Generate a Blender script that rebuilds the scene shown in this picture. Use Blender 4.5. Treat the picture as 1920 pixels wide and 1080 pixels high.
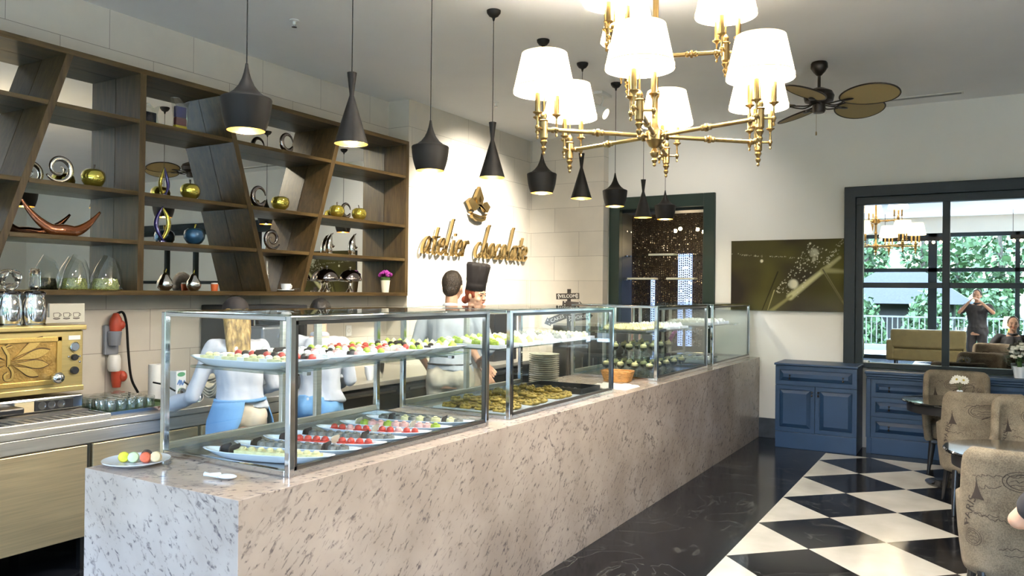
import bpy, bmesh, math, random
from mathutils import Vector, Matrix, Euler, noise
random.seed(7)
PI = math.pi
R = math.radians
scene = bpy.context.scene
COL = scene.collection
for o in list(bpy.data.objects):
    bpy.data.objects.remove(o, do_unlink=True)

# ------------------------------------------------------------ camera
cam_d = bpy.data.cameras.new('camera')
cam = bpy.data.objects.new('camera', cam_d)
COL.objects.link(cam)
scene.camera = cam
cam_d.sensor_width = 36.0
cam_d.lens = 36.0 * 1463.1 / 1920.0
cam_d.clip_start = 0.02
cam_d.clip_end = 200
_yaw, _pit, _roll = R(30.812), R(0.314), R(0.598)
_f = Vector((-math.sin(_yaw) * math.cos(_pit), math.cos(_yaw) * math.cos(_pit), math.sin(_pit)))
_r = Vector((math.cos(_yaw), math.sin(_yaw), 0))
_u = _r.cross(_f)
_r2 = _r * math.cos(_roll) + _u * math.sin(_roll)
_u2 = -_r * math.sin(_roll) + _u * math.cos(_roll)
_m = Matrix((_r2, _u2, -_f)).transposed().to_4x4()
_m.translation = Vector((0, 0, 1.66))
cam.matrix_world = _m

# ------------------------------------------------------------ world
w = bpy.data.worlds.new('world')
scene.world = w
w.use_nodes = True
nt = w.node_tree
bg = nt.nodes['Background']
tc = nt.nodes.new('ShaderNodeTexCoord')
sx = nt.nodes.new('ShaderNodeSeparateXYZ')
cr = nt.nodes.new('ShaderNodeValToRGB')
cr.color_ramp.elements[0].position = 0.56
cr.color_ramp.elements[0].color = (0.07, 0.10, 0.08, 1)
cr.color_ramp.elements[1].position = 0.63
cr.color_ramp.elements[1].color = (0.52, 0.73, 1.0, 1)
mr = nt.nodes.new('ShaderNodeMapRange')
mr.inputs[1].default_value = -1
mr.inputs[2].default_value = 1
nt.links.new(tc.outputs['Generated'], sx.inputs[0])
nt.links.new(sx.outputs[2], mr.inputs[0])
nt.links.new(mr.outputs[0], cr.inputs[0])
nt.links.new(cr.outputs[0], bg.inputs[0])
bg.inputs[1].default_value = 20.0

scene.view_settings.view_transform = 'Standard'
scene.view_settings.look = 'None'
scene.view_settings.exposure = 1.12
scene.view_settings.gamma = 1.0
scene.view_settings.use_curve_mapping = False
cy = scene.cycles
cy.max_bounces = 10
cy.diffuse_bounces = 4
cy.glossy_bounces = 5
cy.transmission_bounces = 6
cy.transparent_max_bounces = 24
cy.caustics_reflective = False
cy.caustics_refractive = False
cy.sample_clamp_indirect = 4.0
cy.sample_clamp_direct = 0
cy.use_denoising = True
try:
    cy.denoiser = 'OPENIMAGEDENOISE'
except Exception:
    pass

def lamp(name, kind, loc, power, color=(1, 1, 1), rot=None, **kw):
    d = bpy.data.lights.new(name, kind)
    d.energy = power
    d.color = color
    for k, v in kw.items():
        setattr(d, k, v)
    o = bpy.data.objects.new(name, d)
    o.location = loc
    if rot is not None:
        o.rotation_euler = rot
    COL.objects.link(o)
    return o

def aim(o, target):
    d = Vector(target) - o.location
    o.rotation_euler = d.to_track_quat('-Z', 'Y').to_euler()

# daylight that enters by the tall windows behind the camera (portal over the opening)
pt = lamp('daylight_portal', 'AREA', (0.6, -4.25, 1.75), 1.0, shape='RECTANGLE', size=11.6, size_y=3.2)
aim(pt, (0.6, 5, 1.75))
pt.data.cycles.is_portal = True
# low sky light of the clear side of the terrace
sun = lamp('sun', 'SUN', (2, -12, 9), 4.6, (0.28, 0.50, 1.0), angle=R(35))
aim(sun, (1.0, 0, 3.0))
# ------------------------------------------------------------ materials
MATS = {}
def nodes_of(name):
    m = bpy.data.materials.new(name)
    m.use_nodes = True
    b = m.node_tree.nodes['Principled BSDF']
    MATS[name] = m
    return m, m.node_tree, b

def L(t, a, b):
    t.links.new(a, b)

def N(t, kind, **kw):
    n = t.nodes.new(kind)
    for k, v in kw.items():
        if k.startswith('i_'):
            n.inputs[k[2:].replace('_', ' ')].default_value = v
        else:
            setattr(n, k, v)
    return n

def ramp(t, stops, interp='LINEAR'):
    n = t.nodes.new('ShaderNodeValToRGB')
    e = n.color_ramp.elements
    n.color_ramp.interpolation = interp
    e[0].position, e[0].color = stops[0][0], (*stops[0][1], 1)
    e[1].position, e[1].color = stops[-1][0], (*stops[-1][1], 1)
    for p, c in stops[1:-1]:
        k = e.new(p)
        k.color = (*c, 1)
    return n

def coords(t, scale=(1, 1, 1), rot=(0, 0, 0), loc=(0, 0, 0), out='Object'):
    tc = N(t, 'ShaderNodeTexCoord')
    mp = N(t, 'ShaderNodeMapping')
    mp.inputs['Scale'].default_value = scale
    mp.inputs['Rotation'].default_value = rot
    mp.inputs['Location'].default_value = loc
    L(t, tc.outputs[out], mp.inputs[0])
    return mp.outputs[0]

def world_coords(t, scale=(1, 1, 1), rot=(0, 0, 0), loc=(0, 0, 0)):
    g = N(t, 'ShaderNodeNewGeometry')
    mp = N(t, 'ShaderNodeMapping')
    mp.inputs['Scale'].default_value = scale
    mp.inputs['Rotation'].default_value = rot
    mp.inputs['Location'].default_value = loc
    L(t, g.outputs['Position'], mp.inputs[0])
    return mp.outputs[0]

def plain(name, col, rough=0.5, metal=0.0, var=0.0, vs=8.0, bump=0.0, bs=40.0, spec=0.5, coat=0.0, emit=None, es=0.0, aniso=None):
    m, t, b = nodes_of(name)
    b.inputs['Base Color'].default_value = (*col, 1)
    b.inputs['Roughness'].default_value = rough
    b.inputs['Metallic'].default_value = metal
    b.inputs['Specular IOR Level'].default_value = spec
    if coat:
        b.inputs['Coat Weight'].default_value = coat
        b.inputs['Coat Roughness'].default_value = 0.06
    v = coords(t)
    if var:
        n = N(t, 'ShaderNodeTexNoise')
        n.inputs['Scale'].default_value = vs
        n.inputs['Detail'].default_value = 4
        L(t, v, n.inputs['Vector'])
        r = ramp(t, [(0.3, tuple(c * (1 - var) for c in col)), (0.7, tuple(min(1, c * (1 + var)) for c in col))])
        L(t, n.outputs[0], r.inputs[0])
        L(t, r.outputs[0], b.inputs['Base Color'])
    if bump:
        n2 = N(t, 'ShaderNodeTexNoise')
        n2.inputs['Scale'].default_value = bs
        n2.inputs['Detail'].default_value = 3
        L(t, v, n2.inputs['Vector'])
        bp = N(t, 'ShaderNodeBump')
        bp.inputs['Strength'].default_value = bump
        bp.inputs['Distance'].default_value = 0.01
        L(t, n2.outputs[0], bp.inputs['Height'])
        L(t, bp.outputs[0], b.inputs['Normal'])
    if emit:
        b.inputs['Emission Color'].default_value = (*emit, 1)
        b.inputs['Emission Strength'].default_value = es
    return m

def thin_glass(name, tint=(1, 1, 1), refl=1.0, base=0.03, rough=0.0):
    m = bpy.data.materials.new(name)
    m.use_nodes = True
    t = m.node_tree
    t.nodes.remove(t.nodes['Principled BSDF'])
    out = t.nodes['Material Output']
    tr = N(t, 'ShaderNodeBsdfTransparent')
    tr.inputs[0].default_value = (*tint, 1)
    gl = N(t, 'ShaderNodeBsdfGlossy')
    gl.inputs['Roughness'].default_value = rough
    fw = N(t, 'ShaderNodeLayerWeight')
    fw.inputs[0].default_value = 0.5
    lw = N(t, 'ShaderNodeMath', operation='POWER')
    lw.inputs[1].default_value = 4.0
    L(t, fw.outputs['Facing'], lw.inputs[0])
    mul = N(t, 'ShaderNodeMath', operation='MULTIPLY_ADD')
    mul.inputs[1].default_value = refl
    mul.inputs[2].default_value = base
    mul.use_clamp = True
    mx = N(t, 'ShaderNodeMixShader')
    L(t, lw.outputs[0], mul.inputs[0])
    L(t, mul.outputs[0], mx.inputs[0])
    L(t, tr.outputs[0], mx.inputs[1])
    L(t, gl.outputs[0], mx.inputs[2])
    L(t, mx.outputs[0], out.inputs[0])
    MATS[name] = m
    return m

def emitter(name, col, s):
    m = bpy.data.materials.new(name)
    m.use_nodes = True
    t = m.node_tree
    t.nodes.remove(t.nodes['Principled BSDF'])
    e = N(t, 'ShaderNodeEmission')
    e.inputs[0].default_value = (*col, 1)
    e.inputs[1].default_value = s
    L(t, e.outputs[0], t.nodes['Material Output'].inputs[0])
    MATS[name] = m
    return m

def wood(name, c1, c2, c3, rough=0.45, axis='Z', scale=1.0):
    m, t, b = nodes_of(name)
    s = {'Z': (14, 14, 1.2), 'Y': (14, 1.2, 14), 'X': (1.2, 14, 14)}[axis]
    v = world_coords(t, tuple(k * scale for k in s))
    n = N(t, 'ShaderNodeTexNoise')
    n.inputs['Scale'].default_value = 2.2
    n.inputs['Detail'].default_value = 7
    n.inputs['Roughness'].default_value = 0.65
    n.inputs['Distortion'].default_value = 0.6
    L(t, v, n.inputs['Vector'])
    r = ramp(t, [(0.28, c1), (0.5, c2), (0.74, c3)])
    L(t, n.outputs[0], r.inputs[0])
    L(t, r.outputs[0], b.inputs['Base Color'])
    b.inputs['Roughness'].default_value = rough
    b.inputs['Specular IOR Level'].default_value = 0.3
    bp = N(t, 'ShaderNodeBump')
    bp.inputs['Strength'].default_value = 0.25
    bp.inputs['Distance'].default_value = 0.004
    L(t, n.outputs[0], bp.inputs['Height'])
    L(t, bp.outputs[0], b.inputs['Normal'])
    return m

wood('shelf_wood', (0.028, 0.016, 0.006), (0.060, 0.037, 0.014), (0.100, 0.064, 0.026), 0.36)
wood('shelf_wood_side', (0.032, 0.018, 0.007), (0.070, 0.043, 0.015), (0.125, 0.080, 0.030), 0.36, 'Y')
plain('plaster_ceiling', (0.93, 0.92, 0.91), 0.9, var=0.03, vs=1.2, bump=0.05, bs=60)
plain('plaster_wall', (0.80, 0.775, 0.72), 0.85, var=0.02, vs=1.5, bump=0.06, bs=90)
plain('dark_baseboard', (0.035, 0.038, 0.045), 0.3, var=0.3, vs=10)
plain('blue_paint', (0.014, 0.039, 0.090), 0.38, var=0.10, vs=5, bump=0.05, bs=120)
plain('dark_frame_paint', (0.011, 0.018, 0.023), 0.42, var=0.10, vs=5, spec=0.25)
plain('green_frame_paint', (0.013, 0.026, 0.020), 0.45, var=0.1, vs=5, spec=0.25)
plain('chrome', (0.72, 0.73, 0.75), 0.09, 1.0)
plain('steel', (0.60, 0.59, 0.57), 0.22, 1.0)
plain('dark_steel', (0.20, 0.20, 0.20), 0.3, 1.0)
plain('mirror', (0.90, 0.91, 0.90), 0.0, 1.0)
plain('brass', (0.31, 0.21, 0.085), 0.30, 1.0, var=0.08, vs=30)
plain('gold_leaf', (0.95, 0.66, 0.20), 0.28, 1.0)
plain('sign_gold', (0.60, 0.43, 0.19), 0.22, 1.0)
plain('black_matte', (0.013, 0.012, 0.012), 0.55, spec=0.4)
plain('pendant_black', (0.007, 0.006, 0.005), 0.6, spec=0.22, var=0.15, vs=20, bump=0.1, bs=30)
plain('black_gloss', (0.008, 0.008, 0.009), 0.04, coat=1.0)
plain('black_plastic', (0.015, 0.015, 0.017), 0.35)
plain('bronze_dark', (0.030, 0.022, 0.017), 0.4, 0.6)
plain('porcelain', (0.84, 0.88, 0.95), 0.12, coat=0.5)
plain('porcelain_warm', (0.68, 0.64, 0.53), 0.25)
plain('white_plastic', (0.80, 0.79, 0.76), 0.4)
plain('paper', (0.86, 0.86, 0.85), 0.8)
plain('grey_plastic', (0.20, 0.21, 0.24), 0.45)
plain('red_plastic', (0.42, 0.055, 0.025), 0.4)
plain('cable_black', (0.012, 0.012, 0.012), 0.8, spec=0.1)
plain('glass_solid', (0.95, 0.97, 0.97), 0.02)
MATS['glass_solid'].node_tree.nodes['Principled BSDF'].inputs['Transmission Weight'].default_value = 1.0
plain('gold_glass', (0.62, 0.50, 0.08), 0.08, 0.85, coat=0.6)
plain('blue_glass', (0.030, 0.10, 0.20), 0.10, 0.5, coat=0.8)
plain('indigo_glass', (0.02, 0.015, 0.13), 0.08, 0.4, coat=0.9)
plain('amber_glass', (0.22, 0.06, 0.012), 0.08, 0.6, coat=0.9)
plain('smoke_metal', (0.30, 0.26, 0.25), 0.10, 1.0)
plain('silver', (0.75, 0.73, 0.70), 0.12, 1.0)
plain('green_grains', (0.24, 0.28, 0.09), 0.5, var=0.6, vs=90, bump=0.6, bs=120)
plain('skin', (0.58, 0.33, 0.22), 0.5, var=0.05)
plain('skin_light', (0.66, 0.40, 0.28), 0.5, var=0.05)
plain('hair_brown', (0.020, 0.012, 0.006), 0.55, var=0.4, vs=60, bump=0.6, bs=160)
plain('hair_black', (0.006, 0.005, 0.005), 0.5, bump=0.4, bs=160)
plain('hair_red', (0.20, 0.035, 0.012), 0.5, var=0.3, vs=40, bump=0.5, bs=160)
plain('lips', (0.42, 0.10, 0.07), 0.45)
plain('eye_dark', (0.02, 0.012, 0.01), 0.3)
plain('shirt_white', (0.47, 0.50, 0.57), 0.85, bump=0.15, bs=25)
plain('apron_blue', (0.13, 0.29, 0.52), 0.8, var=0.05, bump=0.15, bs=25)
plain('trousers_beige', (0.58, 0.51, 0.42), 0.85, var=0.04, bump=0.15, bs=25)
plain('trousers_dark', (0.03, 0.03, 0.035), 0.8)
plain('hat_black', (0.014, 0.011, 0.012), 0.75)
plain('wicker', (0.42, 0.21, 0.06), 0.6, var=0.3, vs=30)
plain('cloth_white', (0.80, 0.74, 0.68), 0.9, var=0.05, bump=0.4, bs=14)
plain('leaf_green', (0.03, 0.09, 0.015), 0.6, var=0.4, vs=8)
plain('petal_white', (0.82, 0.80, 0.72), 0.7)
plain('petal_yellow', (0.60, 0.45, 0.10), 0.7)
plain('petal_purple', (0.28, 0.02, 0.24), 0.7, var=0.3, vs=40)
plain('stem_green', (0.06, 0.12, 0.03), 0.6)
plain('milk_green', (0.08, 0.32, 0.18), 0.5)
plain('print_blue', (0.10, 0.22, 0.55), 0.5)
plain('bag_blue', (0.02, 0.03, 0.16), 0.35, var=0.6, vs=16)
plain('bag_yellow', (0.65, 0.50, 0.02), 0.4)
plain('bag_red', (0.12, 0.02, 0.03), 0.4, var=0.4, vs=20)
plain('orange_wax', (0.65, 0.13, 0.03), 0.5)
plain('bite_cream', (0.72, 0.66, 0.36), 0.6, var=0.15, vs=50, bump=0.3, bs=60)
plain('bite_grey', (0.20, 0.19, 0.17), 0.5, var=0.5, vs=50, bump=0.3, bs=60)
plain('bite_red', (0.55, 0.06, 0.04), 0.4, var=0.35, vs=50, bump=0.3, bs=60)
plain('bite_pink', (0.75, 0.42, 0.38), 0.5, var=0.2, vs=50, bump=0.3, bs=60)
plain('bite_green', (0.34, 0.44, 0.05), 0.5, var=0.35, vs=50, bump=0.3, bs=60)
plain('bite_dark', (0.030, 0.018, 0.014), 0.35, var=0.3, vs=40)
plain('bite_white', (0.82, 0.80, 0.74), 0.6, var=0.08, vs=50, bump=0.2, bs=60)
plain('pastry_green', (0.34, 0.24, 0.05), 0.6, var=0.55, vs=40, bump=0.7, bs=50)
plain('macaron_yellow', (0.62, 0.55, 0.04), 0.6, bump=0.2, bs=90)
plain('macaron_green', (0.52, 0.66, 0.40), 0.6, bump=0.2, bs=90)
plain('macaron_red', (0.62, 0.12, 0.05), 0.6, bump=0.2, bs=90)
plain('macaron_beige', (0.66, 0.52, 0.30), 0.6, bump=0.2, bs=90)
plain('cream_filling', (0.35, 0.14, 0.07), 0.6)
plain('text_white', (0.75, 0.73, 0.68), 0.6)
plain('sign_brown', (0.022, 0.013, 0.009), 0.5)
plain('led_grey', (0.25, 0.28, 0.32), 0.3, 0.5)
plain('bark', (0.08, 0.065, 0.05), 0.9, var=0.4, vs=6)
plain('grass', (0.05, 0.08, 0.03), 0.9, var=0.4)
plain('foliage', (0.035, 0.075, 0.022), 0.7, var=0.6, vs=3)
plain('terrace', (0.74, 0.74, 0.72), 0.8, var=0.1)
plain('rail_paint', (0.06, 0.06, 0.055), 0.6)
plain('thatch', (0.006, 0.007, 0.009), 0.9, var=0.4, vs=14)
plain('olive_sofa', (0.17, 0.13, 0.05), 0.8, var=0.1)
plain('stone', (0.012, 0.011, 0.009), 0.9, var=0.25, vs=3)
plain('dark_room', (0.022, 0.016, 0.012), 0.8)
plain('bead', (0.13, 0.10, 0.06), 0.22, 0.9)
plain('white_board', (0.70, 0.68, 0.55), 0.5)
thin_glass('glass', (0.97, 0.985, 0.98), 0.9, 0.02)
thin_glass('glass_green', (0.86, 0.93, 0.91), 0.9, 0.03)
thin_glass('glass_ware', (0.96, 0.98, 0.97), 1.2, 0.13, 0.04)
emitter('led_white', (0.80, 0.91, 1.0), 28)
emitter('led_warm', (0.84, 0.92, 1.0), 28)
emitter('bulb', (1.0, 0.80, 0.45), 30)
emitter('bulb_far', (1.0, 0.74, 0.38), 14)
emitter('lit_window', (0.42, 0.56, 1.0), 1.1)
plain('label_dark', (0.02, 0.02, 0.025), 0.4)

# lamp shade: glowing cloth, a little translucent
m, t, b = nodes_of('lamp_shade_cloth')
b.inputs['Base Color'].default_value = (0.85, 0.78, 0.62, 1)
b.inputs['Roughness'].default_value = 0.9
b.inputs['Emission Color'].default_value = (1.0, 0.86, 0.60, 1)
b.inputs['Emission Strength'].default_value = 1.9
tl = N(t, 'ShaderNodeBsdfTranslucent')
tl.inputs[0].default_value = (0.95, 0.82, 0.60, 1)
ad = N(t, 'ShaderNodeMixShader')
ad.inputs[0].default_value = 0.14
L(t, b.outputs[0], ad.inputs[1])
L(t, tl.outputs[0], ad.inputs[2])
L(t, ad.outputs[0], t.nodes['Material Output'].inputs[0])

# polished cream granite with grey-brown flecks lying on a slant
def granite(name, base1, base2, fleck):
    m, t, b = nodes_of(name)
    v = world_coords(t, (1, 1, 1), (R(-42), R(-32), R(0)))
    mp = N(t, 'ShaderNodeMapping')
    mp.inputs['Scale'].default_value = (17.0, 11.0, 36.0)
    L(t, v, mp.inputs[0])
    n1 = N(t, 'ShaderNodeTexNoise')
    n1.inputs['Scale'].default_value = 1.5
    n1.inputs['Detail'].default_value = 6
    n1.inputs['Roughness'].default_value = 0.62
    n1.inputs['Distortion'].default_value = 0.55
    L(t, mp.outputs[0], n1.inputs['Vector'])
    n2 = N(t, 'ShaderNodeTexNoise')
    n2.inputs['Scale'].default_value = 2.2
    n2.inputs['Detail'].default_value = 5
    L(t, v, n2.inputs['Vector'])
    n3 = N(t, 'ShaderNodeTexNoise')
    n3.inputs['Scale'].default_value = 55
    n3.inputs['Detail'].default_value = 2
    L(t, v, n3.inputs['Vector'])
    r0 = ramp(t, [(0.35, base1), (0.68, base2)])
    L(t, n2.outputs[0], r0.inputs[0])
    r1 = ramp(t, [(0.55, (0, 0, 0)), (0.625, (1, 1, 1))])
    L(t, n1.outputs[0], r1.inputs[0])
    r3 = ramp(t, [(0.38, (0.25,) * 3), (0.60, (1, 1, 1))])
    L(t, n3.outputs[0], r3.inputs[0])
    mu = N(t, 'ShaderNodeMath', operation='MULTIPLY')
    L(t, r1.outputs[0], mu.inputs[0])
    L(t, r3.outputs[0], mu.inputs[1])
    mu2 = N(t, 'ShaderNodeMath', operation='MULTIPLY')
    mu2.inputs[1].default_value = 0.85
    L(t, mu.outputs[0], mu2.inputs[0])
    mx = N(t, 'ShaderNodeMix', data_type='RGBA')
    L(t, mu2.outputs[0], mx.inputs[0])
    L(t, r0.outputs[0], mx.inputs[6])
    mx.inputs[7].default_value = (*fleck, 1)
    # long thin veins
    vn = N(t, 'ShaderNodeTexNoise')
    vn.inputs['Scale'].default_value = 1.15
    vn.inputs['Detail'].default_value = 9
    vn.inputs['Roughness'].default_value = 0.55
    vn.inputs['Distortion'].default_value = 0.5
    nd = N(t, 'ShaderNodeTexNoise')
    nd.inputs['Scale'].default_value = 3.5
    nd.inputs['Detail'].default_value = 5
    L(t, v, nd.inputs['Vector'])
    va = N(t, 'ShaderNodeMix', data_type='RGBA')
    va.inputs[0].default_value = 0.10
    L(t, v, va.inputs[6])
    L(t, nd.outputs['Color'], va.inputs[7])
    L(t, va.outputs[2], vn.inputs['Vector'])
    rv = ramp(t, [(0.4935, (0, 0, 0)), (0.5, (0.85,) * 3), (0.5065, (0, 0, 0))])
    L(t, vn.outputs[0], rv.inputs[0])
    m3 = N(t, 'ShaderNodeMath', operation='MULTIPLY')
    L(t, rv.outputs[0], m3.inputs[0])
    L(t, r1.outputs[0], m3.inputs[1])
    n4 = N(t, 'ShaderNodeMath', operation='MULTIPLY')
    r4 = ramp(t, [(0.45, (0, 0, 0)), (0.6, (1, 1, 1))])
    L(t, n2.outputs[0], r4.inputs[0])
    L(t, rv.outputs[0], n4.inputs[0])
    L(t, r4.outputs[0], n4.inputs[1])
    mx2 = N(t, 'ShaderNodeMix', data_type='RGBA')
    L(t, n4.outputs[0], mx2.inputs[0])
    L(t, mx.outputs[2], mx2.inputs[6])
    mx2.inputs[7].default_value = (*fleck, 1)
    L(t, mx2.outputs[2], b.inputs['Base Color'])
    b.inputs['Roughness'].default_value = 0.16
    b.inputs['Specular IOR Level'].default_value = 0.55
granite('granite', (0.38, 0.305, 0.255), (0.53, 0.44, 0.375), (0.10, 0.08, 0.085))

# floor: black marble border, diagonal cream and black squares beyond it
m, t, b = nodes_of('floor_marble')
g = N(t, 'ShaderNodeNewGeometry')
sp = N(t, 'ShaderNodeSeparateXYZ')
L(t, g.outputs['Position'], sp.inputs[0])
def M_(op, a, b_=None, c=None):
    n = N(t, 'ShaderNodeMath', operation=op)
    for i, q in enumerate((a, b_, c)):
        if q is None:
            continue
        if isinstance(q, (int, float)):
            n.inputs[i].default_value = q
        else:
            L(t, q, n.inputs[i])
    return n.outputs[0]
D_ = 0.846
X_ = M_('ADD', sp.outputs[0], 1.362)
Y_ = M_('SUBTRACT', sp.outputs[1], 7.09)
a_ = M_('DIVIDE', M_('ADD', X_, Y_), D_)
b_ = M_('DIVIDE', M_('SUBTRACT', Y_, X_), D_)
ra = M_('ROUND', a_)
rb = M_('ROUND', b_)
par = M_('PINGPONG', M_('ADD', ra, rb), 1.0)      # 0 = cream, 1 = black
par = M_('GREATER_THAN', par, 0.5)
jl = M_('GREATER_THAN', M_('MAXIMUM', M_('ABSOLUTE', M_('SUBTRACT', a_, ra)), M_('ABSOLUTE', M_('SUBTRACT', b_, rb))), 0.4965)
inb = M_('MULTIPLY', M_('GREATER_THAN', sp.outputs[0], -1.362), M_('LESS_THAN', sp.outputs[1], 8.78))
vc = world_coords(t, (1, 1, 1))
nz = N(t, 'ShaderNodeTexNoise')
nz.inputs['Scale'].default_value = 3.0
nz.inputs['Detail'].default_value = 6
L(t, vc, nz.inputs['Vector'])
rc = ramp(t, [(0.3, (0.50, 0.46, 0.39)), (0.7, (0.64, 0.60, 0.52))])
L(t, nz.outputs[0], rc.inputs[0])
vv = N(t, 'ShaderNodeTexNoise')
vv.inputs['Scale'].default_value = 1.3
vv.inputs['Detail'].default_value = 8
vv.inputs['Distortion'].default_value = 1.6
L(t, vc, vv.inputs['Vector'])
rk = ramp(t, [(0.0, (0.008, 0.008, 0.010)), (0.488, (0.008, 0.008, 0.010)), (0.500, (0.05, 0.05, 0.047)), (0.510, (0.009, 0.009, 0.011)), (1.0, (0.013, 0.013, 0.016))])
L(t, vv.outputs[0], rk.inputs[0])
isw = M_('MULTIPLY', inb, M_('SUBTRACT', 1.0, par))
mx = N(t, 'ShaderNodeMix', data_type='RGBA')
L(t, isw, mx.inputs[0])
L(t, rk.outputs[0], mx.inputs[6])
L(t, rc.outputs[0], mx.inputs[7])
mj = N(t, 'ShaderNodeMix', data_type='RGBA')
L(t, M_('MULTIPLY', M_('MULTIPLY', jl, inb), 0.6), mj.inputs[0])
L(t, mx.outputs[2], mj.inputs[6])
mj.inputs[7].default_value = (0.06, 0.055, 0.05, 1)
L(t, mj.outputs[2], b.inputs['Base Color'])
b.inputs['Roughness'].default_value = 0.14
b.inputs['Specular IOR Level'].default_value = 0.14

# big limestone wall tiles in half bond; axis = the horizontal direction of the wall
def tiles(name, axis, shift):
    m, t, b = nodes_of(name)
    g = N(t, 'ShaderNodeNewGeometry')
    sp = N(t, 'ShaderNodeSeparateXYZ')
    L(t, g.outputs['Position'], sp.inputs[0])
    cb = N(t, 'ShaderNodeCombineXYZ')
    ad = N(t, 'ShaderNodeMath', operation='ADD')
    ad.inputs[1].default_value = shift
    L(t, sp.outputs[0 if axis == 'X' else 1], ad.inputs[0])
    az = N(t, 'ShaderNodeMath', operation='ADD')
    az.inputs[1].default_value = 6.4 - 3.421
    L(t, sp.outputs[2], az.inputs[0])
    L(t, ad.outputs[0], cb.inputs[0])
    L(t, az.outputs[0], cb.inputs[1])
    br = N(t, 'ShaderNodeTexBrick')
    br.offset = 0.5
    br.inputs['Scale'].default_value = 1.0
    br.inputs['Brick Width'].default_value = 0.717
    br.inputs['Row Height'].default_value = 0.32
    br.inputs['Mortar Size'].default_value = 0.0022
    br.inputs['Mortar Smooth'].default_value = 0.3
    br.inputs['Color1'].default_value = (0.60, 0.55, 0.48, 1)
    br.inputs['Color2'].default_value = (0.66, 0.61, 0.53, 1)
    br.inputs['Mortar'].default_value = (0.26, 0.23, 0.19, 1)
    L(t, cb.outputs[0], br.inputs[0])
    n = N(t, 'ShaderNodeTexNoise')
    n.inputs['Scale'].default_value = 5
    n.inputs['Detail'].default_value = 5
    L(t, g.outputs['Position'], n.inputs['Vector'])
    r = ramp(t, [(0.3, (0.92, 0.92, 0.92)), (0.7, (1.0, 0.99, 0.97))])
    L(t, n.outputs[0], r.inputs[0])
    mx = N(t, 'ShaderNodeMix', data_type='RGBA', blend_type='MULTIPLY')
    mx.inputs[0].default_value = 1
    L(t, br.outputs[0], mx.inputs[6])
    L(t, r.outputs[0], mx.inputs[7])
    L(t, mx.outputs[2], b.inputs['Base Color'])
    b.inputs['Roughness'].default_value = 0.42
    bp = N(t, 'ShaderNodeBump')
    bp.inputs['Strength'].default_value = 0.4
    bp.inputs['Distance'].default_value = 0.003
    inv = N(t, 'ShaderNodeMath', operation='SUBTRACT')
    inv.inputs[0].default_value = 1.0
    L(t, br.outputs['Fac'], inv.inputs[1])
    L(t, inv.outputs[0], bp.inputs['Height'])
    L(t, bp.outputs[0], b.inputs['Normal'])
tiles('tile_wall', 'Y', -2.682 - 0.3585 + 7.17)
tiles('tile_return', 'X', 4.836 + 7.17)

# brushed steel sheet with long soft vertical sweeps
def brushed(name, col, rough, stretch):
    m, t, b = nodes_of(name)
    v = world_coords(t, stretch)
    n = N(t, 'ShaderNodeTexNoise')
    n.inputs['Scale'].default_value = 1.0
    n.inputs['Detail'].default_value = 5
    L(t, v, n.inputs['Vector'])
    r = ramp(t, [(0.3, tuple(c * 0.82 for c in col)), (0.7, col)])
    L(t, n.outputs[0], r.inputs[0])
    L(t, r.outputs[0], b.inputs['Base Color'])
    r2 = ramp(t, [(0.3, (rough * 0.8,) * 3), (0.7, (rough * 1.3,) * 3)])
    L(t, n.outputs[0], r2.inputs[0])
    L(t, r2.outputs[0], b.inputs['Roughness'])
    b.inputs['Metallic'].default_value = 0.8
    bp = N(t, 'ShaderNodeBump')
    bp.inputs['Strength'].default_value = 0.10
    bp.inputs['Distance'].default_value = 0.01
    n2 = N(t, 'ShaderNodeTexNoise')
    n2.inputs['Scale'].default_value = 1.0
    n2.inputs['Detail'].default_value = 0
    L(t, world_coords(t, (6, 9, 0.5)), n2.inputs['Vector'])
    L(t, n2.outputs[0], bp.inputs['Height'])
    L(t, bp.outputs[0], b.inputs['Normal'])
brushed('brushed_steel', (0.74, 0.71, 0.64), 0.36, (3, 3, 140))
brushed('door_steel_warm_reflection', (0.84, 0.68, 0.42), 0.36, (3, 3, 140))  # door steel with the warm reflection of its surroundings put into the colour
brushed('brushed_gold', (0.64, 0.49, 0.20), 0.34, (3, 3, 140))

# blond hair streaks, chair linen, woven fan blade
m, t, b = nodes_of('hair_blond')
v = coords(t, (60, 60, 3))
n = N(t, 'ShaderNodeTexNoise')
n.inputs['Detail'].default_value = 3
n.inputs['Scale'].default_value = 1.0
L(t, v, n.inputs['Vector'])
r = ramp(t, [(0.32, (0.10, 0.06, 0.018)), (0.55, (0.30, 0.20, 0.06)), (0.75, (0.50, 0.37, 0.15))])
L(t, n.outputs[0], r.inputs[0])
L(t, r.outputs[0], b.inputs['Base Color'])
b.inputs['Roughness'].default_value = 0.45

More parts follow.
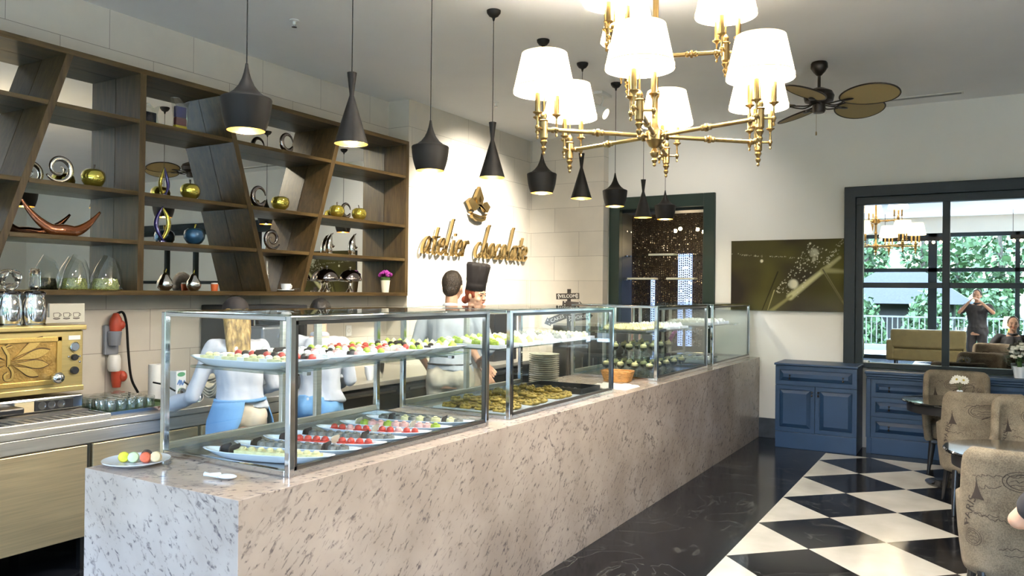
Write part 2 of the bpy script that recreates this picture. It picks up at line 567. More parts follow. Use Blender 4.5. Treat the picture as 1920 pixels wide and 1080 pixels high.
def linen(name, c1, c2):
    m, t, b = nodes_of(name)
    v = coords(t)
    n = N(t, 'ShaderNodeTexNoise')
    n.inputs['Scale'].default_value = 160
    n.inputs['Detail'].default_value = 2
    L(t, v, n.inputs['Vector'])
    n2 = N(t, 'ShaderNodeTexNoise')
    n2.inputs['Scale'].default_value = 9
    n2.inputs['Detail'].default_value = 5
    L(t, v, n2.inputs['Vector'])
    ad = N(t, 'ShaderNodeMath', operation='MULTIPLY_ADD')
    ad.inputs[1].default_value = 0.5
    L(t, n.outputs[0], ad.inputs[0])
    ml = N(t, 'ShaderNodeMath', operation='MULTIPLY')
    ml.inputs[1].default_value = 0.5
    L(t, n2.outputs[0], ml.inputs[0])
    L(t, ml.outputs[0], ad.inputs[2])
    r = ramp(t, [(0.38, c1), (0.62, c2)])
    L(t, ad.outputs[0], r.inputs[0])
    L(t, r.outputs[0], b.inputs['Base Color'])
    b.inputs['Roughness'].default_value = 0.95
    bp = N(t, 'ShaderNodeBump')
    bp.inputs['Strength'].default_value = 0.3
    bp.inputs['Distance'].default_value = 0.002
    L(t, n.outputs[0], bp.inputs['Height'])
    L(t, bp.outputs[0], b.inputs['Normal'])
linen('chair_linen', (0.125, 0.100, 0.068), (0.25, 0.205, 0.145))
plain('print_ink', (0.045, 0.032, 0.024), 0.9)
plain('chair_leg', (0.012, 0.012, 0.014), 0.25)
m, t, b = nodes_of('fan_weave')
v = coords(t, (1, 1, 1))
wv = N(t, 'ShaderNodeTexWave')
wv.inputs['Scale'].default_value = 40
L(t, v, wv.inputs[0])
r = ramp(t, [(0.2, (0.24, 0.17, 0.06)), (0.8, (0.42, 0.32, 0.15))])
L(t, wv.outputs['Color'], r.inputs[0])
L(t, r.outputs[0], b.inputs['Base Color'])
b.inputs['Roughness'].default_value = 0.7
# embossed gilt panel
m, t, b = nodes_of('gilt_panel')
n = N(t, 'ShaderNodeTexNoise')
n.inputs['Scale'].default_value = 90
L(t, coords(t), n.inputs['Vector'])
bp = N(t, 'ShaderNodeBump')
bp.inputs['Strength'].default_value = 0.5
bp.inputs['Distance'].default_value = 0.002
L(t, n.outputs[0], bp.inputs['Height'])
L(t, bp.outputs[0], b.inputs['Normal'])
b.inputs['Base Color'].default_value = (0.62, 0.42, 0.13, 1)
b.inputs['Metallic'].default_value = 0.85
b.inputs['Roughness'].default_value = 0.36
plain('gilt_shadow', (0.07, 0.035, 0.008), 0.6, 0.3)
plain('gilt_back', (0.36, 0.22, 0.06), 0.4, 0.7, var=0.3, vs=14, bump=0.3, bs=80)
# printed canvas colours come from a point attribute
m, t, b = nodes_of('canvas_print')
at = N(t, 'ShaderNodeAttribute', attribute_name='Col')
L(t, at.outputs['Color'], b.inputs['Base Color'])
b.inputs['Roughness'].default_value = 0.75
b.inputs['Specular IOR Level'].default_value = 0.15
# ------------------------------------------------------------ geometry helpers
class G:
    """collects shapes; build() links them as ONE mesh object"""
    def __init__(s):
        s.v, s.f, s.m = [], [], []
    def add(s, vs, fs, mi=0):
        o = len(s.v)
        s.v += [tuple(p) for p in vs]
        s.f += [tuple(i + o for i in q) for q in fs]
        s.m += [mi] * len(fs)
        return s
    def box(s, x0, x1, y0, y1, z0, z1, mi=0):
        vs = [(x, y, z) for x in (x0, x1) for y in (y0, y1) for z in (z0, z1)]
        return s.add(vs, [(0, 1, 3, 2), (4, 6, 7, 5), (0, 4, 5, 1), (2, 3, 7, 6), (0, 2, 6, 4), (1, 5, 7, 3)], mi)
    def mbox(s, M, sx, sy, sz, mi=0):
        vs = [M @ Vector((x, y, z)) for x in (-sx / 2, sx / 2) for y in (-sy / 2, sy / 2) for z in (-sz / 2, sz / 2)]
        return s.add(vs, [(0, 1, 3, 2), (4, 6, 7, 5), (0, 4, 5, 1), (2, 3, 7, 6), (0, 2, 6, 4), (1, 5, 7, 3)], mi)
    def prism(s, poly, fn, d0, d1, mi=0):
        """poly of 2D points; fn(u, v, d) gives the 3D point"""
        n = len(poly)
        a = [fn(u, v, d0) for u, v in poly]
        b = [fn(u, v, d1) for u, v in poly]
        fs = [tuple(range(n - 1, -1, -1)), tuple(range(n, 2 * n))]
        fs += [(i, (i + 1) % n, n + (i + 1) % n, n + i) for i in range(n)]
        return s.add(a + b, fs, mi)
    def lathe(s, prof, n=24, c=(0, 0, 0), mi=0, M=None, closed=False, caps=True):
        vs, fs = [], []
        for r, z in prof:
            for i in range(n):
                a = 2 * PI * i / n
                p = Vector((r * math.cos(a), r * math.sin(a), z))
                if M is not None:
                    p = M @ p
                vs.append(p + Vector(c))
        k = len(prof)
        for j in range(k - 1):
            for i in range(n):
                fs.append((j * n + i, j * n + (i + 1) % n, (j + 1) * n + (i + 1) % n, (j + 1) * n + i))
        if closed:
            for i in range(n):
                fs.append(((k - 1) * n + i, (k - 1) * n + (i + 1) % n, (i + 1) % n, i))
        elif caps:
            if prof[0][0] > 1e-5:
                fs.append(tuple(range(n - 1, -1, -1)))
            if prof[-1][0] > 1e-5:
                fs.append(tuple((k - 1) * n + i for i in range(n)))
        return s.add(vs, fs, mi)
    def sphere(s, c, r, n=16, k=10, mi=0, M=None):
        if not hasattr(r, '__len__'):
            r = (r, r, r)
        vs, fs = [], []
        for j in range(1, k):
            th = PI * j / k
            for i in range(n):
                a = 2 * PI * i / n
                vs.append(Vector((r[0] * math.sin(th) * math.cos(a), r[1] * math.sin(th) * math.sin(a), r[2] * math.cos(th))))
        vs += [Vector((0, 0, r[2])), Vector((0, 0, -r[2]))]
        if M is not None:
            vs = [M @ p for p in vs]
        vs = [p + Vector(c) for p in vs]
        t_, b_ = len(vs) - 2, len(vs) - 1
        for j in range(k - 2):
            for i in range(n):
                fs.append((j * n + i, (j + 1) * n + i, (j + 1) * n + (i + 1) % n, j * n + (i + 1) % n))
        for i in range(n):
            fs.append((t_, i, (i + 1) % n))
            fs.append((b_, (k - 2) * n + (i + 1) % n, (k - 2) * n + i))
        return s.add(vs, fs, mi)
    def tube(s, pts, r, n=10, mi=0, closed=False, flat=1.0, up=None):
        pts = [Vector(p) for p in pts]
        k = len(pts)
        rs = r if hasattr(r, '__len__') else [r] * k
        vs, fs = [], []
        prev = None
        for j, p in enumerate(pts):
            if closed:
                d = pts[(j + 1) % k] - pts[j - 1]
            else:
                d = pts[min(j + 1, k - 1)] - pts[max(j - 1, 0)]
            d = d.normalized() if d.length > 1e-9 else Vector((0, 0, 1))
            if prev is None:
                a = Vector(up) if up else (Vector((0, 0, 1)) if abs(d.z) < 0.9 else Vector((1, 0, 0)))
                x = d.cross(a).normalized()
            else:
                x = prev - d * prev.dot(d)
                x = x.normalized() if x.length > 1e-6 else d.orthogonal().normalized()
            prev = x
            y = d.cross(x)
            for i in range(n):
                a = 2 * PI * i / n
                vs.append(p + x * (rs[j] * math.cos(a)) + y * (rs[j] * flat * math.sin(a)))
        for j in range(k if closed else k - 1):
            q = (j + 1) % k
            for i in range(n):
                fs.append((j * n + i, j * n + (i + 1) % n, q * n + (i + 1) % n, q * n + i))
        if not closed:
            fs.append(tuple(range(n - 1, -1, -1)))
            fs.append(tuple((k - 1) * n + i for i in range(n)))
        return s.add(vs, fs, mi)
    def cap(s, p0, r0, p1, r1, n=12, mi=0):
        """tapered capsule"""
        p0, p1 = Vector(p0), Vector(p1)
        d = (p1 - p0).normalized()
        pts, rs = [], []
        for a in (-90, -60, -30, 0):
            pts.append(p0 + d * (r0 * math.sin(R(a))))
            rs.append(max(r0 * math.cos(R(a)), 1e-4))
        for a in (0, 30, 60, 90):
            pts.append(p1 + d * (r1 * math.sin(R(a))))
            rs.append(max(r1 * math.cos(R(a)), 1e-4))
        return s.tube(pts, rs, n, mi)
    def mesh(s, name):
        me = bpy.data.meshes.new(name)
        me.from_pydata([tuple(v) for v in s.v], [], s.f)
        return me
    def build(s, name, mats, parent=None, off=None, smooth=None, bevel=0, seg=2, sub=0, sharp=35):
        if isinstance(mats, str):
            mats = [mats]
        if off is not None:
            ox, oy, oz = off
            s.v = [(x - ox, y - oy, z - oz) for x, y, z in s.v]
        me = s.mesh(name)
        for mm in mats:
            me.materials.append(MATS[mm])
        if len(mats) > 1:
            me.polygons.foreach_set('material_index', s.m)
        bm = bmesh.new()
        bm.from_mesh(me)
        bmesh.ops.recalc_face_normals(bm, faces=bm.faces)
        bm.to_mesh(me)
        bm.free()
        if smooth:
            me.polygons.foreach_set('use_smooth', [True] * len(me.polygons))
            if smooth != 'all':
                try:
                    me.set_sharp_from_angle(angle=R(sharp))
                except Exception:
                    pass
        me.update()
        o = bpy.data.objects.new(name, me)
        COL.objects.link(o)
        if parent is not None:
            o.parent = parent
        if bevel:
            b = o.modifiers.new('bevel', 'BEVEL')
            b.width = bevel
            b.segments = seg
            b.limit_method = 'ANGLE'
            b.angle_limit = R(40)
            b.harden_normals = False
        if sub:
            k = o.modifiers.new('sub', 'SUBSURF')
            k.levels = sub
            k.render_levels = sub
        return o

def tag(o, label, cat, group=None, kind=None):
    o['label'] = label
    o['category'] = cat
    if group:
        o['group'] = group
    if kind:
        o['kind'] = kind
    return o

def struct(o, label=None):
    o['kind'] = 'structure'
    if label:
        o['label'] = label
    return o

def thing(name, label, cat, loc=(0, 0, 0), rz=0, group=None):
    o = bpy.data.objects.new(name, None)
    o.empty_display_size = 0.1
    COL.objects.link(o)
    o.location = loc
    o.rotation_euler = (0, 0, rz)
    return tag(o, label, cat, group)

def dup(root, loc, rz=None, label=None, group=None):
    r = root.copy()
    COL.objects.link(r)
    r.location = loc
    if rz is not None:
        r.rotation_euler = (r.rotation_euler[0], r.rotation_euler[1], rz)
    if label:
        r['label'] = label
    if group:
        r['group'] = group
    for ch in [c for c in root.children]:
        c = ch.copy()
        COL.objects.link(c)
        c.parent = r
        for g_ in [q for q in ch.children]:
            d = g_.copy()
            COL.objects.link(d)
            d.parent = c
    return r

def at(o, loc, rz=0):
    o.location = loc
    o.rotation_euler = (0, 0, rz)
    return o

def smooth_path(pts, n=6):
    """Catmull-Rom through 2D or 3D points"""
    P = [Vector(p) for p in pts]
    if len(P) < 3:
        return P
    out = []
    for i in range(len(P) - 1):
        p0 = P[i - 1] if i > 0 else P[0] * 2 - P[1]
        p1, p2 = P[i], P[i + 1]
        p3 = P[i + 2] if i + 2 < len(P) else P[-1] * 2 - P[-2]
        for k in range(n):
            t_ = k / n
            out.append(0.5 * ((2 * p1) + (p2 - p0) * t_ + (2 * p0 - 5 * p1 + 4 * p2 - p3) * t_ ** 2 + (3 * p1 - p0 - 3 * p2 + p3) * t_ ** 3))
    out.append(P[-1])
    return out

def ribbon(g, pts, wd, fn, d0, d1, mi=0, taper=False):
    """flat stroke of width wd along 2D pts, mapped by fn(u, v, d) and extruded d0..d1"""
    P = smooth_path([Vector((p[0], p[1])) for p in pts], 5)
    k = len(P)
    Lf, Rt = [], []
    for i, p in enumerate(P):
        d = P[min(i + 1, k - 1)] - P[max(i - 1, 0)]
        d = d.normalized() if d.length > 1e-9 else Vector((1, 0))
        n = Vector((-d.y, d.x)) * (wd / 2 * (1 if not taper else 0.45 + 0.55 * math.sin(PI * (0.1 + 0.8 * i / (k - 1)))))
        Lf.append(p + n)
        Rt.append(p - n)
    vs, fs = [], []
    for dd in (d0, d1):
        for i in range(k):
            vs.append(fn(Lf[i].x, Lf[i].y, dd))
            vs.append(fn(Rt[i].x, Rt[i].y, dd))
    o = 2 * k
    flat = abs(d1 - d0) < 1e-9
    for i in range(k - 1):
        a, b, c, d = 2 * i, 2 * i + 1, 2 * i + 3, 2 * i + 2
        fs.append((o + a, o + b, o + c, o + d))
        if not flat:
            fs += [(a, d, c, b), (a, o + a, o + d, d), (b, c, o + c, o + b)]
    if flat:
        vs = vs[o:]
        fs = [tuple(i - o for i in q) for q in fs]
    else:
        fs += [(0, 1, o + 1, o), (2 * k - 2, o + 2 * k - 2, o + 2 * k - 1, 2 * k - 1)]
    g.add(vs, fs, mi)

def text_mesh(s, size, extrude=0.0):
    """triangulated verts and faces of a line of lettering, centred"""
    cu = bpy.data.curves.new('lettering', 'FONT')
    cu.body = s
    cu.size = size
    cu.extrude = extrude
    cu.align_x = 'CENTER'
    cu.align_y = 'CENTER'
    cu.resolution_u = 3
    o = bpy.data.objects.new('lettering', cu)
    COL.objects.link(o)
    dg = bpy.context.evaluated_depsgraph_get()
    me = bpy.data.meshes.new_from_object(o.evaluated_get(dg))
    vs = [v.co.copy() for v in me.vertices]
    fs = [tuple(p.vertices) for p in me.polygons]
    bpy.data.objects.remove(o, do_unlink=True)
    bpy.data.curves.remove(cu)
    bpy.data.meshes.remove(me)
    return vs, fs

def put_text(g, s, size, fn, extrude=0.0, mi=0):
    vs, fs = text_mesh(s, size, extrude)
    g.add([fn(v.x, v.y, v.z) for v in vs], fs, mi)

def voxel(g, name, vox, wrinkle=0.0, wfreq=9.0, stretch=(1, 1, 1), smooth_it=4):
    """fuse all shapes of g into one continuous surface and return it as a G"""
    me = g.mesh('fuse')
    o = bpy.data.objects.new('fuse', me)
    COL.objects.link(o)
    md = o.modifiers.new('r', 'REMESH')
    md.mode = 'VOXEL'
    md.voxel_size = vox
    sm = o.modifiers.new('s', 'SMOOTH')
    sm.iterations = smooth_it
    sm.factor = 0.5
    dg = bpy.context.evaluated_depsgraph_get()
    m2 = bpy.data.meshes.new_from_object(o.evaluated_get(dg))
    if wrinkle:
        m2.update()
        ns = [v.normal.copy() for v in m2.vertices]
        for v, n_ in zip(m2.vertices, ns):
            q = Vector((v.co.x * stretch[0], v.co.y * stretch[1], v.co.z * stretch[2])) * wfreq
            v.co += n_ * (wrinkle * noise.noise(q) + wrinkle * 0.4 * noise.noise(q * 2.3))
    h = G()
    h.v = [tuple(v.co) for v in m2.vertices]
    h.f = [tuple(p.vertices) for p in m2.polygons]
    h.m = [0] * len(h.f)
    bpy.data.objects.remove(o, do_unlink=True)
    bpy.data.meshes.remove(me)
    bpy.data.meshes.remove(m2)
    return h
# ------------------------------------------------------------ the room
ZC = 3.712            # ceiling
YB = 9.35             # back wall
XL = -5.50            # left wall
XR = 7.2              # right wall
YR = -4.2             # window wall behind the camera
struct(G().box(XL - 0.2, XR + 0.2, YR - 0.2, 11.2, -0.1, 0.0).build('floor', 'floor_marble'))
struct(G().box(XL - 0.2, XR + 0.2, YR - 0.2, 11.2, ZC, ZC + 0.12).build('ceiling', 'plaster_ceiling'))
struct(G().box(XL - 0.2, XL, YR, 11.2, 0, ZC).build('wall_left', 'tile_wall'))
# stone clad bay that carries the sign: its front steps out of the left wall
struct(G().box(XL, -5.22, 6.57, YB + 0.3, 0, ZC).build('wall_sign_bay', 'tile_wall'))
struct(G().box(-5.22, -4.132, 9.20, YB + 0.12, 0, ZC).build('wall_back_cladding', 'tile_return'))
# back wall with the glazed niche opening
g = G()
g.box(-5.22, -4.0, YB, YB + 0.4, 0, ZC)
g.box(-2.83, XR, YB, YB + 0.4, 0, ZC)
g.box(-4.0, -2.83, YB, YB + 0.4, 2.75, ZC)
struct(g.build('wall_back', 'plaster_wall'))
struct(G().box(XR, XR + 0.2, YR, YB, 0, ZC).build('wall_right', 'plaster_wall'))
g = G()
g.box(-4.12, -1.9, YB - 0.022, YB, 0, 0.228)
struct(g.build('baseboard_back', 'dark_baseboard', bevel=0.004))
# wall behind the camera: tall openings between dark posts
WY0, WY1 = YR - 0.2, YR
g = G()
g.box(XL, XR, WY0, WY1, 3.30, ZC)
g.box(XL, -4.7, WY0, WY1, 0, 3.30)
g.box(6.4, XR, WY0, WY1, 0, 3.30)
struct(g.build('wall_rear', 'plaster_wall'))
k = 0
for x0 in (-4.7, -1.0, 2.7):
    k += 1
    g = G()
    x1 = x0 + 3.7
    for xx in (x0 + 0.05, x0 + 1.85, x1 - 0.05):
        g.box(xx - 0.05, xx + 0.05, WY0 + 0.06, WY1 - 0.04, 0.0, 3.30)
    for zz in (0.05, 2.35, 3.25):
        g.box(x0, x1, WY0 + 0.06, WY1 - 0.04, zz - 0.05, zz + 0.05)
    struct(g.build('window_%d' % k, 'dark_frame_paint'))

# sprinkler, slot vent, track spotlight on the ceiling
def sprinkler(loc, label):
    s = thing('sprinkler', label, 'sprinkler', loc, 0, 'ceiling sprinklers')
    G().lathe([(0.0, 0), (0.035, 0), (0.035, -0.006), (0.012, -0.010), (0.010, -0.035), (0.0, -0.035)], 20).build('body', 'white_plastic', s, smooth=1)
    G().lathe([(0.0, -0.050), (0.020, -0.050), (0.020, -0.053), (0.0, -0.053)], 16).tube([(0.009, 0, -0.03), (0.016, 0, -0.042), (0.002, 0, -0.052)], 0.002, 6).tube([(-0.009, 0, -0.03), (-0.016, 0, -0.042), (-0.002, 0, -0.052)], 0.002, 6).build('deflector', 'chrome', s, smooth=1)
    return s
sprinkler((-4.475, 4.23, ZC), 'white ceiling sprinkler above the left shelves')
sprinkler((-4.485, 7.14, ZC), 'white ceiling sprinkler beside the fourth pendant cord near the sign wall')
t_ = thing('slot_vent', 'long narrow grey air slot in the ceiling right of the fan', 'vent', (-0.75, 9.0, ZC))
G().box(-0.62, 0.62, -0.045, 0.045, -0.008, 0).build('frame', 'plaster_wall', t_)
g = G()
for yy in (-0.022, 0.0, 0.022):
    g.box(-0.60, 0.60, yy - 0.008, yy + 0.008, -0.0095, -0.0075)
g.build('slots', 'dark_steel', t_)
t_ = thing('track_spotlight', 'white ceiling spotlight half hidden behind the chandelier aimed at the sign', 'spotlight', (-3.316, 7.337, ZC))
G().box(-0.05, 0.05, -0.12, 0.12, -0.03, 0).build('base', 'white_plastic', t_, bevel=0.004)
G().tube([(0, 0, -0.03), (0, 0, -0.09), (-0.02, 0, -0.13)], 0.010, 8).build('arm', 'white_plastic', t_, smooth=1)
Mx = Matrix.Rotation(R(-62), 4, 'Y')
G().lathe([(0.0, 0.11), (0.045, 0.10), (0.055, 0.02), (0.062, -0.10), (0.055, -0.10), (0.05, -0.02), (0.0, -0.01)], 20, (-0.05, 0, -0.17), M=Mx.to_3x3()).build('head', 'white_plastic', t_, smooth=1)
G().lathe([(0.0, -0.03), (0.048, -0.03), (0.048, -0.035), (0.0, -0.035)], 20, (-0.05, 0, -0.17), M=Mx.to_3x3()).build('lamp', 'bulb', t_)
sp = lamp('sign_spot_beam', 'SPOT', (-3.42, 7.34, 3.50), 600, (1.0, 0.94, 0.82), spot_size=R(80), spot_blend=0.75, shadow_soft_size=0.05)
aim(sp, (-5.22, 7.75, 2.2))
sp2 = lamp('sign_spot_beam', 'SPOT', (-3.6, 5.0, 3.66), 260, (1.0, 0.90, 0.70), spot_size=R(80), spot_blend=0.8, shadow_soft_size=0.06)
aim(sp2, (-5.3, 6.4, 1.2))
sp3 = lamp('wall_wash_beam', 'SPOT', (-2.6, 7.6, 3.66), 40, (1.0, 0.94, 0.86), spot_size=R(105), spot_blend=0.9, shadow_soft_size=0.06)
aim(sp3, (-3.2, 9.35, 1.9))

# wall mirror with its dark frame
t_ = thing('wall_mirror', 'large dark framed mirror with glazing bars above the blue drawers', 'mirror', (-1.264, YB, 0.93))
def off(o): return tuple(o.location)
g = G()
X0, X1, Z0, Z1 = -1.264, 3.35, 0.88, 2.856
g.prism([(X0, Z0), (X0, Z1), (X1, Z1), (X1, Z0), (X1 - 0.116, Z0), (X1 - 0.116, Z1 - 0.119), (X0 + 0.116, Z1 - 0.119), (X0 + 0.116, Z0)], lambda u, v, d: (u, d, v), YB - 0.11, YB)
g.build('outer_frame', 'dark_frame_paint', t_, off(t_), bevel=0.006)
g = G()
g.box(-1.148, -1.075, YB - 0.075, YB - 0.002, 0.935, 2.655).box(-1.148, 3.234, YB - 0.075, YB - 0.002, 2.655, 2.737)
g.box(-1.148, 3.234, YB - 0.075, YB - 0.002, 0.88, 0.935).box(3.16, 3.234, YB - 0.075, YB - 0.002, 0.935, 2.655)
g.build('inner_frame', 'dark_frame_paint', t_, off(t_), bevel=0.004)
for xx in (-0.282, 0.55, 1.38, 2.21):
    G().box(xx - 0.035, xx + 0.035, YB - 0.06, YB - 0.002, 0.93, 2.66).build('glazing_bar', 'dark_frame_paint', t_, off(t_), bevel=0.004)
G().box(-1.08, 3.17, YB - 0.055, YB - 0.002, 1.750, 1.807).build('cross_bar', 'dark_frame_paint', t_, off(t_), bevel=0.004)
G().box(-1.08, 3.17, YB - 0.02, YB - 0.001, 0.93, 2.66).build('mirror_glass', 'mirror', t_, off(t_))

# framed opening with glass shelves and bead curtain behind the counter
t_ = thing('door_frame', 'dark green framed opening with glass shelves at the far end of the counter', 'frame', (-3.41, YB, 0))
g = G()
YF = YB - 0.045
g.box(-4.098, -3.955, YF, YB + 0.06, 0, 2.89).box(-2.862, -2.719, YF, YB + 0.06, 0.935, 2.89).box(-3.955, -2.862, YF, YB + 0.06, 2.735, 2.89)
g.build('casing', 'green_frame_paint', t_, off(t_), bevel=0.006)
g = G()
g.box(-4.0, -3.955, YB + 0.06, 9.74, 0, 2.735).box(-2.862, -2.83, YB + 0.06, 9.74, 0, 2.735).box(-3.955, -2.862, YB + 0.06, 9.74, 2.70, 2.75)
g.build('jamb_lining', 'dark_frame_paint', t_, off(t_))
for z_ in (2.16, 1.852, 1.55):
    sh = G().box(-3.955, -2.862, 9.50, 9.70, z_ - 0.02, z_ - 0.012).build('glass_shelf', 'glass_green', t_, off(t_))
g = G()
for z_ in (2.47, 2.15, 1.84):
    for yy in (9.53, 9.66):
        g.lathe([(0, 0), (0.009, 0), (0.009, 0.02), (0, 0.02)], 12, (-3.955, yy, z_), M=Matrix.Rotation(R(90), 3, 'Y'))
g.build('shelf_supports', 'chrome', t_, off(t_), smooth=1)
for i, (x0, x1, z_) in enumerate(((-3.64, -3.30, 2.16), (-3.93, -3.56, 1.852), (-3.40, -3.04, 1.852))):
    o = G().box(x0, x1, 9.52, 9.67, z_ - 0.011, z_ + 0.014).build('white_board', 'white_board', bevel=0.004)
    tag(o, ('cream board lying alone on the upper glass shelf of the green framed opening',
            'cream board on the left of the lower glass shelf in the green framed opening',
            'cream board on the right of the lower glass shelf in the green framed opening')[i], 'board')
# room behind the opening
g = G()
g.box(-4.9, -2.0, 11.15, 11.2, 0, ZC).box(-4.95, -4.9, 9.75, 11.2, 0, ZC).box(-2.0, -1.95, 9.75, 11.2, 0, ZC)
struct(g.build('wall_back_room', 'dark_room'))
k = 3
for x0, x1, z0, z1 in ((-4.62, -4.56, 0.9, 2.15), (-4.20, -4.15, 0.9, 1.9), (-3.78, -3.58, 0.9, 2.25), (-3.40, -3.16, 0.9, 2.3)):
    k += 1
    struct(G().box(x0, x1, 11.10, 11.14, z0, z1).build('window_%d' % k, 'lit_window'))
for i, (x_, z_) in enumerate(((-3.62, 2.54), (-3.55, 2.566), (-3.305, 2.551), (-3.22, 2.515))):
    b_ = thing('hanging_bulb', ('leftmost', 'second', 'third', 'rightmost')[i] + ' of four bare warm bulbs glowing behind the bead curtain', 'bulb', (x_, 10.5, z_), 0)
    G().sphere((0, 0, 0), 0.026, 12, 8).build('globe', 'bulb_far', b_, smooth='all')
    G().tube([(0, 0, 0.024), (0, 0, 0.06)], 0.012, 8).tube([(0, 0, 0.05), (0, 0, ZC - z_)], 0.002, 5).build('cord', 'cable_black', b_)
lamp('back_room_light', 'POINT', (-3.4, 10.4, 2.3), 8, (1.0, 0.75, 0.4), shadow_soft_size=0.1)
lamp('back_room_light', 'POINT', (-3.0, 10.05, 2.0), 5, (1.0, 0.75, 0.4), shadow_soft_size=0.1)
# curtain of oval beads
g = G()
random.seed(3)
x = -3.95
while x < -2.84:
    ph = random.random() * 0.03
    gap = 0.5 + 0.5 * math.sin(x * 21.0)
    if gap > -1:
        z = 2.70 - ph
        while z > 1.0:
            if random.random() < 0.93:
                a = random.uniform(-0.7, 0.7)
                wd, hh = 0.0115, 0.0135
                ca, sa = math.cos(a) * wd, math.sin(a) * wd
                g.add([(x - ca, 9.78 - sa, z), (x + ca, 9.78 + sa, z), (x, 9.78, z + hh), (x, 9.78, z - hh), (x + sa * 0.3, 9.78 - ca * 0.3, z), (x - sa * 0.3, 9.78 + ca * 0.3, z)],
                      [(2, 0, 4), (2, 4, 1), (3, 4, 0), (3, 1, 4), (2, 5, 0), (2, 1, 5), (3, 0, 5), (3, 5, 1)])
            z -= 0.030
    x += 0.0265
o = g.build('bead_curtain', 'bead')
tag(o, 'curtain of small dark metallic beads hanging in the green framed opening', 'curtain', kind='stuff')
# ------------------------------------------------------------ the granite counter
CX0, CX1, CY0, CY1, CZ = -3.10, -2.185, 1.836, 9.345, 0.931
t_ = thing('serving_counter', 'long polished granite counter running under the glass cases', 'counter', (CX1, CY0, 0))
g = G()
g.prism([(CX1, CY0), (CX1, CY1), (CX1 - 0.03, CY1), (CX1 - 0.03, CY0 + 0.03), (CX0, CY0 + 0.03), (CX0, CY0)], lambda u, v, d: (u, v, d), 0, CZ)
g.build('granite_panels', 'granite', t_, off(t_), bevel=0.002)
G().box(CX0, CX1 - 0.0302, CY0 + 0.0302, CY1, CZ - 0.03, CZ - 0.0002).build('granite_top', 'granite', t_, off(t_))
G().box(CX0 + 0.04, CX0 + 0.06, CY0 + 0.03, CY1, 0, CZ - 0.03).build('back_panel', 'brushed_steel', t_, off(t_))

# ------------------------------------------------------------ glass display cases
def tubeled(parent, y0, y1, x, z):
    G().tube([(x, y0, z), (x, y1, z)], 0.008, 8).build('light_tube', 'led_white', parent, off(parent), smooth=1)

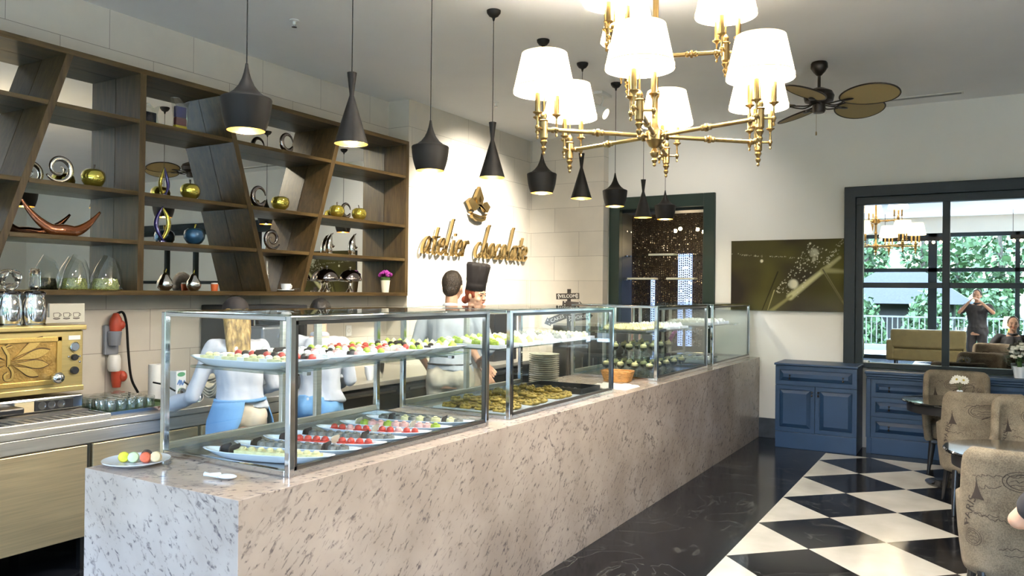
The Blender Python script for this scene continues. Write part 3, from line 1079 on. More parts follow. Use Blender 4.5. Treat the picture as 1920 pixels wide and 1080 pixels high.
def display_case(y0, y1, label, shelf_z=1.325, warm=False, led=True):
    x0, x1, z0, z1 = -3.085, -2.285, CZ, 1.558
    c = thing('display_case', label, 'display case', (x1, y0, z0), 0, None)
    o_ = off(c)
    p = 0.014
    g = G()
    for xx in (x0 + p, x1 - p):
        for yy in (y0 + p, y1 - p):
            g.box(xx - p, xx + p, yy - p, yy + p, z0, z1)
    for zz in (z0 + 0.012, z1 - 0.010):
        h_ = 0.012 if zz < 1.2 else 0.010
        g.box(x0 + 2 * p, x1 - 2 * p, y0, y0 + 2 * p, zz - h_, zz + h_)
        g.box(x0 + 2 * p, x1 - 2 * p, y1 - 2 * p, y1, zz - h_, zz + h_)
        g.box(x0, x0 + 2 * p, y0 + 2 * p, y1 - 2 * p, zz - h_, zz + h_)
        g.box(x1 - 2 * p, x1, y0 + 2 * p, y1 - 2 * p, zz - h_, zz + h_)
    g.build('chrome_frame', 'chrome', c, o_, bevel=0.003)
    # dark inner rim of the front and end panes
    g = G()
    a, b2 = y0 + 2 * p, y1 - 2 * p
    q = 0.014
    for (u0, u1, w0, w1) in ((a, b2, z1 - 0.020 - q, z1 - 0.020), (a, b2, z0 + 0.024, z0 + 0.024 + q), (a, a + q, z0 + 0.024, z1 - 0.02), (b2 - q, b2, z0 + 0.024, z1 - 0.02)):
        g.box(x1 - 0.022, x1 - 0.002, u0, u1, w0, w1)
    g.build('dark_rim', 'dark_steel', c, o_)
    G().box(x1 - 0.014, x1 - 0.009, a + q, b2 - q, z0 + 0.03, z1 - 0.03).build('front_pane', 'glass', c, o_)
    G().box(x0 + 2 * p, x1 - 2 * p, y0 + 0.010, y0 + 0.015, z0 + 0.024, z1 - 0.02).build('end_pane', 'glass', c, o_)
    G().box(x0 + 2 * p, x1 - 2 * p, y1 - 0.015, y1 - 0.010, z0 + 0.024, z1 - 0.02).build('end_pane', 'glass', c, o_)
    G().box(x0 + p, x1 - p, y0 + p, y1 - p, z1, z1 + 0.006).build('top_pane', 'glass_green', c, o_)
    ym = (y0 + y1) / 2
    g = G()
    for yy in (ym - 0.02, ym + 0.22):
        g.box(x0, x0 + 0.025, yy - 0.02, yy + 0.02, z0 + 0.024, z1 - 0.02)
    g.box(x0, x0 + 0.028, y0 + 2 * p, y1 - 2 * p, z0 + 0.024, z0 + 0.052)
    g.build('rear_door_rails', 'brushed_steel', c, o_, bevel=0.002)
    if shelf_z:
        G().box(-2.93, -2.40, y0 + 0.035, y1 - 0.035, shelf_z - 0.005, shelf_z + 0.005).build('glass_shelf', 'glass_green', c, o_)
        g = G()
        for yy in (y0 + 0.2, y1 - 0.2):
            for xx, s_ in ((-2.93, -1), (-2.40, 1)):
                g.box(xx - 0.012, xx + 0.012, yy - 0.012, yy + 0.012, shelf_z - 0.02, shelf_z - 0.006)
            g.tube([(x0 + 0.025, yy, shelf_z - 0.013), (-2.40, yy, shelf_z - 0.013)], 0.005, 6)
        g.build('shelf_clamps', 'chrome', c, o_, smooth=1)
    if led:
        g = G().box(x1 - 0.060, x1 - 0.032, y0 + 0.04, y1 - 0.04, z1 - 0.016, z1 - 0.008)
        g.build('light_rail', 'dark_steel', c, o_)
        G().tube([(x1 - 0.046, y0 + 0.08, z1 - 0.024), (x1 - 0.046, y1 - 0.08, z1 - 0.024)], 0.008, 8).build('light_tube', 'led_warm' if warm else 'led_white', c, o_, smooth=1)
    G().box(x0 + 0.03, x1 - 0.03, y0 + 0.03, y1 - 0.03, z0 + 0.001, z0 + 0.006).build('base_plate', 'brushed_steel' if False else 'steel', c, o_)
    return c
display_case(2.161, 3.60, 'nearest glass display case with boat platters on both levels', warm=True)
display_case(3.82, 5.30, 'second glass display case holding a plate stack and green pastries')
display_case(6.20, 7.62, 'third glass display case with dessert glasses and a bright light tube')
display_case(7.80, 9.28, 'farthest glass display case touching the back wall')

# ------------------------------------------------------------ shelving on the left wall
SX0, SX1 = -5.475, -5.18
t_ = thing('shelving_unit', 'dark wood wall shelving with slanted dividers and mirrored back', 'shelving', (SX1, 3.45, 1.645))
ST = off(t_)
TOPZ, BOTZ = 3.245, 1.645
YE0, YE1 = 0.6, 6.53
G().box(SX0, SX1, YE0, YE1, TOPZ - 0.038, TOPZ).build('top_board', 'shelf_wood_side', t_, ST, bevel=0.002)
G().box(SX0, SX1, YE0, YE1, BOTZ - 0.034, BOTZ).build('bottom_board', 'shelf_wood_side', t_, ST, bevel=0.002)
divs = [(0.62, 0.62), (2.93, 2.43), (3.462, 3.455), (4.172, 4.645), (5.507, 5.028), (6.505, 6.505)]   # y at top, y at bottom
for a, b2 in divs:
    hw = 0.024
    poly = [(b2 - hw, BOTZ), (b2 + hw, BOTZ), (a + hw, TOPZ - 0.038), (a - hw, TOPZ - 0.038)]
    G().prism(poly, lambda u, v, d: (d, u, v), SX0, SX1 + 0.002).build('divider', 'shelf_wood', t_, ST, bevel=0.002)
def dy(i, z):
    a, b2 = divs[i]
    return b2 + (a - b2) * (z - BOTZ) / (TOPZ - 0.038 - BOTZ)
for z_ in (2.878, 2.358, 2.006):
    for i in range(5):
        ya, yb = dy(i, z_) + 0.022, dy(i + 1, z_) - 0.022
        G().box(SX0, SX1 - 0.004, ya, yb, z_ - 0.030, z_).build('shelf', 'shelf_wood_side', t_, ST, bevel=0.002)
G().box(-5.49, -5.476, YE0, YE1, BOTZ - 0.03, TOPZ - 0.01).build('mirror_back', 'mirror', t_, ST)
# cold light strips hidden at the back edge of the boards
g = G()
for z_ in (3.207, 2.848):
    pass
# ------------------------------------------------------------ kitchen run along the left wall
BX, BZ = -4.47, 0.872
t_ = thing('kitchen_counter', 'long stainless steel back counter with panel doors under the shelving', 'counter', (BX, 1.0, 0))
o_ = off(t_)
G().box(XL + 0.005, BX, 0.2, 9.15, BZ - 0.045, BZ).build('worktop', 'brushed_steel', t_, o_, bevel=0.006)
G().box(XL + 0.02, BX - 0.03, 0.2, 4.25, 0.21, BZ - 0.047).build('carcass', 'dark_steel', t_, o_)
G().box(BX - 0.028, BX - 0.010, 0.2, 4.25, BZ - 0.125, BZ - 0.047).build('front_rail', 'brushed_steel', t_, o_, bevel=0.004)
for y0, y1 in ((0.3, 1.25), (1.28, 2.665), (2.70, 3.42), (3.45, 4.22)):
    d_ = G().box(BX - 0.028, BX - 0.006, y0, y1, 0.205, BZ - 0.132).build('door', 'door_steel_warm_reflection', t_, o_, bevel=0.004)
G().box(BX - 0.005, BX + 0.004, 1.94, 2.09, 0.62, 0.725).build('blue_label', 'label_dark', t_, o_)
g = G()
for yy in (0.25, 2.68, 4.2, 5.3, 6.4, 7.5, 8.9):
    for xx in (-5.3, BX - 0.08):
        g.box(xx - 0.02, xx + 0.02, yy - 0.02, yy + 0.02, 0.0, 0.21 if yy < 4.3 else BZ - 0.047)
g.build('feet', 'dark_steel', t_, o_)
G().box(XL + 0.05, BX - 0.05, 4.35, 9.1, 0.42, 0.45).build('lower_shelf', 'steel', t_, o_)
for y0 in (4.55, 5.65, 6.75):
    G().box(XL + 0.1, BX - 0.03, y0, y0 + 1.0, 0.50, 0.80).build('drawer', 'dark_steel', t_, o_, bevel=0.006)
    G().box(BX - 0.03, BX - 0.012, y0 + 0.05, y0 + 0.95, 0.755, 0.775).build('drawer_pull', 'steel', t_, o_)

# espresso machine with gilt dragonfly panel
t_ = thing('espresso_machine', 'gold fronted espresso machine with an embossed dragonfly panel', 'coffee machine', (-4.75, 2.36, BZ))
o_ = off(t_)
ex, ey0, ey1 = -4.75, 1.90, 2.792
G().box(-5.30, ex, ey0, ey1, 1.028, 1.40).build('body', 'brushed_gold', t_, o_, bevel=0.008)
G().box(-5.32, ex + 0.025, ey0 - 0.01, ey1 + 0.008, 1.402, 1.432).build('top_ledge', 'brushed_gold', t_, o_, bevel=0.006)
G().box(-5.30, ex + 0.012, ey0, ey1, 1.030, 1.062).build('lower_band', 'brushed_gold', t_, o_, bevel=0.004)
fn = lambda u, v, d: (ex + d, u, v)
g = G()
py0, py1, pz0, pz1 = 2.06, 2.655, 1.082, 1.365
for a, b2, c_, d_ in ((py0, py1, pz1 - 0.028, pz1), (py0, py1, pz0, pz0 + 0.028), (py0, py0 + 0.028, pz0, pz1), (py1 - 0.028, py1, pz0, pz1)):
    g.box(ex, ex + 0.014, a, b2, c_, d_)
g.build('panel_border', 'gilt_panel', t_, o_, bevel=0.003)
G().box(ex, ex + 0.003, py0 + 0.028, py1 - 0.028, pz0 + 0.028, pz1 - 0.028).build('panel', 'gilt_back', t_, o_)
g = G()
cyy, czz = 2.355, 1.235
for sgn in (-1, 1):
    for k, (ang, ln, wd) in enumerate(((34, 0.20, 0.036), (14, 0.215, 0.040), (-6, 0.205, 0.038), (-26, 0.16, 0.034))):
        pts = []
        a = R(ang)
        for i in range(17):
            t2 = i / 16
            wv_ = wd * math.sin(PI * t2 ** 1.7) * 0.62
            pts.append((t2 * ln, wv_))
        pts2 = pts + [(p[0], -p[1]) for p in reversed(pts[1:-1])]
        bx_, bz_ = 0.02, 0.012 - k * 0.012
        P = [(cyy + sgn * (bx_ + p[0] * math.cos(a) - p[1] * math.sin(a)), czz + bz_ + p[0] * math.sin(a) + p[1] * math.cos(a)) for p in pts2]
        cxm = sum(p[0] for p in P) / len(P)
        czm = sum(p[1] for p in P) / len(P)
        P2 = [(cxm + (p[0] - cxm) * 1.08, czm + (p[1] - czm) * 1.22) for p in P]
        g.prism(P2, fn, 0.003, 0.0045 + 0.0003 * k, 1)
        g.prism(P, fn, 0.004, 0.010, 0)
for pts, wd in (([(cyy - 0.03, czz + 0.09), (cyy - 0.012, czz + 0.055), (cyy, czz + 0.03), (cyy, czz - 0.03)], 0.016),
                ([(cyy - 0.012, czz + 0.075), (cyy + 0.02, czz + 0.085)], 0.008), ([(cyy - 0.018, czz + 0.085), (cyy + 0.012, czz + 0.105)], 0.007),
                ([(cyy, czz - 0.02), (cyy + 0.022, czz - 0.06), (cyy + 0.018, czz - 0.10), (cyy - 0.012, czz - 0.105), (cyy - 0.02, czz - 0.08), (cyy, czz - 0.065)], 0.012)):
    ribbon(g, pts, wd + 0.006, fn, 0.003, 0.0052, 1)
    ribbon(g, pts, wd, fn, 0.003, 0.010, 0)
G().prism([(0, 0), (0, 0.001), (0.001, 0)], fn, 0, 0.001)
g.build('dragonfly_relief', ['gilt_panel', 'gilt_shadow'], t_, o_, bevel=0)
RX = Matrix.Rotation(R(90), 3, 'Y')
def knob(parent, y, z, r, d, mat, x=ex, nm='knob'):
    return G().lathe([(0, 0), (r, 0), (r, d * 0.7), (r * 0.85, d), (0, d)], 24, (x, y, z), M=RX).build(nm, mat, parent, o_, smooth=1)
k1 = knob(t_, 2.735, 1.300, 0.029, 0.016, 'chrome', nm='pressure_gauge')
G().lathe([(0, 0.0165), (0.022, 0.0165), (0.022, 0.018), (0, 0.018)], 24, (ex, 2.735, 1.300), M=RX).build('dial', 'led_grey', k1, o_)
knob(t_, 2.735, 1.235, 0.020, 0.022, 'black_plastic')
knob(t_, 2.735, 1.155, 0.024, 0.022, 'black_plastic')
g = G()
for yy, zz in ((2.700, 1.240), (2.768, 1.240), (2.768, 1.205)):
    g.sphere((ex + 0.004, yy, zz), 0.008, 10, 6)
g.build('studs', 'chrome', t_, o_, smooth=1)
G().box(ex, ex + 0.003, 2.70, 2.772, 1.342, 1.368).build('nameplate', 'white_plastic', t_, o_)
g = G().lathe([(0, 0), (0.016, 0), (0.018, 0.03), (0.032, 0.045), (0.036, 0.065), (0.028, 0.085), (0, 0.09)], 24, (ex, 2.605, 1.125), M=RX)
g.build('steam_knob', 'chrome', t_, o_, smooth='all')
G().box(-5.30, ex + 0.03, ey0, ey1 - 0.01, 0.925, 1.012).build('chrome_base', 'chrome', t_, o_, bevel=0.012)
s_ = G().box(ex + 0.03, ex + 0.036, 2.49, 2.715, 0.935, 0.995).build('socket_strip', 'black_plastic', t_, o_, bevel=0.003)
for yy in (2.53, 2.585, 2.64):
    G().lathe([(0.022, 0), (0.024, 0.003), (0.019, 0.003), (0.017, 0.0005), (0, 0.0005)], 20, (ex + 0.036, yy, 0.965), M=RX).build('socket', 'dark_steel', s_, o_, smooth=1)
G().box(ex + 0.03, ex + 0.035, 2.38, 2.485, 0.935, 0.995).build('worn_plate', 'macaron_beige', t_, o_)
G().box(ex + 0.02, ex + 0.16, 2.20, 2.37, 0.945, 0.985).build('group_handle', 'black_plastic', t_, o_, bevel=0.01)
G().box(-5.25, ex + 0.10, ey0, ey1 - 0.02, BZ, 0.924).build('plinth', 'dark_steel', t_, o_)
t2_ = thing('drip_tray', 'flat stainless drip tray in front of the espresso machine', 'tray', (-4.58, 2.40, BZ))
G().box(-0.09, 0.085, -0.42, 0.42, 0.0, 0.034).build('pan', 'brushed_steel', t2_, bevel=0.004)
g = G()
for i in range(16):
    g.box(-0.075, 0.07, -0.40 + i * 0.052, -0.385 + i * 0.052, 0.034, 0.037)
g.build('grate', 'dark_steel', t2_)

# beige board with cup drawings standing on the machine
t_ = thing('cup_panel', 'beige panel with three small cup drawings behind the steel jars', 'panel', (-5.10, 2.90, 1.432))
G().box(-0.01, 0.01, -0.13, 0.10, 0.0, 0.125).build('board', 'porcelain_warm', t_, bevel=0.003)
g = G()
for i in range(3):
    yy = -0.085 + i * 0.064
    f2 = lambda u, v, d: (0.0105 + d, yy + u, 0.035 + v)
    ribbon(g, [(-0.02, 0.028), (-0.018, 0.006), (-0.008, 0.0), (0.008, 0.0), (0.016, 0.006), (0.018, 0.028), (-0.02, 0.028)], 0.003, f2, 0, 0.0005)
    ribbon(g, [(0.018, 0.024), (0.028, 0.02), (0.026, 0.01), (0.016, 0.008)], 0.003, f2, 0, 0.0005)
    ribbon(g, [(-0.022, -0.006), (0.0, -0.010), (0.022, -0.006)], 0.006, f2, 0, 0.0005)
g.build('cup_drawings', 'print_ink', t_)
G().box(-5.16, -5.08, 1.95, 2.77, 1.432, 1.47).build('grinder_shelf', 'porcelain_warm')
tag(bpy.data.objects['grinder_shelf'], 'low beige ledge along the top of the espresso machine behind the jars', 'ledge')

# steel jars with twisted glass finials
def jar(loc, label, ring):
    j = thing('steel_jar', label, 'jar', loc, 0, None)
    G().lathe([(0, 0), (0.062, 0), (0.064, 0.006), (0.058, 0.014), (0.064, 0.04), (0.066, 0.09), (0.062, 0.14), (0.055, 0.165), (0.057, 0.185), (0.0, 0.185)], 32).build('body', 'chrome', j, smooth=1)
    l_ = G().lathe([(0, 0.186), (0.060, 0.186), (0.062, 0.194), (0.050, 0.204), (0.0, 0.208)], 32).build('lid', 'smoke_metal', j, smooth=1)
    g = G()
    if ring:
        g.tube([(0, 0.045 * math.cos(a), 0.272 + 0.048 * math.sin(a)) for a in [2 * PI * i / 24 for i in range(24)]], [0.020 + 0.006 * math.sin(3 * 2 * PI * i / 24) for i in range(24)], 10, closed=True)
    else:
        g.lathe([(0, 0.208), (0.026, 0.212), (0.033, 0.24), (0.031, 0.29), (0.033, 0.325), (0.022, 0.34), (0, 0.342)], 9)
    g.build('glass_finial', 'glass_solid', l_, smooth='all')
    return j
jar((-4.86, 2.415, 1.432), 'steel jar with ring shaped glass finial at the left edge', True)
jar((-4.84, 2.545, 1.432), 'steel jar with upright glass finial beside the cup panel', False)

# tray of upturned glasses, ladles, paper roll, carton, square plates
t_ = thing('glass_tray', 'shallow steel tray holding rows of tumblers on the back counter', 'tray', (-4.78, 3.10, BZ))
G().box(-0.24, 0.24, -0.26, 0.26, 0.0, 0.008).box(-0.25, -0.24, -0.27, 0.27, 0, 0.03).box(0.24, 0.25, -0.27, 0.27, 0, 0.03).box(-0.25, 0.25, -0.27, -0.26, 0, 0.03).box(-0.25, 0.25, 0.26, 0.27, 0, 0.03).build('pan', 'steel', t_)
G().box(-0.235, 0.235, -0.255, 0.255, 0.009, 0.014).build('green_mat', 'stem_green', t_)
gl = None
for i in range(6):
    for k in range(5):
        loc = (-4.78 - 0.17 + i * 0.068, 3.10 - 0.22 + k * 0.066 + (i % 2) * 0.01, BZ + 0.0145)
        if gl is None:
            gl = G().lathe([(0.031, 0), (0.030, 0.075), (0.026, 0.082), (0.0, 0.082), (0.0, 0.072), (0.024, 0.070), (0.028, 0.0)], 16, closed=False).build('tumbler', 'glass_ware', smooth=1)
            c = gl
            gl.location = loc
        else:
            c = gl.copy()
            COL.objects.link(c)
            c.location = loc
        W5 = ['first', 'second', 'third', 'fourth', 'fifth', 'sixth']
        tag(c, 'clear tumbler on the steel tray, %s row from the wall, %s from the left' % (W5[i], W5[k]), 'glass', 'tumblers on the steel tray')
def ladle(loc, rz, label):
    l_ = thing('ladle', label, 'ladle', loc, rz)
    G().lathe([(0.0, 0.0), (0.026, 0.006), (0.042, 0.028), (0.046, 0.05), (0.043, 0.05), (0.038, 0.028), (0.0, 0.004)], 24, M=Matrix.Rotation(R(62), 3, 'Y'), c=(0.03, 0, 0.042)).build('bowl', 'chrome', l_, smooth=1)
    G().tube([(0.0, 0, 0.085), (-0.10, 0.03, 0.12), (-0.20, 0.05, 0.13)], 0.006, 8).build('handle', 'cable_black', l_, smooth=1)
ladle((-4.64, 3.36, BZ + 0.015), R(20), 'left of the two round steel ladles behind the tumblers')
ladle((-4.60, 3.46, BZ + 0.001), R(-10), 'right of the two round steel ladles nearest the first case')
t_ = thing('paper_roll', 'white kitchen paper roll standing on the back counter', 'paper roll', (-5.10, 3.54, BZ))
G().lathe([(0.055, 0.0), (0.055, 0.24), (0.02, 0.24), (0.02, 0.0)], 32, closed=True).build('paper', 'paper', t_, smooth=1)
G().lathe([(0.019, 0.001), (0.019, 0.239), (0.016, 0.239), (0.016, 0.001)], 20, closed=True).build('core', 'porcelain_warm', t_, smooth=1)
t_ = thing('milk_carton', 'pale green and blue milk carton beside the paper roll', 'carton', (-4.93, 3.59, BZ), R(8))
G().box(-0.035, 0.035, -0.045, 0.045, 0, 0.20).build('box', 'porcelain', t_, bevel=0.003)
g = G()
fc = lambda u, v, d: (0.0352 + d, u, v)
g.prism([(0.036 * math.cos(a), 0.175 + 0.016 * math.sin(a)) for a in [2 * PI * i / 20 for i in range(20)]], fc, 0, 0.0006)
g.prism([(0.034 * math.cos(a), 0.045 + 0.034 * math.sin(a)) for a in [2 * PI * i / 20 for i in range(20)]], fc, 0, 0.0006)
g.build('green_print', 'milk_green', t_)
g = G()
ribbon(g, [(-0.034, 0.105), (-0.015, 0.135), (-0.012, 0.10), (0.0, 0.13), (0.01, 0.10), (0.03, 0.13)], 0.012, fc, 0, 0.0006)
g.build('blue_print', 'print_blue', t_)
sq = None
for (bx_, by_, n_, where) in ((-4.98, 3.98, 6, 'taller back stack'), (-4.78, 3.86, 4, 'lower front stack')):
    for i in range(n_):
        loc = (bx_, by_, BZ + 0.001 + i * 0.022)
        if sq is None:
            g = G()
            n = 16
            vs, fs = [], []
            for a in range(n + 1):
                for b2 in range(n + 1):
                    u, v = a / n * 2 - 1, b2 / n * 2 - 1
                    h = 0.045 * (abs(u) ** 2.2 * abs(v) ** 2.2) ** 0.6 + 0.035 * max(0, u * u - 0.2) * 0.6
                    vs.append((u * 0.115, v * 0.115, 0.004 + h))
            m0 = len(vs)
            vs += [(x, y, z - 0.006 if z > 0.01 else 0.0) for x, y, z in vs]
            for a in range(n):
                for b2 in range(n):
                    q0 = a * (n + 1) + b2
                    q = (q0, q0 + n + 1, q0 + n + 2, q0 + 1)
                    fs.append(q)
                    fs.append(tuple(m0 + i_ for i_ in reversed(q)))
            for a in range(n):
                for q in ((a, a + 1), ((n) * (n + 1) + a, n * (n + 1) + a + 1), (a * (n + 1), (a + 1) * (n + 1)), (a * (n + 1) + n, (a + 1) * (n + 1) + n)):
                    fs.append((q[0], q[1], m0 + q[1], m0 + q[0]))
            sq = g.add(vs, fs).build('square_plate', 'porcelain_warm', smooth='all')
            o = sq
        else:
            o = sq.copy()
            COL.objects.link(o)
        o.location = loc
        o.rotation_euler = (0, 0, R(12 if n_ == 6 else -8))
        tag(o, '%s cream square dish in the %s on the back counter' % ('topmost' if i == n_ - 1 else 'lowest' if i == 0 else W5[i] + ' from the bottom', where), 'dish', 'square dishes, ' + where)
# red and grey industrial plugs on the wall
t_ = thing('power_plug', 'red and grey power plug pushed in the upper wall socket', 'plug', (-5.44, 3.43, 1.19))
o_ = (0, 0, 0)
G().box(-0.055, -0.02, -0.06, 0.05, -0.02, 0.20).build('socket_box', 'grey_plastic', t_, bevel=0.01)
G().lathe([(0.040, 0), (0.050, 0.10), (0.046, 0.105), (0, 0.105)], 20, (0.0, 0.0, 0.05)).build('collar', 'grey_plastic', t_, smooth=1)
G().lathe([(0.040, 0.0), (0.046, 0.05), (0.040, 0.09), (0.018, 0.13), (0.0, 0.135)], 20, (0.0, 0.01, 0.155)).sphere((0.03, 0.035, 0.20), (0.02, 0.028, 0.034), 12, 8).build('plug_body', 'red_plastic', t_, smooth=1)
G().tube(smooth_path([(0, 0.01, 0.28), (0.02, 0.05, 0.29), (0.02, 0.08, 0.2), (0.015, 0.10, 0.0), (0.01, 0.13, -0.2), (0.02, 0.18, -0.315)]), 0.009, 8).build('cable', 'cable_black', t_, smooth=1)
t_ = thing('power_plug', 'white and red power plug hanging below the grey socket', 'plug', (-5.44, 3.44, 0.98))
G().lathe([(0.036, 0.0), (0.046, 0.02), (0.046, 0.09), (0.036, 0.12), (0.0, 0.12)], 20, (0, -0.01, 0.07)).build('white_collar', 'white_plastic', t_, smooth=1)
G().lathe([(0.0, -0.05), (0.028, -0.05), (0.036, 0.0), (0.040, 0.07), (0.0, 0.07)], 20, (0, 0.01, 0.0)).sphere((0.03, 0.04, 0.03), (0.025, 0.032, 0.04), 12, 8).build('plug_body', 'red_plastic', t_, smooth=1)
# wall socket
t_ = thing('wall_socket', 'white square socket on the tiled wall seen above the first case', 'socket', (XL + 0.001, 5.976, 1.252))
G().box(0, 0.008, -0.04, 0.04, -0.055, 0.055).build('plate', 'white_plastic', t_, bevel=0.003)
G().lathe([(0.022, 0.0), (0.022, 0.010), (0.018, 0.010), (0.016, 0.004), (0, 0.004)], 20, M=RX).build('insert', 'porcelain_warm', t_, smooth=1)
# dark cabinet, grey mixer machine, bowls, boxes further along
t_ = thing('warming_cabinet', 'black warming cabinet on the back counter behind the blonde worker', 'cabinet', (-5.2, 4.62, BZ))
G().box(-0.28, 0.18, -0.42, 0.32, 0.0, 0.66).build('body', 'black_plastic', t_, bevel=0.01)
G().box(0.18, 0.195, -0.38, 0.28, 0.08, 0.60).build('door', 'black_gloss', t_, bevel=0.006)
G().tube([(0.22, -0.3, 0.12), (0.22, -0.3, 0.55)], 0.008, 8).build('handle', 'chrome', t_, smooth=1)
t_ = thing('coffee_grinder', 'pale grey machine with a column of black buttons left of the case corner post', 'machine', (-4.845, 4.36, BZ))
G().box(-0.12, 0.10, -0.16, 0.20, 0.0, 0.50).build('housing', 'led_grey', t_, bevel=0.02)
g = G()
for i in range(5):
    g.lathe([(0, 0), (0.011, 0), (0.011, 0.006), (0, 0.006)], 12, (0.10, 0.15, 0.44 - i * 0.035), M=RX)
g.build('buttons', 'black_plastic', t_)
G().lathe([(0, 0), (0.034, 0), (0.03, 0.012), (0, 0.012)], 20, (0.10, 0.02, 0.42), M=RX).build('dial', 'chrome', t_, smooth=1)
def mixing(loc, r, h, mat, nm, label, cat):
    o = G().lathe([(0.0, 0.0), (r * 0.5, 0.0), (r * 0.9, h * 0.5), (r, h), (r * 0.95, h), (r * 0.84, h * 0.5), (r * 0.45, 0.01), (0, 0.01)], 24).build(nm, mat, smooth=1)
    o.location = loc
    tag(o, label, cat)
mixing((-4.66, 5.02, BZ), 0.09, 0.10, 'porcelain', 'mixing_bowl', 'round white bowl on the back counter under the first case shelf', 'bowl')
mixing((-4.60, 5.28, BZ), 0.05, 0.12, 'porcelain', 'milk_jug', 'white jug beside the round white bowl', 'jug')
mixing((-4.75, 4.72, BZ), 0.045, 0.13, 'steel', 'steel_cup', 'tall steel cup left of the round white bowl', 'cup')
mixing((-4.62, 5.44, BZ), 0.04, 0.14, 'steel', 'steel_cup', 'tall steel cup right of the white jug', 'cup')
mixing((-4.62, 6.30, BZ), 0.07, 0.13, 'porcelain_warm', 'cream_jar', 'cream jar on the back counter behind the man', 'jar')
t_ = thing('till_computer', 'dark till computer with two small white stickers on the back counter', 'computer', (-4.8, 7.75, BZ))
G().box(-0.15, 0.12, -0.28, 0.22, 0.0, 0.54).build('housing', 'black_plastic', t_, bevel=0.008)
G().box(0.12, 0.123, 0.02, 0.10, 0.44, 0.50).box(0.12, 0.123, 0.03, 0.07, 0.34, 0.38).build('stickers', 'paper', t_)
t_ = thing('steel_fridge', 'low stainless fridge standing against the far tiled wall', 'fridge', (-3.93, 8.75, 0))
G().box(-0.5, 0.5, -0.35, 0.40, 0.06, 1.30).build('body', 'brushed_steel', t_, bevel=0.008)
for xx in (-0.25, 0.25):
    d_ = G().box(xx - 0.235, xx + 0.235, -0.375, -0.352, 0.10, 1.27).build('door', 'glass_green' if False else 'dark_steel', t_, bevel=0.006)
    G().tube([(xx + (0.18 if xx < 0 else -0.18), -0.40, 0.5), (xx + (0.18 if xx < 0 else -0.18), -0.40, 0.9)], 0.008, 8).build('handle', 'chrome', d_, smooth=1)
g = G()
for xx in (-0.42, 0.42):
    for yy in (-0.28, 0.32):
        g.lathe([(0, 0), (0.02, 0), (0.02, 0.06), (0, 0.06)], 12, (xx, yy, 0))
g.build('feet', 'black_plastic', t_)
# ------------------------------------------------------------ ornaments on the shelves
OX = -5.29
def apple(loc, r, mat, label, stem='bronze_dark', h=0.82):
    a = thing('glass_apple', label, 'ornament', loc, random.random() * 3)
    g = G()
    g.lathe([(0.0, 0.004), (r * 0.40, 0.0), (r * 0.72, r * 0.22), (r * 0.96, r * 0.62), (r, r * 0.98), (r * 0.90, r * 1.36), (r * 0.62, r * 1.60), (r * 0.30, r * 1.58), (r * 0.10, r * 1.44), (0.0, r * 1.40)], 28)
    g.build('fruit', mat, a, smooth='all')
    G().tube([(0, 0, r * 1.40), (0.003, 0, r * 1.7), (0.010, 0, r * 2.05)], [0.004, 0.005, 0.008], 8).build('stalk', stem, a, smooth=1)
    return a
def swirl(loc, s, mat, label, tail=True, flip=1):
    """curled glass horn: thick foot that winds in to a thin spiral"""
    o = thing('spiral_ornament', label, 'ornament', loc)
    pts, rs = [], []
    for i in range(46):
        t2 = i / 45
        a = R(-150) + t2 * R(560)
        rad = s * (0.48 * (1 - t2) ** 0.8 + 0.08)
        pts.append((0.0, flip * rad * math.cos(a), s * 0.56 + rad * math.sin(a)))
        rs.append(s * (0.035 + 0.105 * math.sin(PI * min(1, t2 * 1.15 + 0.02)) * (1 - t2 * 0.7)))
    zmin = min(p[2] - r for p, r in zip(pts, rs))
    pts = [(p[0], p[1], p[2] - zmin) for p in pts]
    G().tube(pts, rs, 12).build('horn', mat, o, smooth='all')
    return o
def ring_swirl(loc, s, mat, label, flip=1):
    o = thing('spiral_ornament', label, 'ornament', loc)
    pts, rs = [], []
    for i in range(40):
        t2 = i / 39
        a = R(200) + t2 * R(330)
        pts.append((0, flip * s * 0.40 * math.cos(a), s * 0.46 + s * 0.44 * math.sin(a)))
        rs.append(s * (0.03 + 0.11 * math.sin(PI * t2 ** 0.6)))
    zmin = min(p[2] - r for p, r in zip(pts, rs))
    G().tube([(p[0], p[1], p[2] - zmin) for p in pts], rs, 12).build('horn', mat, o, smooth='all')
    return o
def flame(loc, h, label, c1='gold_glass', c2='indigo_glass', fl=1):
    o = thing('flame_ornament', label, 'ornament', loc)
    for sgn, mt in ((-1, c1), (1, c2)):
        pts, rs = [], []
        for i in range(24):
            t2 = i / 23
            pts.append((0.012 * sgn * math.cos(t2 * 5), fl * sgn * h * 0.17 * math.sin(PI * t2 ** 0.85), 0.018 + h * 0.93 * t2))
            rs.append(h * (0.055 * math.sin(PI * (0.12 + 0.83 * t2)) + 0.010))
        G().tube(pts, rs, 10).build('horn', mt, o, smooth='all')
    G().lathe([(0, 0), (h * 0.11, 0), (h * 0.10, 0.016), (0, 0.022)], 20).build('foot', c2, o, smooth=1)
    return o
ZA, ZB_, ZCc, ZD = 2.878, 2.358, 2.006, 1.645
swirl((OX, 2.93, ZB_), 0.17, 'silver', 'large silver spiral ornament on the third board between the first dividers')
apple((OX, 3.165, ZB_), 0.078, 'gold_glass', 'gold glass apple right of the large silver spiral')
flame((OX, 3.715, ZB_), 0.215, 'gold and violet twin flame ornament beside an apple on the upper middle board')
apple((OX, 3.945, ZB_), 0.076, 'gold_glass', 'gold glass apple right of the upper twin flame ornament')
o = thing('horned_bowl', 'wide amber glass bowl with long upswept horns on the left shelves', 'bowl', (OX + 0.02, 2.95, ZCc))
pts, rs = [], []
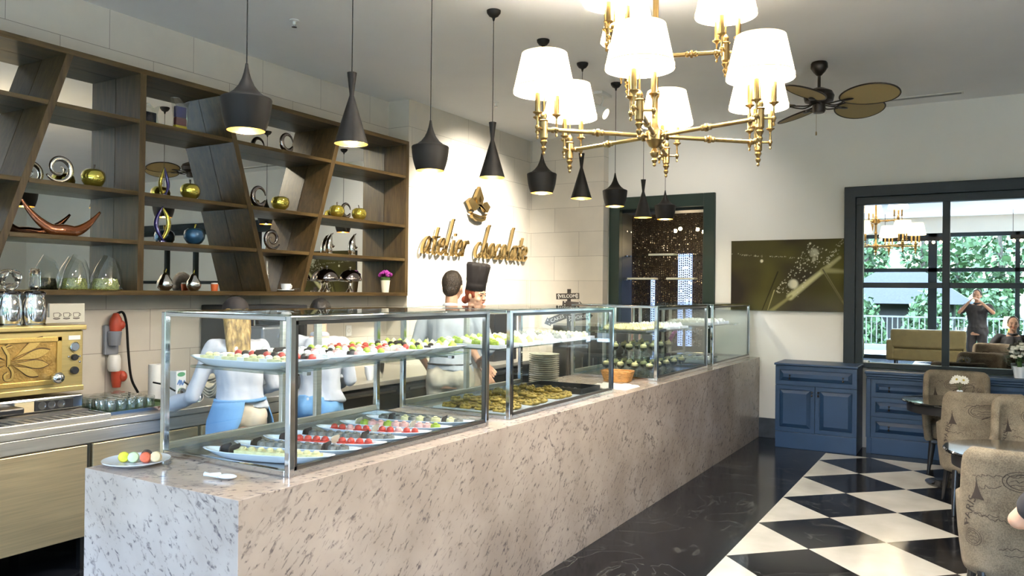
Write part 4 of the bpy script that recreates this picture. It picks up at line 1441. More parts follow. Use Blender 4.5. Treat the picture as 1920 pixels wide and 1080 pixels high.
for i in range(40):
    t2 = i / 39 * 2 - 1
    pts.append((0.02 * math.cos(t2 * 3), 0.285 * t2 * (1 - 0.06 * t2 * t2), 0.020 + (0.215 if t2 < 0 else 0.165) * max(0, (abs(t2) - 0.22) / 0.78) ** 1.5 + 0.02 * (1 - abs(t2))))
    rs.append(0.0045 + 0.016 * math.cos(t2 * PI / 2) ** 1.1)
G().tube(pts, rs, 12, flat=1.9).build('horns', 'amber_glass', o, smooth='all')
flame((OX, 3.705, ZCc), 0.275, 'violet and gold twin flame ornament beside the blue apple', fl=-1)
apple((OX, 3.985, ZCc), 0.080, 'blue_glass', 'blue glass apple on the lower middle board', stem='gold_glass')
def dome(loc, w_, h_, rz, label):
    o = thing('slanted_glass_jar', label, 'jar', loc, rz)
    prof = [(0.0, 0.0), (1.0, 0.0), (0.99, 0.12), (0.9, 0.4), (0.72, 0.7), (0.5, 0.92), (0.42, 1.0)]
    g = G()
    vs, fs = [], []
    n = 24
    for j, (r_, z_) in enumerate(prof):
        for i in range(n):
            a = 2 * PI * i / n
            vs.append((r_ * w_ * 0.42 * math.cos(a), r_ * w_ / 2 * math.sin(a) + (z_ ** 1.6) * w_ * 0.16, z_ * h_ * (1 + 0.12 * -math.sin(a) * z_)))
    for j in range(len(prof) - 1):
        for i in range(n):
            fs.append((j * n + i, j * n + (i + 1) % n, (j + 1) * n + (i + 1) % n, (j + 1) * n + i))
    g.add(vs, fs)
    g.build('glass_body', 'glass_ware', o, smooth='all')
    G().lathe([(0.0, 0.003), (w_ * 0.40, 0.003), (w_ * 0.385, h_ * 0.20), (w_ * 0.34, h_ * 0.36), (0, h_ * 0.40)], 24, M=Matrix(((0.84, 0, 0), (0, 1, 0), (0, 0, 1)))).build('green_filling', 'green_grains', o, smooth=1)
    G().tube([(w_ * 0.40 * math.cos(a), w_ * 0.49 * math.sin(a), 0.004) for a in [2 * PI * i / 28 for i in range(28)]], 0.004, 6, closed=True).build('rim', 'gold_glass', o, smooth=1)
dome((OX, 3.045, ZD), 0.20, 0.22, 0, 'left of the two slanted glass jars half filled with green grains')
dome((OX + 0.03, 3.245, ZD), 0.23, 0.22, 0, 'right of the two slanted glass jars half filled with green grains')
def pear(loc, label):
    o = thing('glass_pear', label, 'ornament', loc)
    G().lathe([(0, 0), (0.025, 0.0), (0.050, 0.022), (0.057, 0.048), (0.050, 0.075), (0.034, 0.098), (0.026, 0.118), (0.014, 0.132), (0.0, 0.136)], 24).build('fruit', 'silver', o, smooth='all')
    G().tube([(0, 0, 0.14), (0.004, 0.004, 0.165)], 0.004, 8).build('stalk', 'gold_glass', o)
pear((OX, 3.737, ZD), 'left of two shiny glass pears on the bottom board')
pear((OX, 3.985, ZD), 'right of two shiny glass pears on the bottom board')
o = thing('orange_candle', 'small orange candle in a cup right of the glass pears', 'candle', (OX, 4.18, ZD))
G().lathe([(0, 0), (0.024, 0), (0.030, 0.055), (0, 0.055)], 20).build('cup', 'orange_wax', o, smooth=1)
G().lathe([(0, 0.055), (0.026, 0.056), (0.024, 0.066), (0, 0.068)], 20).build('wax', 'bite_white', o, smooth=1)
ring_swirl((OX, 4.935, ZA), 0.165, 'smoke_metal', 'dark steel curl ornament on the top board of the slanted bay', flip=-1)
ring_swirl((OX, 4.625, ZB_), 0.175, 'smoke_metal', 'dark ring shaped curl beside the gold bowl in the slanted bay', flip=-1)
o = thing('gold_bowl', 'round gold glass bowl without a stalk in the slanted bay', 'bowl', (OX, 4.86, ZB_))
G().lathe([(0.0, 0.003), (0.035, 0.0), (0.070, 0.035), (0.080, 0.075), (0.070, 0.11), (0.052, 0.122), (0.048, 0.118), (0.064, 0.105), (0.072, 0.075), (0.0, 0.02)], 28).build('body', 'gold_glass', o, smooth='all')
swirl((OX, 4.775, ZCc), 0.165, 'smoke_metal', 'dark copper spiral ornament on the lower board of the slanted bay', flip=-1)
o = thing('candlestick', 'glass candlestick with a white candle beside the coffee cup', 'candlestick', (OX - 0.05, 4.765, ZD))
G().lathe([(0, 0), (0.032, 0), (0.03, 0.01), (0.014, 0.03), (0.022, 0.06), (0.016, 0.10), (0.024, 0.13), (0.022, 0.15), (0, 0.15)], 20).build('stick', 'silver', o, smooth=1)
G().lathe([(0, 0.15), (0.009, 0.15), (0.008, 0.265), (0, 0.268)], 12).build('candle', 'bite_white', o, smooth=1)
o = thing('coffee_cup', 'white coffee cup on its saucer on the bottom board', 'cup', (OX + 0.03, 4.91, ZD))
G().lathe([(0, 0), (0.045, 0.002), (0.075, 0.014), (0.073, 0.018), (0.045, 0.006), (0, 0.006)], 28).build('saucer', 'porcelain', o, smooth=1)
G().lathe([(0, 0.007), (0.026, 0.007), (0.042, 0.035), (0.046, 0.07), (0.043, 0.07), (0.038, 0.035), (0, 0.014)], 28).tube(smooth_path([(0, 0.042, 0.06), (0, 0.066, 0.055), (0, 0.062, 0.032), (0, 0.038, 0.026)]), 0.0045, 8).build('cup', 'porcelain', o, smooth=1)
G().tube([(0.05, 0.04, 0.022), (0.06, 0.09, 0.026), (0.06, 0.14, 0.03)], [0.004, 0.003, 0.006], 8).build('spoon', 'chrome', o, smooth=1)
o = thing('clear_vase', 'clear vase holding a blue and red pouch on the top board', 'vase', (OX, 3.845, ZA))
G().prism([(-0.055, 0.002), (0.055, 0.002), (0.062, 0.10), (0.050, 0.17), (0.075, 0.25), (0.02, 0.215), (-0.02, 0.25), (-0.072, 0.245), (-0.055, 0.15), (-0.048, 0.09)], lambda u, v, d: (d, u, v), -0.02, 0.02).build('wrapper', 'glass_ware', o)
G().box(-0.017, 0.017, -0.046, 0.046, 0.10, 0.185).build('blue_pouch', 'bag_blue', o, bevel=0.006)
G().box(-0.018, 0.018, -0.046, 0.046, 0.04, 0.10).build('red_pouch', 'bag_red', o, bevel=0.006)
G().box(-0.019, 0.019, -0.050, 0.050, 0.004, 0.04).build('yellow_base', 'bag_yellow', o, bevel=0.006)
apple((OX, 5.57, ZB_), 0.073, 'gold_glass', 'left of two gold glass apples in the rightmost bay')
apple((OX, 5.885, ZB_), 0.075, 'gold_glass', 'right of two gold glass apples in the rightmost bay')
ring_swirl((OX, 5.70, ZB_), 0.145, 'smoke_metal', 'small dark curl ornament between two gold apples', flip=-1)
def penguin(loc, s, label):
    o = thing('silver_bird', label, 'ornament', loc)
    pts = [(0, 0, 0.01), (0, -0.01, 0.06), (0, -0.004, 0.12), (0, 0.012, 0.165), (0, 0.03, 0.20)]
    g = G().tube([(x, y * s, z * s) for x, y, z in smooth_path(pts)], [s * (0.022 + 0.024 * math.sin(PI * min(1, (i + 2) / 24))) * (1 - 0.55 * (i / 24)) for i in range(25)], 12)
    g.build('body', 'silver', o, smooth='all')
    G().tube([(0, 0.02 * s, 0.10 * s), (0, 0.055 * s, 0.075 * s), (0, 0.075 * s, 0.085 * s)], [0.016 * s, 0.012 * s, 0.003], 8).tube([(0, 0.03 * s, 0.195 * s), (0, 0.055 * s, 0.215 * s)], [0.008 * s, 0.002], 8).build('wing', 'smoke_metal', o, smooth='all')
    G().lathe([(0, 0), (0.036 * s, 0), (0.034 * s, 0.01), (0, 0.014)], 20).build('foot', 'silver', o, smooth=1)
penguin((OX, 5.475, ZCc), 0.95, 'smaller silver bird figure left on the lower board of the rightmost bay')
penguin((OX, 5.79, ZCc), 1.02, 'larger silver bird figure right on the lower board of the rightmost bay')
def cloche(loc, label):
    o = thing('cake_stand', label, 'cake stand', loc)
    G().lathe([(0, 0), (0.042, 0), (0.036, 0.012), (0.014, 0.04), (0.011, 0.085), (0.025, 0.10), (0.118, 0.108), (0.120, 0.114), (0, 0.112)], 32).build('stand', 'silver', o, smooth=1)
    G().lathe([(0.112, 0.116), (0.114, 0.125), (0.102, 0.16), (0.075, 0.195), (0.04, 0.215), (0.0, 0.222)], 32).build('dome', 'smoke_metal', o, smooth='all')
    G().lathe([(0.0, 0.22), (0.006, 0.222), (0.005, 0.232), (0.012, 0.24), (0.008, 0.252), (0, 0.254)], 16).build('knob', 'silver', o, smooth='all')
cloche((OX, 5.445, ZD), 'left of the two metal domed cake stands on the bottom board')
cloche((OX, 5.765, ZD), 'right of the two metal domed cake stands on the bottom board')
def bouquet(g, gs, gc, c, r, n, petals, pr, mi=0):
    """n daisy heads around point c"""
    for k in range(n):
        a = 2 * PI * k / n + 0.4
        rr = 0 if k == 0 and n > 3 else r
        h = Vector((c[0] + rr * math.cos(a), c[1] + rr * math.sin(a), c[2] + 0.3 * r * math.sin(k * 2.3)))
        nrm = (Vector((math.cos(a) * 0.5, math.sin(a) * 0.5 - 0.55, 0.7))).normalized()
        Mq = nrm.to_track_quat('Z', 'Y').to_matrix()
        for i in range(petals):
            b2 = 2 * PI * i / petals
            d = Mq @ Vector((math.cos(b2), math.sin(b2), 0.12))
            s_ = Mq @ Vector((-math.sin(b2), math.cos(b2), 0))
            w2 = pr * 1.7 / petals * 1.9
            g.add([h + d * pr * 0.15 - s_ * w2 * 0.4, h + d * pr * 0.7 - s_ * w2, h + d * pr - s_ * w2 * 0.3, h + d * pr + s_ * w2 * 0.3, h + d * pr * 0.7 + s_ * w2, h + d * pr * 0.15 + s_ * w2 * 0.4,
                   h + d * pr * 0.5 + nrm * 0.002], [(0, 1, 6), (1, 2, 6), (2, 3, 6), (3, 4, 6), (4, 5, 6), (5, 0, 6)], mi)
        gc.sphere(h + nrm * 0.002, pr * 0.22, 8, 6)
        gs.tube([(c[0], c[1], c[2] - r * 2.2), h - nrm * 0.004], 0.0018, 5)
o = thing('flower_pot', 'small white pot of purple flowers at the right end of the shelves', 'flower pot', (OX + 0.03, 6.26, ZD))
G().lathe([(0, 0), (0.036, 0), (0.050, 0.125), (0.046, 0.125), (0.034, 0.01), (0, 0.01)], 24).build('pot', 'porcelain_warm', o, smooth=1)
g = G()
for k in range(60):
    a, e = random.random() * 2 * PI, random.random()
    rr = 0.062 * math.sqrt(e)
    g.sphere((rr * math.cos(a), rr * 1.15 * math.sin(a), 0.165 + 0.04 * (1 - e) + random.random() * 0.02), 0.011 + random.random() * 0.006, 6, 4)
g.build('blossoms', 'petal_purple', o, smooth=1)
G().lathe([(0, 0.11), (0.04, 0.115), (0.05, 0.15), (0, 0.165)], 14).build('leaves', 'stem_green', o, smooth=1)

# ------------------------------------------------------------ food in the cases
def boat(loc, rz, label, ln=0.62, wd=0.128, h=0.034):
    o = thing('boat_platter', label, 'platter', loc, rz)
    g = G()
    n, k = 28, 10
    vs, fs = [], []
    for j in range(k + 1):
        tt = j / k
        for i in range(n):
            a = 2 * PI * i / n
            ca, sa = math.cos(a), math.sin(a)
            sc = 0.62 + 0.38 * tt ** 0.8
            tip = abs(ca) ** 3
            vs.append((math.copysign(abs(ca) ** 0.72, ca) * ln / 2 * sc, math.copysign(abs(sa) ** 0.9, sa) * wd / 2 * sc, h * tt ** 1.2 * (1 + 0.22 * tip)))
    for j in range(k):
        for i in range(n):
            fs.append((j * n + i, j * n + (i + 1) % n, (j + 1) * n + (i + 1) % n, (j + 1) * n + i))
    m0 = len(vs)
    for j in range(k + 1):
        for i in range(n):
            p = vs[j * n + i]
            vs.append((p[0] * 0.955, p[1] * 0.90, max(p[2] - 0.001, 0.006) if j < k else p[2]))
    for j in range(k):
        for i in range(n):
            fs.append((m0 + (j + 1) * n + i, m0 + (j + 1) * n + (i + 1) % n, m0 + j * n + (i + 1) % n, m0 + j * n + i))
    for i in range(n):
        fs.append((k * n + i, k * n + (i + 1) % n, m0 + k * n + (i + 1) % n, m0 + k * n + i))
    fs.append(tuple(range(n - 1, -1, -1)))
    fs.append(tuple(m0 + i for i in range(n)))
    g.add(vs, fs)
    g.build('dish', 'porcelain', o, smooth='all')
    return o
BITE = {}
def bite_mesh(kind, mat):
    key = (kind, mat)
    if key in BITE:
        return BITE[key]
    g = G()
    if kind == 'roll':
        g.lathe([(0, 0), (0.0185, 0.001), (0.021, 0.007), (0.021, 0.021), (0.018, 0.027), (0, 0.028)], 12)
        g.sphere((0, 0, 0.029), (0.010, 0.010, 0.006), 8, 5, 0)
    elif kind == 'cube':
        g.box(-0.018, 0.018, -0.022, 0.022, 0, 0.022)
        g.sphere((0.003, 0, 0.025), (0.012, 0.014, 0.009), 8, 5, 0)
    elif kind == 'berry':
        g.lathe([(0, 0), (0.019, 0.001), (0.021, 0.009), (0.019, 0.015), (0, 0.016)], 12)
        g.sphere((0, 0, 0.020), (0.014, 0.014, 0.013), 10, 6, 0)
    elif kind == 'card':
        pts = [(-0.036, 0), (0.036, 0), (0.040, 0.034), (0.030, 0.042), (-0.030, 0.042), (-0.040, 0.034)]
        g.prism(pts, lambda u, v, d: (d + v * 0.25, u, v), -0.003, 0.003)
    elif kind == 'pastry':
        g.sphere((0, 0, 0.018), (0.048, 0.036, 0.020), 14, 8)
        for i in range(9):
            g.sphere((random.uniform(-.032, .032), random.uniform(-.024, .024), 0.030 + random.random() * 0.006), (0.012, 0.010, 0.008), 7, 5)
    elif kind == 'puff':
        g.lathe([(0, 0), (0.016, 0), (0.022, 0.010), (0.018, 0.022), (0.012, 0.028), (0.006, 0.036), (0, 0.040)], 12)
    o = g.build('tmp', mat, smooth=1)
    me = o.data
    bpy.data.objects.remove(o, do_unlink=True)
    BITE[key] = me
    return me
def bite(kind, mat, loc, rz, name, label, cat, group, s=1.0):
    o = bpy.data.objects.new(name, bite_mesh(kind, mat))
    COL.objects.link(o)
    o.location = loc
    o.rotation_euler = (0, 0, rz)
    if s != 1.0:
        o.scale = (s, s, s)
    return tag(o, label, cat, group)
ordn = ['first', 'second', 'third', 'fourth', 'fifth', 'sixth', 'seventh', 'eighth', 'ninth', 'tenth']
def row(plat, rz, mats, kind, count, words_, name='canape', z=0.008, x0=-0.21, pitch=0.043, cards=(), s=1.0):
    px, py, pz = plat
    c_, s_ = math.cos(rz), math.sin(rz)
    for i in range(count):
        x = x0 + i * pitch
        if i in cards:
            bite('card', 'bite_dark' if cards[i] == 'k' else 'porcelain_warm', (px + x * c_, py + x * s_, pz + z + 0.005), rz, 'price_card',
                 ('black' if cards[i] == 'k' else 'cream') + ' card at place %s on the %s' % (('one', 'two', 'three', 'four', 'five', 'six', 'seven', 'eight', 'nine', 'ten', 'eleven')[i], words_), 'card', None)
            continue
        mt = mats[i % len(mats)]
        cn = mt.split('_')[1]
        bite(kind, mt, (px + x * c_, py + x * s_, pz + z), rz + random.uniform(-.15, .15), name, '%s %s bite of the row on the %s' % (ordn[i] if i < 10 else 'last', cn, words_), 'canape', '%s bites on the %s' % (cn, words_), s)
rz0 = R(17)
low = [(2.315, ['bite_cream'], 'cube', {0: 'k', 1: 'k'}), (2.48, ['bite_grey'], 'roll', {0: 'k', 8: 'k'}), (2.645, ['bite_red'], 'berry', {0: 'k', 6: 'c'}),
       (2.79, ['bite_grey'], 'roll', {0: 'k', 7: 'k'}), (2.985, ['bite_red', 'bite_red', 'bite_pink'], 'berry', {5: 'c'}), (3.155, ['bite_pink', 'bite_green', 'bite_pink'], 'roll', {0: 'c', 7: 'c'}),
       (3.36, ['bite_grey', 'bite_cream'], 'roll', {1: 'k', 8: 'k'})]
for i, (yy, mats, kind, cards) in enumerate(low):
    wd_ = ('nearest' if i == 0 else ordn[i]) + ' white boat platter on the floor of the nearest case'
    px, pz = -2.575, CZ + 0.007
    boat((px, yy, pz), rz0, wd_)
    row((px, yy, pz), rz0, mats, kind, 11, '%s boat platter of the case floor' % ordn[i], cards=cards, z=0.012, s=1.25)
up = [(2.26, ['bite_cream', 'bite_cream', 'bite_white'], 'cube', {}), (2.42, ['bite_red', 'bite_dark'], 'berry', {3: 'k'}), (2.57, ['bite_white'], 'cube', {2: 'k'}),
      (2.72, ['bite_dark', 'bite_pink', 'bite_white'], 'roll', {}), (2.87, ['bite_green', 'bite_white'], 'berry', {}), (3.02, ['bite_pink', 'bite_red'], 'roll', {9: 'c'}),
      (3.17, ['bite_green', 'bite_green', 'bite_red'], 'berry', {}), (3.32, ['bite_white', 'bite_dark'], 'cube', {4: 'k'}), (3.46, ['bite_green', 'bite_cream'], 'puff', {})]
for i, (yy, mats, kind, cards) in enumerate(up):
    nm_ = ('one', 'two', 'three', 'four', 'five', 'six', 'seven', 'eight', 'nine')[i]
    boat((-2.665, yy, 1.3305), R(4), 'white boat platter %s from the near end on the upper glass shelf' % nm_)
    row((-2.665, yy, 1.3305), R(4), mats, kind, 11, '%s boat platter of the glass shelf' % ordn[i], cards=cards, z=0.016, s=1.25)

def tray(loc, lx, ly, label, mat='porcelain', h=0.022, rz=0, nm='rectangular_platter', wave=False):
    o = thing(nm, label, 'platter', loc, rz)
    g = G()
    e = 0.008
    g.box(-lx / 2, lx / 2, -ly / 2, ly / 2, 0, 0.006)
    g.box(-lx / 2, -lx / 2 + e, -ly / 2, ly / 2, 0.006, h).box(lx / 2 - e, lx / 2, -ly / 2, ly / 2, 0.006, h)
    g.box(-lx / 2 + e, lx / 2 - e, -ly / 2, -ly / 2 + e, 0.006, h).box(-lx / 2 + e, lx / 2 - e, ly / 2 - e, ly / 2, 0.006, h)
    g.build('dish', mat, o, bevel=0.002)
    return o
# second case: trays of pastries below, white platters above, stack of plates
for i, yy in enumerate((4.02, 4.36, 4.70)):
    tray((-2.60, yy, CZ + 0.007), 0.52, 0.31, 'white rectangular tray %s from the near end in the second case' % ('one', 'two', 'three')[i])
    n_ = 0
    for a in range(4):
        for b2 in range(3):
            bite('pastry', 'pastry_green', (-2.60 - 0.18 + a * 0.12, yy - 0.095 + b2 * 0.095, CZ + 0.014), random.random() * 3, 'pastry',
                 'olive brown pastry, column %s row %s, %s lower tray, second case' % (ordn[a], ordn[b2], ordn[i]), 'pastry', 'pastries on lower tray %s' % ('one', 'two', 'three')[i])
            if (a + b2) % 2 == 0:
                bite('pastry', 'pastry_green', (-2.60 - 0.15 + a * 0.10, yy - 0.06 + b2 * 0.07, CZ + 0.050), random.random() * 3, 'pastry',
                     'olive pastry piled on top, column %s row %s, %s lower tray, second case' % (ordn[a], ordn[b2], ordn[i]), 'pastry', 'upper layer pastries on lower tray %s' % ('one', 'two', 'three')[i], 0.9)
o = tray((-2.62, 5.10, CZ + 0.007), 0.50, 0.30, 'dark metal tray at the far end of the second case', 'dark_steel', 0.05, nm='metal_tray')
for a in range(8):
    bite('roll', 'bite_dark', (-2.80 + a * 0.05, 5.0, CZ + 0.014), 0, 'chocolate_roll', ordn[a] + ' small dark chocolate roll from the counter back in the metal tray', 'chocolate', 'chocolate rolls in the metal tray', 1.25)
for i, yy in enumerate((3.95, 4.22, 4.49, 4.76, 5.03)):
    nm_ = ('one', 'two', 'three', 'four', 'five')[i]
    tray((-2.62, yy, 1.3305), 0.50, 0.235, 'white rectangular platter %s from the near end on the second case shelf' % nm_)
    mt = (['bite_green', 'bite_white'], ['bite_green', 'bite_cream'], ['bite_cream', 'bite_white'], ['bite_grey', 'bite_cream'], ['bite_cream'])[i]
    for a in range(7):
        for b2 in range(3):
            m_ = mt[(a + b2) % len(mt)]
            cn = m_.split('_')[1]
            bite('puff' if i % 2 else 'roll', m_, (-2.62 - 0.19 + a * 0.063, yy - 0.07 + b2 * 0.07, 1.3375), random.random() * 3, 'canape',
                 '%s bite, column %s row %s, shelf platter %s, second case' % (cn, ordn[a], ordn[b2], nm_), 'canape', '%s bites on shelf platter %s' % (cn, nm_), 1.35)
for i in range(15):
    o = G().lathe([(0, 0), (0.07, 0), (0.118, 0.013), (0.120, 0.016), (0.07, 0.006), (0, 0.006)], 36).build('dinner_plate', 'porcelain_warm', smooth=1) if i == 0 else o0.copy()
    if i == 0:
        o0 = o
    else:
        COL.objects.link(o)
    o.location = (-2.93, 5.42, CZ + 0.001 + i * 0.0165)
    tag(o, ('lowest' if i == 0 else 'topmost' if i == 14 else (ordn + ['eleventh', 'twelfth', 'thirteenth', 'fourteenth'])[i] + ' from the bottom') + ' cream dinner plate in the tall stack behind the second case', 'plate', 'stacked dinner plates')
# gap between the second and third case: basket and folded towel
o = thing('bread_basket', 'low wicker basket on the counter between the second and third case', 'basket', (-2.56, 6.02, CZ), R(4))
g = G()
for j in range(9):
    z_ = 0.006 + j * 0.010
    k_ = 0.80 + 0.20 * j / 8
    pts = []
    for i in range(40):
        a = 2 * PI * i / 40
        wob = 1 + 0.02 * math.cos(i * PI + j * PI)
        pts.append((0.13 * k_ * wob * math.copysign(abs(math.cos(a)) ** 0.6, math.cos(a)), 0.095 * k_ * wob * math.copysign(abs(math.sin(a)) ** 0.6, math.sin(a)), z_))
    g.tube(pts, 0.0058, 6, closed=True)
g.box(-0.10, 0.10, -0.07, 0.07, 0.002, 0.008)
g.build('weave', 'wicker', o, smooth=1)
o = G()
vs, fs = [], []
n = 26
for a in range(n + 1):
    for b2 in range(n + 1):
        u, v = a / n * 2 - 1, b2 / n * 2 - 1
        h = 0.012 + 0.022 * abs(noise.noise(Vector((u * 2.2, v * 2.5, 3)))) * (1 - 0.4 * abs(u)) + 0.006 * math.cos(v * 5)
        vs.append((u * 0.16, v * 0.14, h if max(abs(u), abs(v)) < 0.97 else 0.002))
m0 = len(vs)
vs += [(x, y, 0.0005) for x, y, z in vs]
for a in range(n):
    for b2 in range(n):
        q0 = a * (n + 1) + b2
        q = (q0, q0 + n + 1, q0 + n + 2, q0 + 1)
        fs.append(q)
        fs.append(tuple(m0 + i_ for i_ in reversed(q)))
for a in range(n):
    for q in ((a, a + 1), ((n) * (n + 1) + a, n * (n + 1) + a + 1), (a * (n + 1), (a + 1) * (n + 1)), (a * (n + 1) + n, (a + 1) * (n + 1) + n)):
        fs.append((q[0], q[1], m0 + q[1], m0 + q[0]))
o = o.add(vs, fs).build('folded_towel', 'cloth_white', smooth='all')
o.location = (-2.42, 5.62, CZ)
tag(o, 'crumpled off-white towel on the counter in front of the wicker basket', 'towel')
# third case
tray((-2.665, 6.62, 1.3305), 0.44, 0.52, 'dark tray with rows of cream puffs on the third case shelf', 'dark_steel', 0.010, nm='metal_tray')
for a in range(6):
    for b2 in range(9):
        bite('puff', 'bite_cream', (-2.665 - 0.17 + a * 0.068, 6.62 - 0.22 + b2 * 0.055, 1.3375), 0, 'cream_puff', 'cream puff, column %s row %s, on the dark tray of the third case' % (ordn[a], ordn[b2]), 'pastry', 'cream puffs on the dark tray', 1.2)
for i, yy in enumerate((7.04, 7.32)):
    tray((-2.665, yy, 1.3305), 0.48, 0.24, ('nearer', 'farther')[i] + ' white platter beyond the dark tray on the third case shelf')
    for a in range(6):
        for b2 in range(3):
            bite('puff' if (a + b2) % 2 else 'roll', 'bite_white', (-2.665 - 0.17 + a * 0.068, yy - 0.07 + b2 * 0.07, 1.3375), 0, 'canape', 'white bite, column %s row %s, %s white platter, third case' % (ordn[a], ordn[b2], ('nearer', 'farther')[i]), 'canape', 'white bites on the %s platter of the third case' % ('nearer', 'farther')[i], 1.3)
G().box(-2.92, -2.44, 6.30, 7.45, CZ + 0.150, CZ + 0.156)
dg_ = None
for lvl in range(2):
    for i in range(3 if lvl else 4):
        for k in range(4 if lvl else 5):
            loc = (-2.84 + i * 0.135 + (0.06 if lvl else 0), 6.42 + k * 0.21 + (0.05 if lvl else 0), CZ + 0.007 + lvl * 0.159)
            if dg_ is None:
                d0 = thing('dessert_glass', '', 'dessert', loc)
                G().lathe([(0, 0), (0.028, 0), (0.024, 0.006), (0.006, 0.012), (0.006, 0.045), (0.030, 0.065), (0.048, 0.11), (0.045, 0.11), (0.028, 0.07), (0, 0.052)], 20).build('glass', 'glass_ware', d0, smooth=1)
                G().lathe([(0, 0.056), (0.026, 0.070), (0.036, 0.088), (0, 0.090)], 16).build('mousse', 'bite_dark', d0, smooth=1)
                G().sphere((0, 0, 0.10), (0.032, 0.032, 0.022), 12, 8).sphere((0.008, 0.004, 0.125), 0.010, 8, 6).build('topping', 'bite_cream', d0, smooth='all')
                dg_ = d0
                d_ = d0
            else:
                d_ = dup(dg_, loc)
            tag(d_, 'dessert glass, column %s row %s, on the %s of the third case' % (ordn[i], ordn[k], ('floor', 'raised glass plate')[lvl]), 'dessert', ('dessert glasses on the third case floor', 'dessert glasses on the raised plate')[lvl])
o = G().box(-0.27, 0.24, -0.40, 0.50, 0.0, 0.006).lathe([(0, -0.148), (0.012, -0.148), (0.012, 0), (0, 0)], 12, (-0.25, -0.38, 0)).lathe([(0, -0.148), (0.012, -0.148), (0.012, 0), (0, 0)], 12, (0.22, -0.38, 0)).lathe([(0, -0.148), (0.012, -0.148), (0.012, 0), (0, 0)], 12, (-0.25, 0.48, 0)).lathe([(0, -0.148), (0.012, -0.148), (0.012, 0), (0, 0)], 12, (0.22, 0.48, 0)).build('glass_riser', 'glass_green', smooth=1)
o.location = (-2.66, 6.78, CZ + 0.158)
tag(o, 'raised glass plate on four feet between the dessert glasses', 'stand')
# fourth case
for i, (yy, z_, lb) in enumerate(((8.25, 1.3305, 'nearer white tray on the shelf of the farthest case'), (8.70, 1.3305, 'farther white tray on the shelf of the farthest case'), (8.25, CZ + 0.007, 'white cake tray on the floor of the farthest case'))):
    tray((-2.665, yy, z_), 0.48, 0.38, lb, h=0.03)
    for a in range(5):
        for b2 in range(4):
            bite('cube', 'bite_white', (-2.665 - 0.17 + a * 0.085, yy - 0.13 + b2 * 0.088, z_ + 0.0065), 0, 'cake_slice', 'cake slice, column %s row %s, %s' % (ordn[a], ordn[b2], lb.replace('white ', '').replace('the ', '')), 'cake', 'cake slices, ' + lb, 1.6)
o = thing('purple_orchid', 'purple flower spray between the two farthest cases', 'flower', (-2.75, 7.71, CZ))
G().lathe([(0, 0), (0.03, 0), (0.038, 0.08), (0, 0.08)], 16).build('pot', 'porcelain', o, smooth=1)
G().tube([(0, 0, 0.08), (0.02, 0.0, 0.25), (0.08, 0.0, 0.36)], 0.004, 6).build('stem', 'stem_green', o, smooth=1)
g = G()
for k in range(16):
    g.sphere((0.03 + 0.012 * k * 0.5, random.uniform(-.025, .025), 0.22 + 0.011 * k), (0.022, 0.018, 0.016), 8, 6)
g.build('blossoms', 'petal_purple', o, smooth=1)

# macaron plate and white spoon on the near end of the counter
o = thing('round_plate', 'white round plate with macarons at the near corner of the granite counter', 'plate', (-2.985, 1.985, CZ))
G().lathe([(0, 0.002), (0.075, 0.0), (0.085, 0.004), (0.130, 0.020), (0.131, 0.024), (0.085, 0.010), (0, 0.009)], 48).build('dish', 'porcelain', o, smooth=1)
def macaron(loc, mat, label, rx=0, rz=0):
    m_ = thing('macaron', label, 'macaron', loc, rz)
    m_.rotation_euler = (rx, 0, rz)
    for s_ in (-1, 1):
        G().lathe([(0, 0.004), (0.021, 0.004), (0.022, 0.008), (0.019, 0.016), (0.010, 0.020), (0, 0.021)], 20, M=Matrix.Scale(s_, 3, (0, 0, 1))).build('shell', mat, m_, smooth=1)
    G().lathe([(0, -0.004), (0.019, -0.004), (0.019, 0.004), (0, 0.004)], 20).build('filling', 'cream_filling', m_, smooth=1)
    return m_
pz = CZ + 0.031
macaron((-3.025, 1.955, pz), 'macaron_yellow', 'yellow macaron leftmost on the white plate', R(75), R(55))
macaron((-2.99, 1.975, pz), 'macaron_green', 'pale green macaron in the middle of the white plate', R(78), R(50))
macaron((-2.945, 2.00, pz), 'macaron_red', 'orange red macaron in front on the white plate', R(72), R(45))
macaron((-2.92, 2.03, pz), 'macaron_beige', 'beige macaron behind the orange red one', R(72), R(40))
macaron((-2.99, 2.035, pz), 'bite_dark', 'dark chocolate macaron at the back of the white plate', R(80), R(58))
o = G().sphere((0, 0, 0.010), (0.040, 0.026, 0.009), 18, 8).tube([(0.03, 0, 0.012), (0.075, 0.0, 0.012), (0.095, 0.0, 0.014)], [0.012, 0.007, 0.009], 8).build('spoon_rest', 'porcelain', smooth='all')
at(o, (-2.47, 2.02, CZ + 0.001), R(200))
tag(o, 'small white porcelain spoon rest on the granite in front of the first case', 'spoon rest')
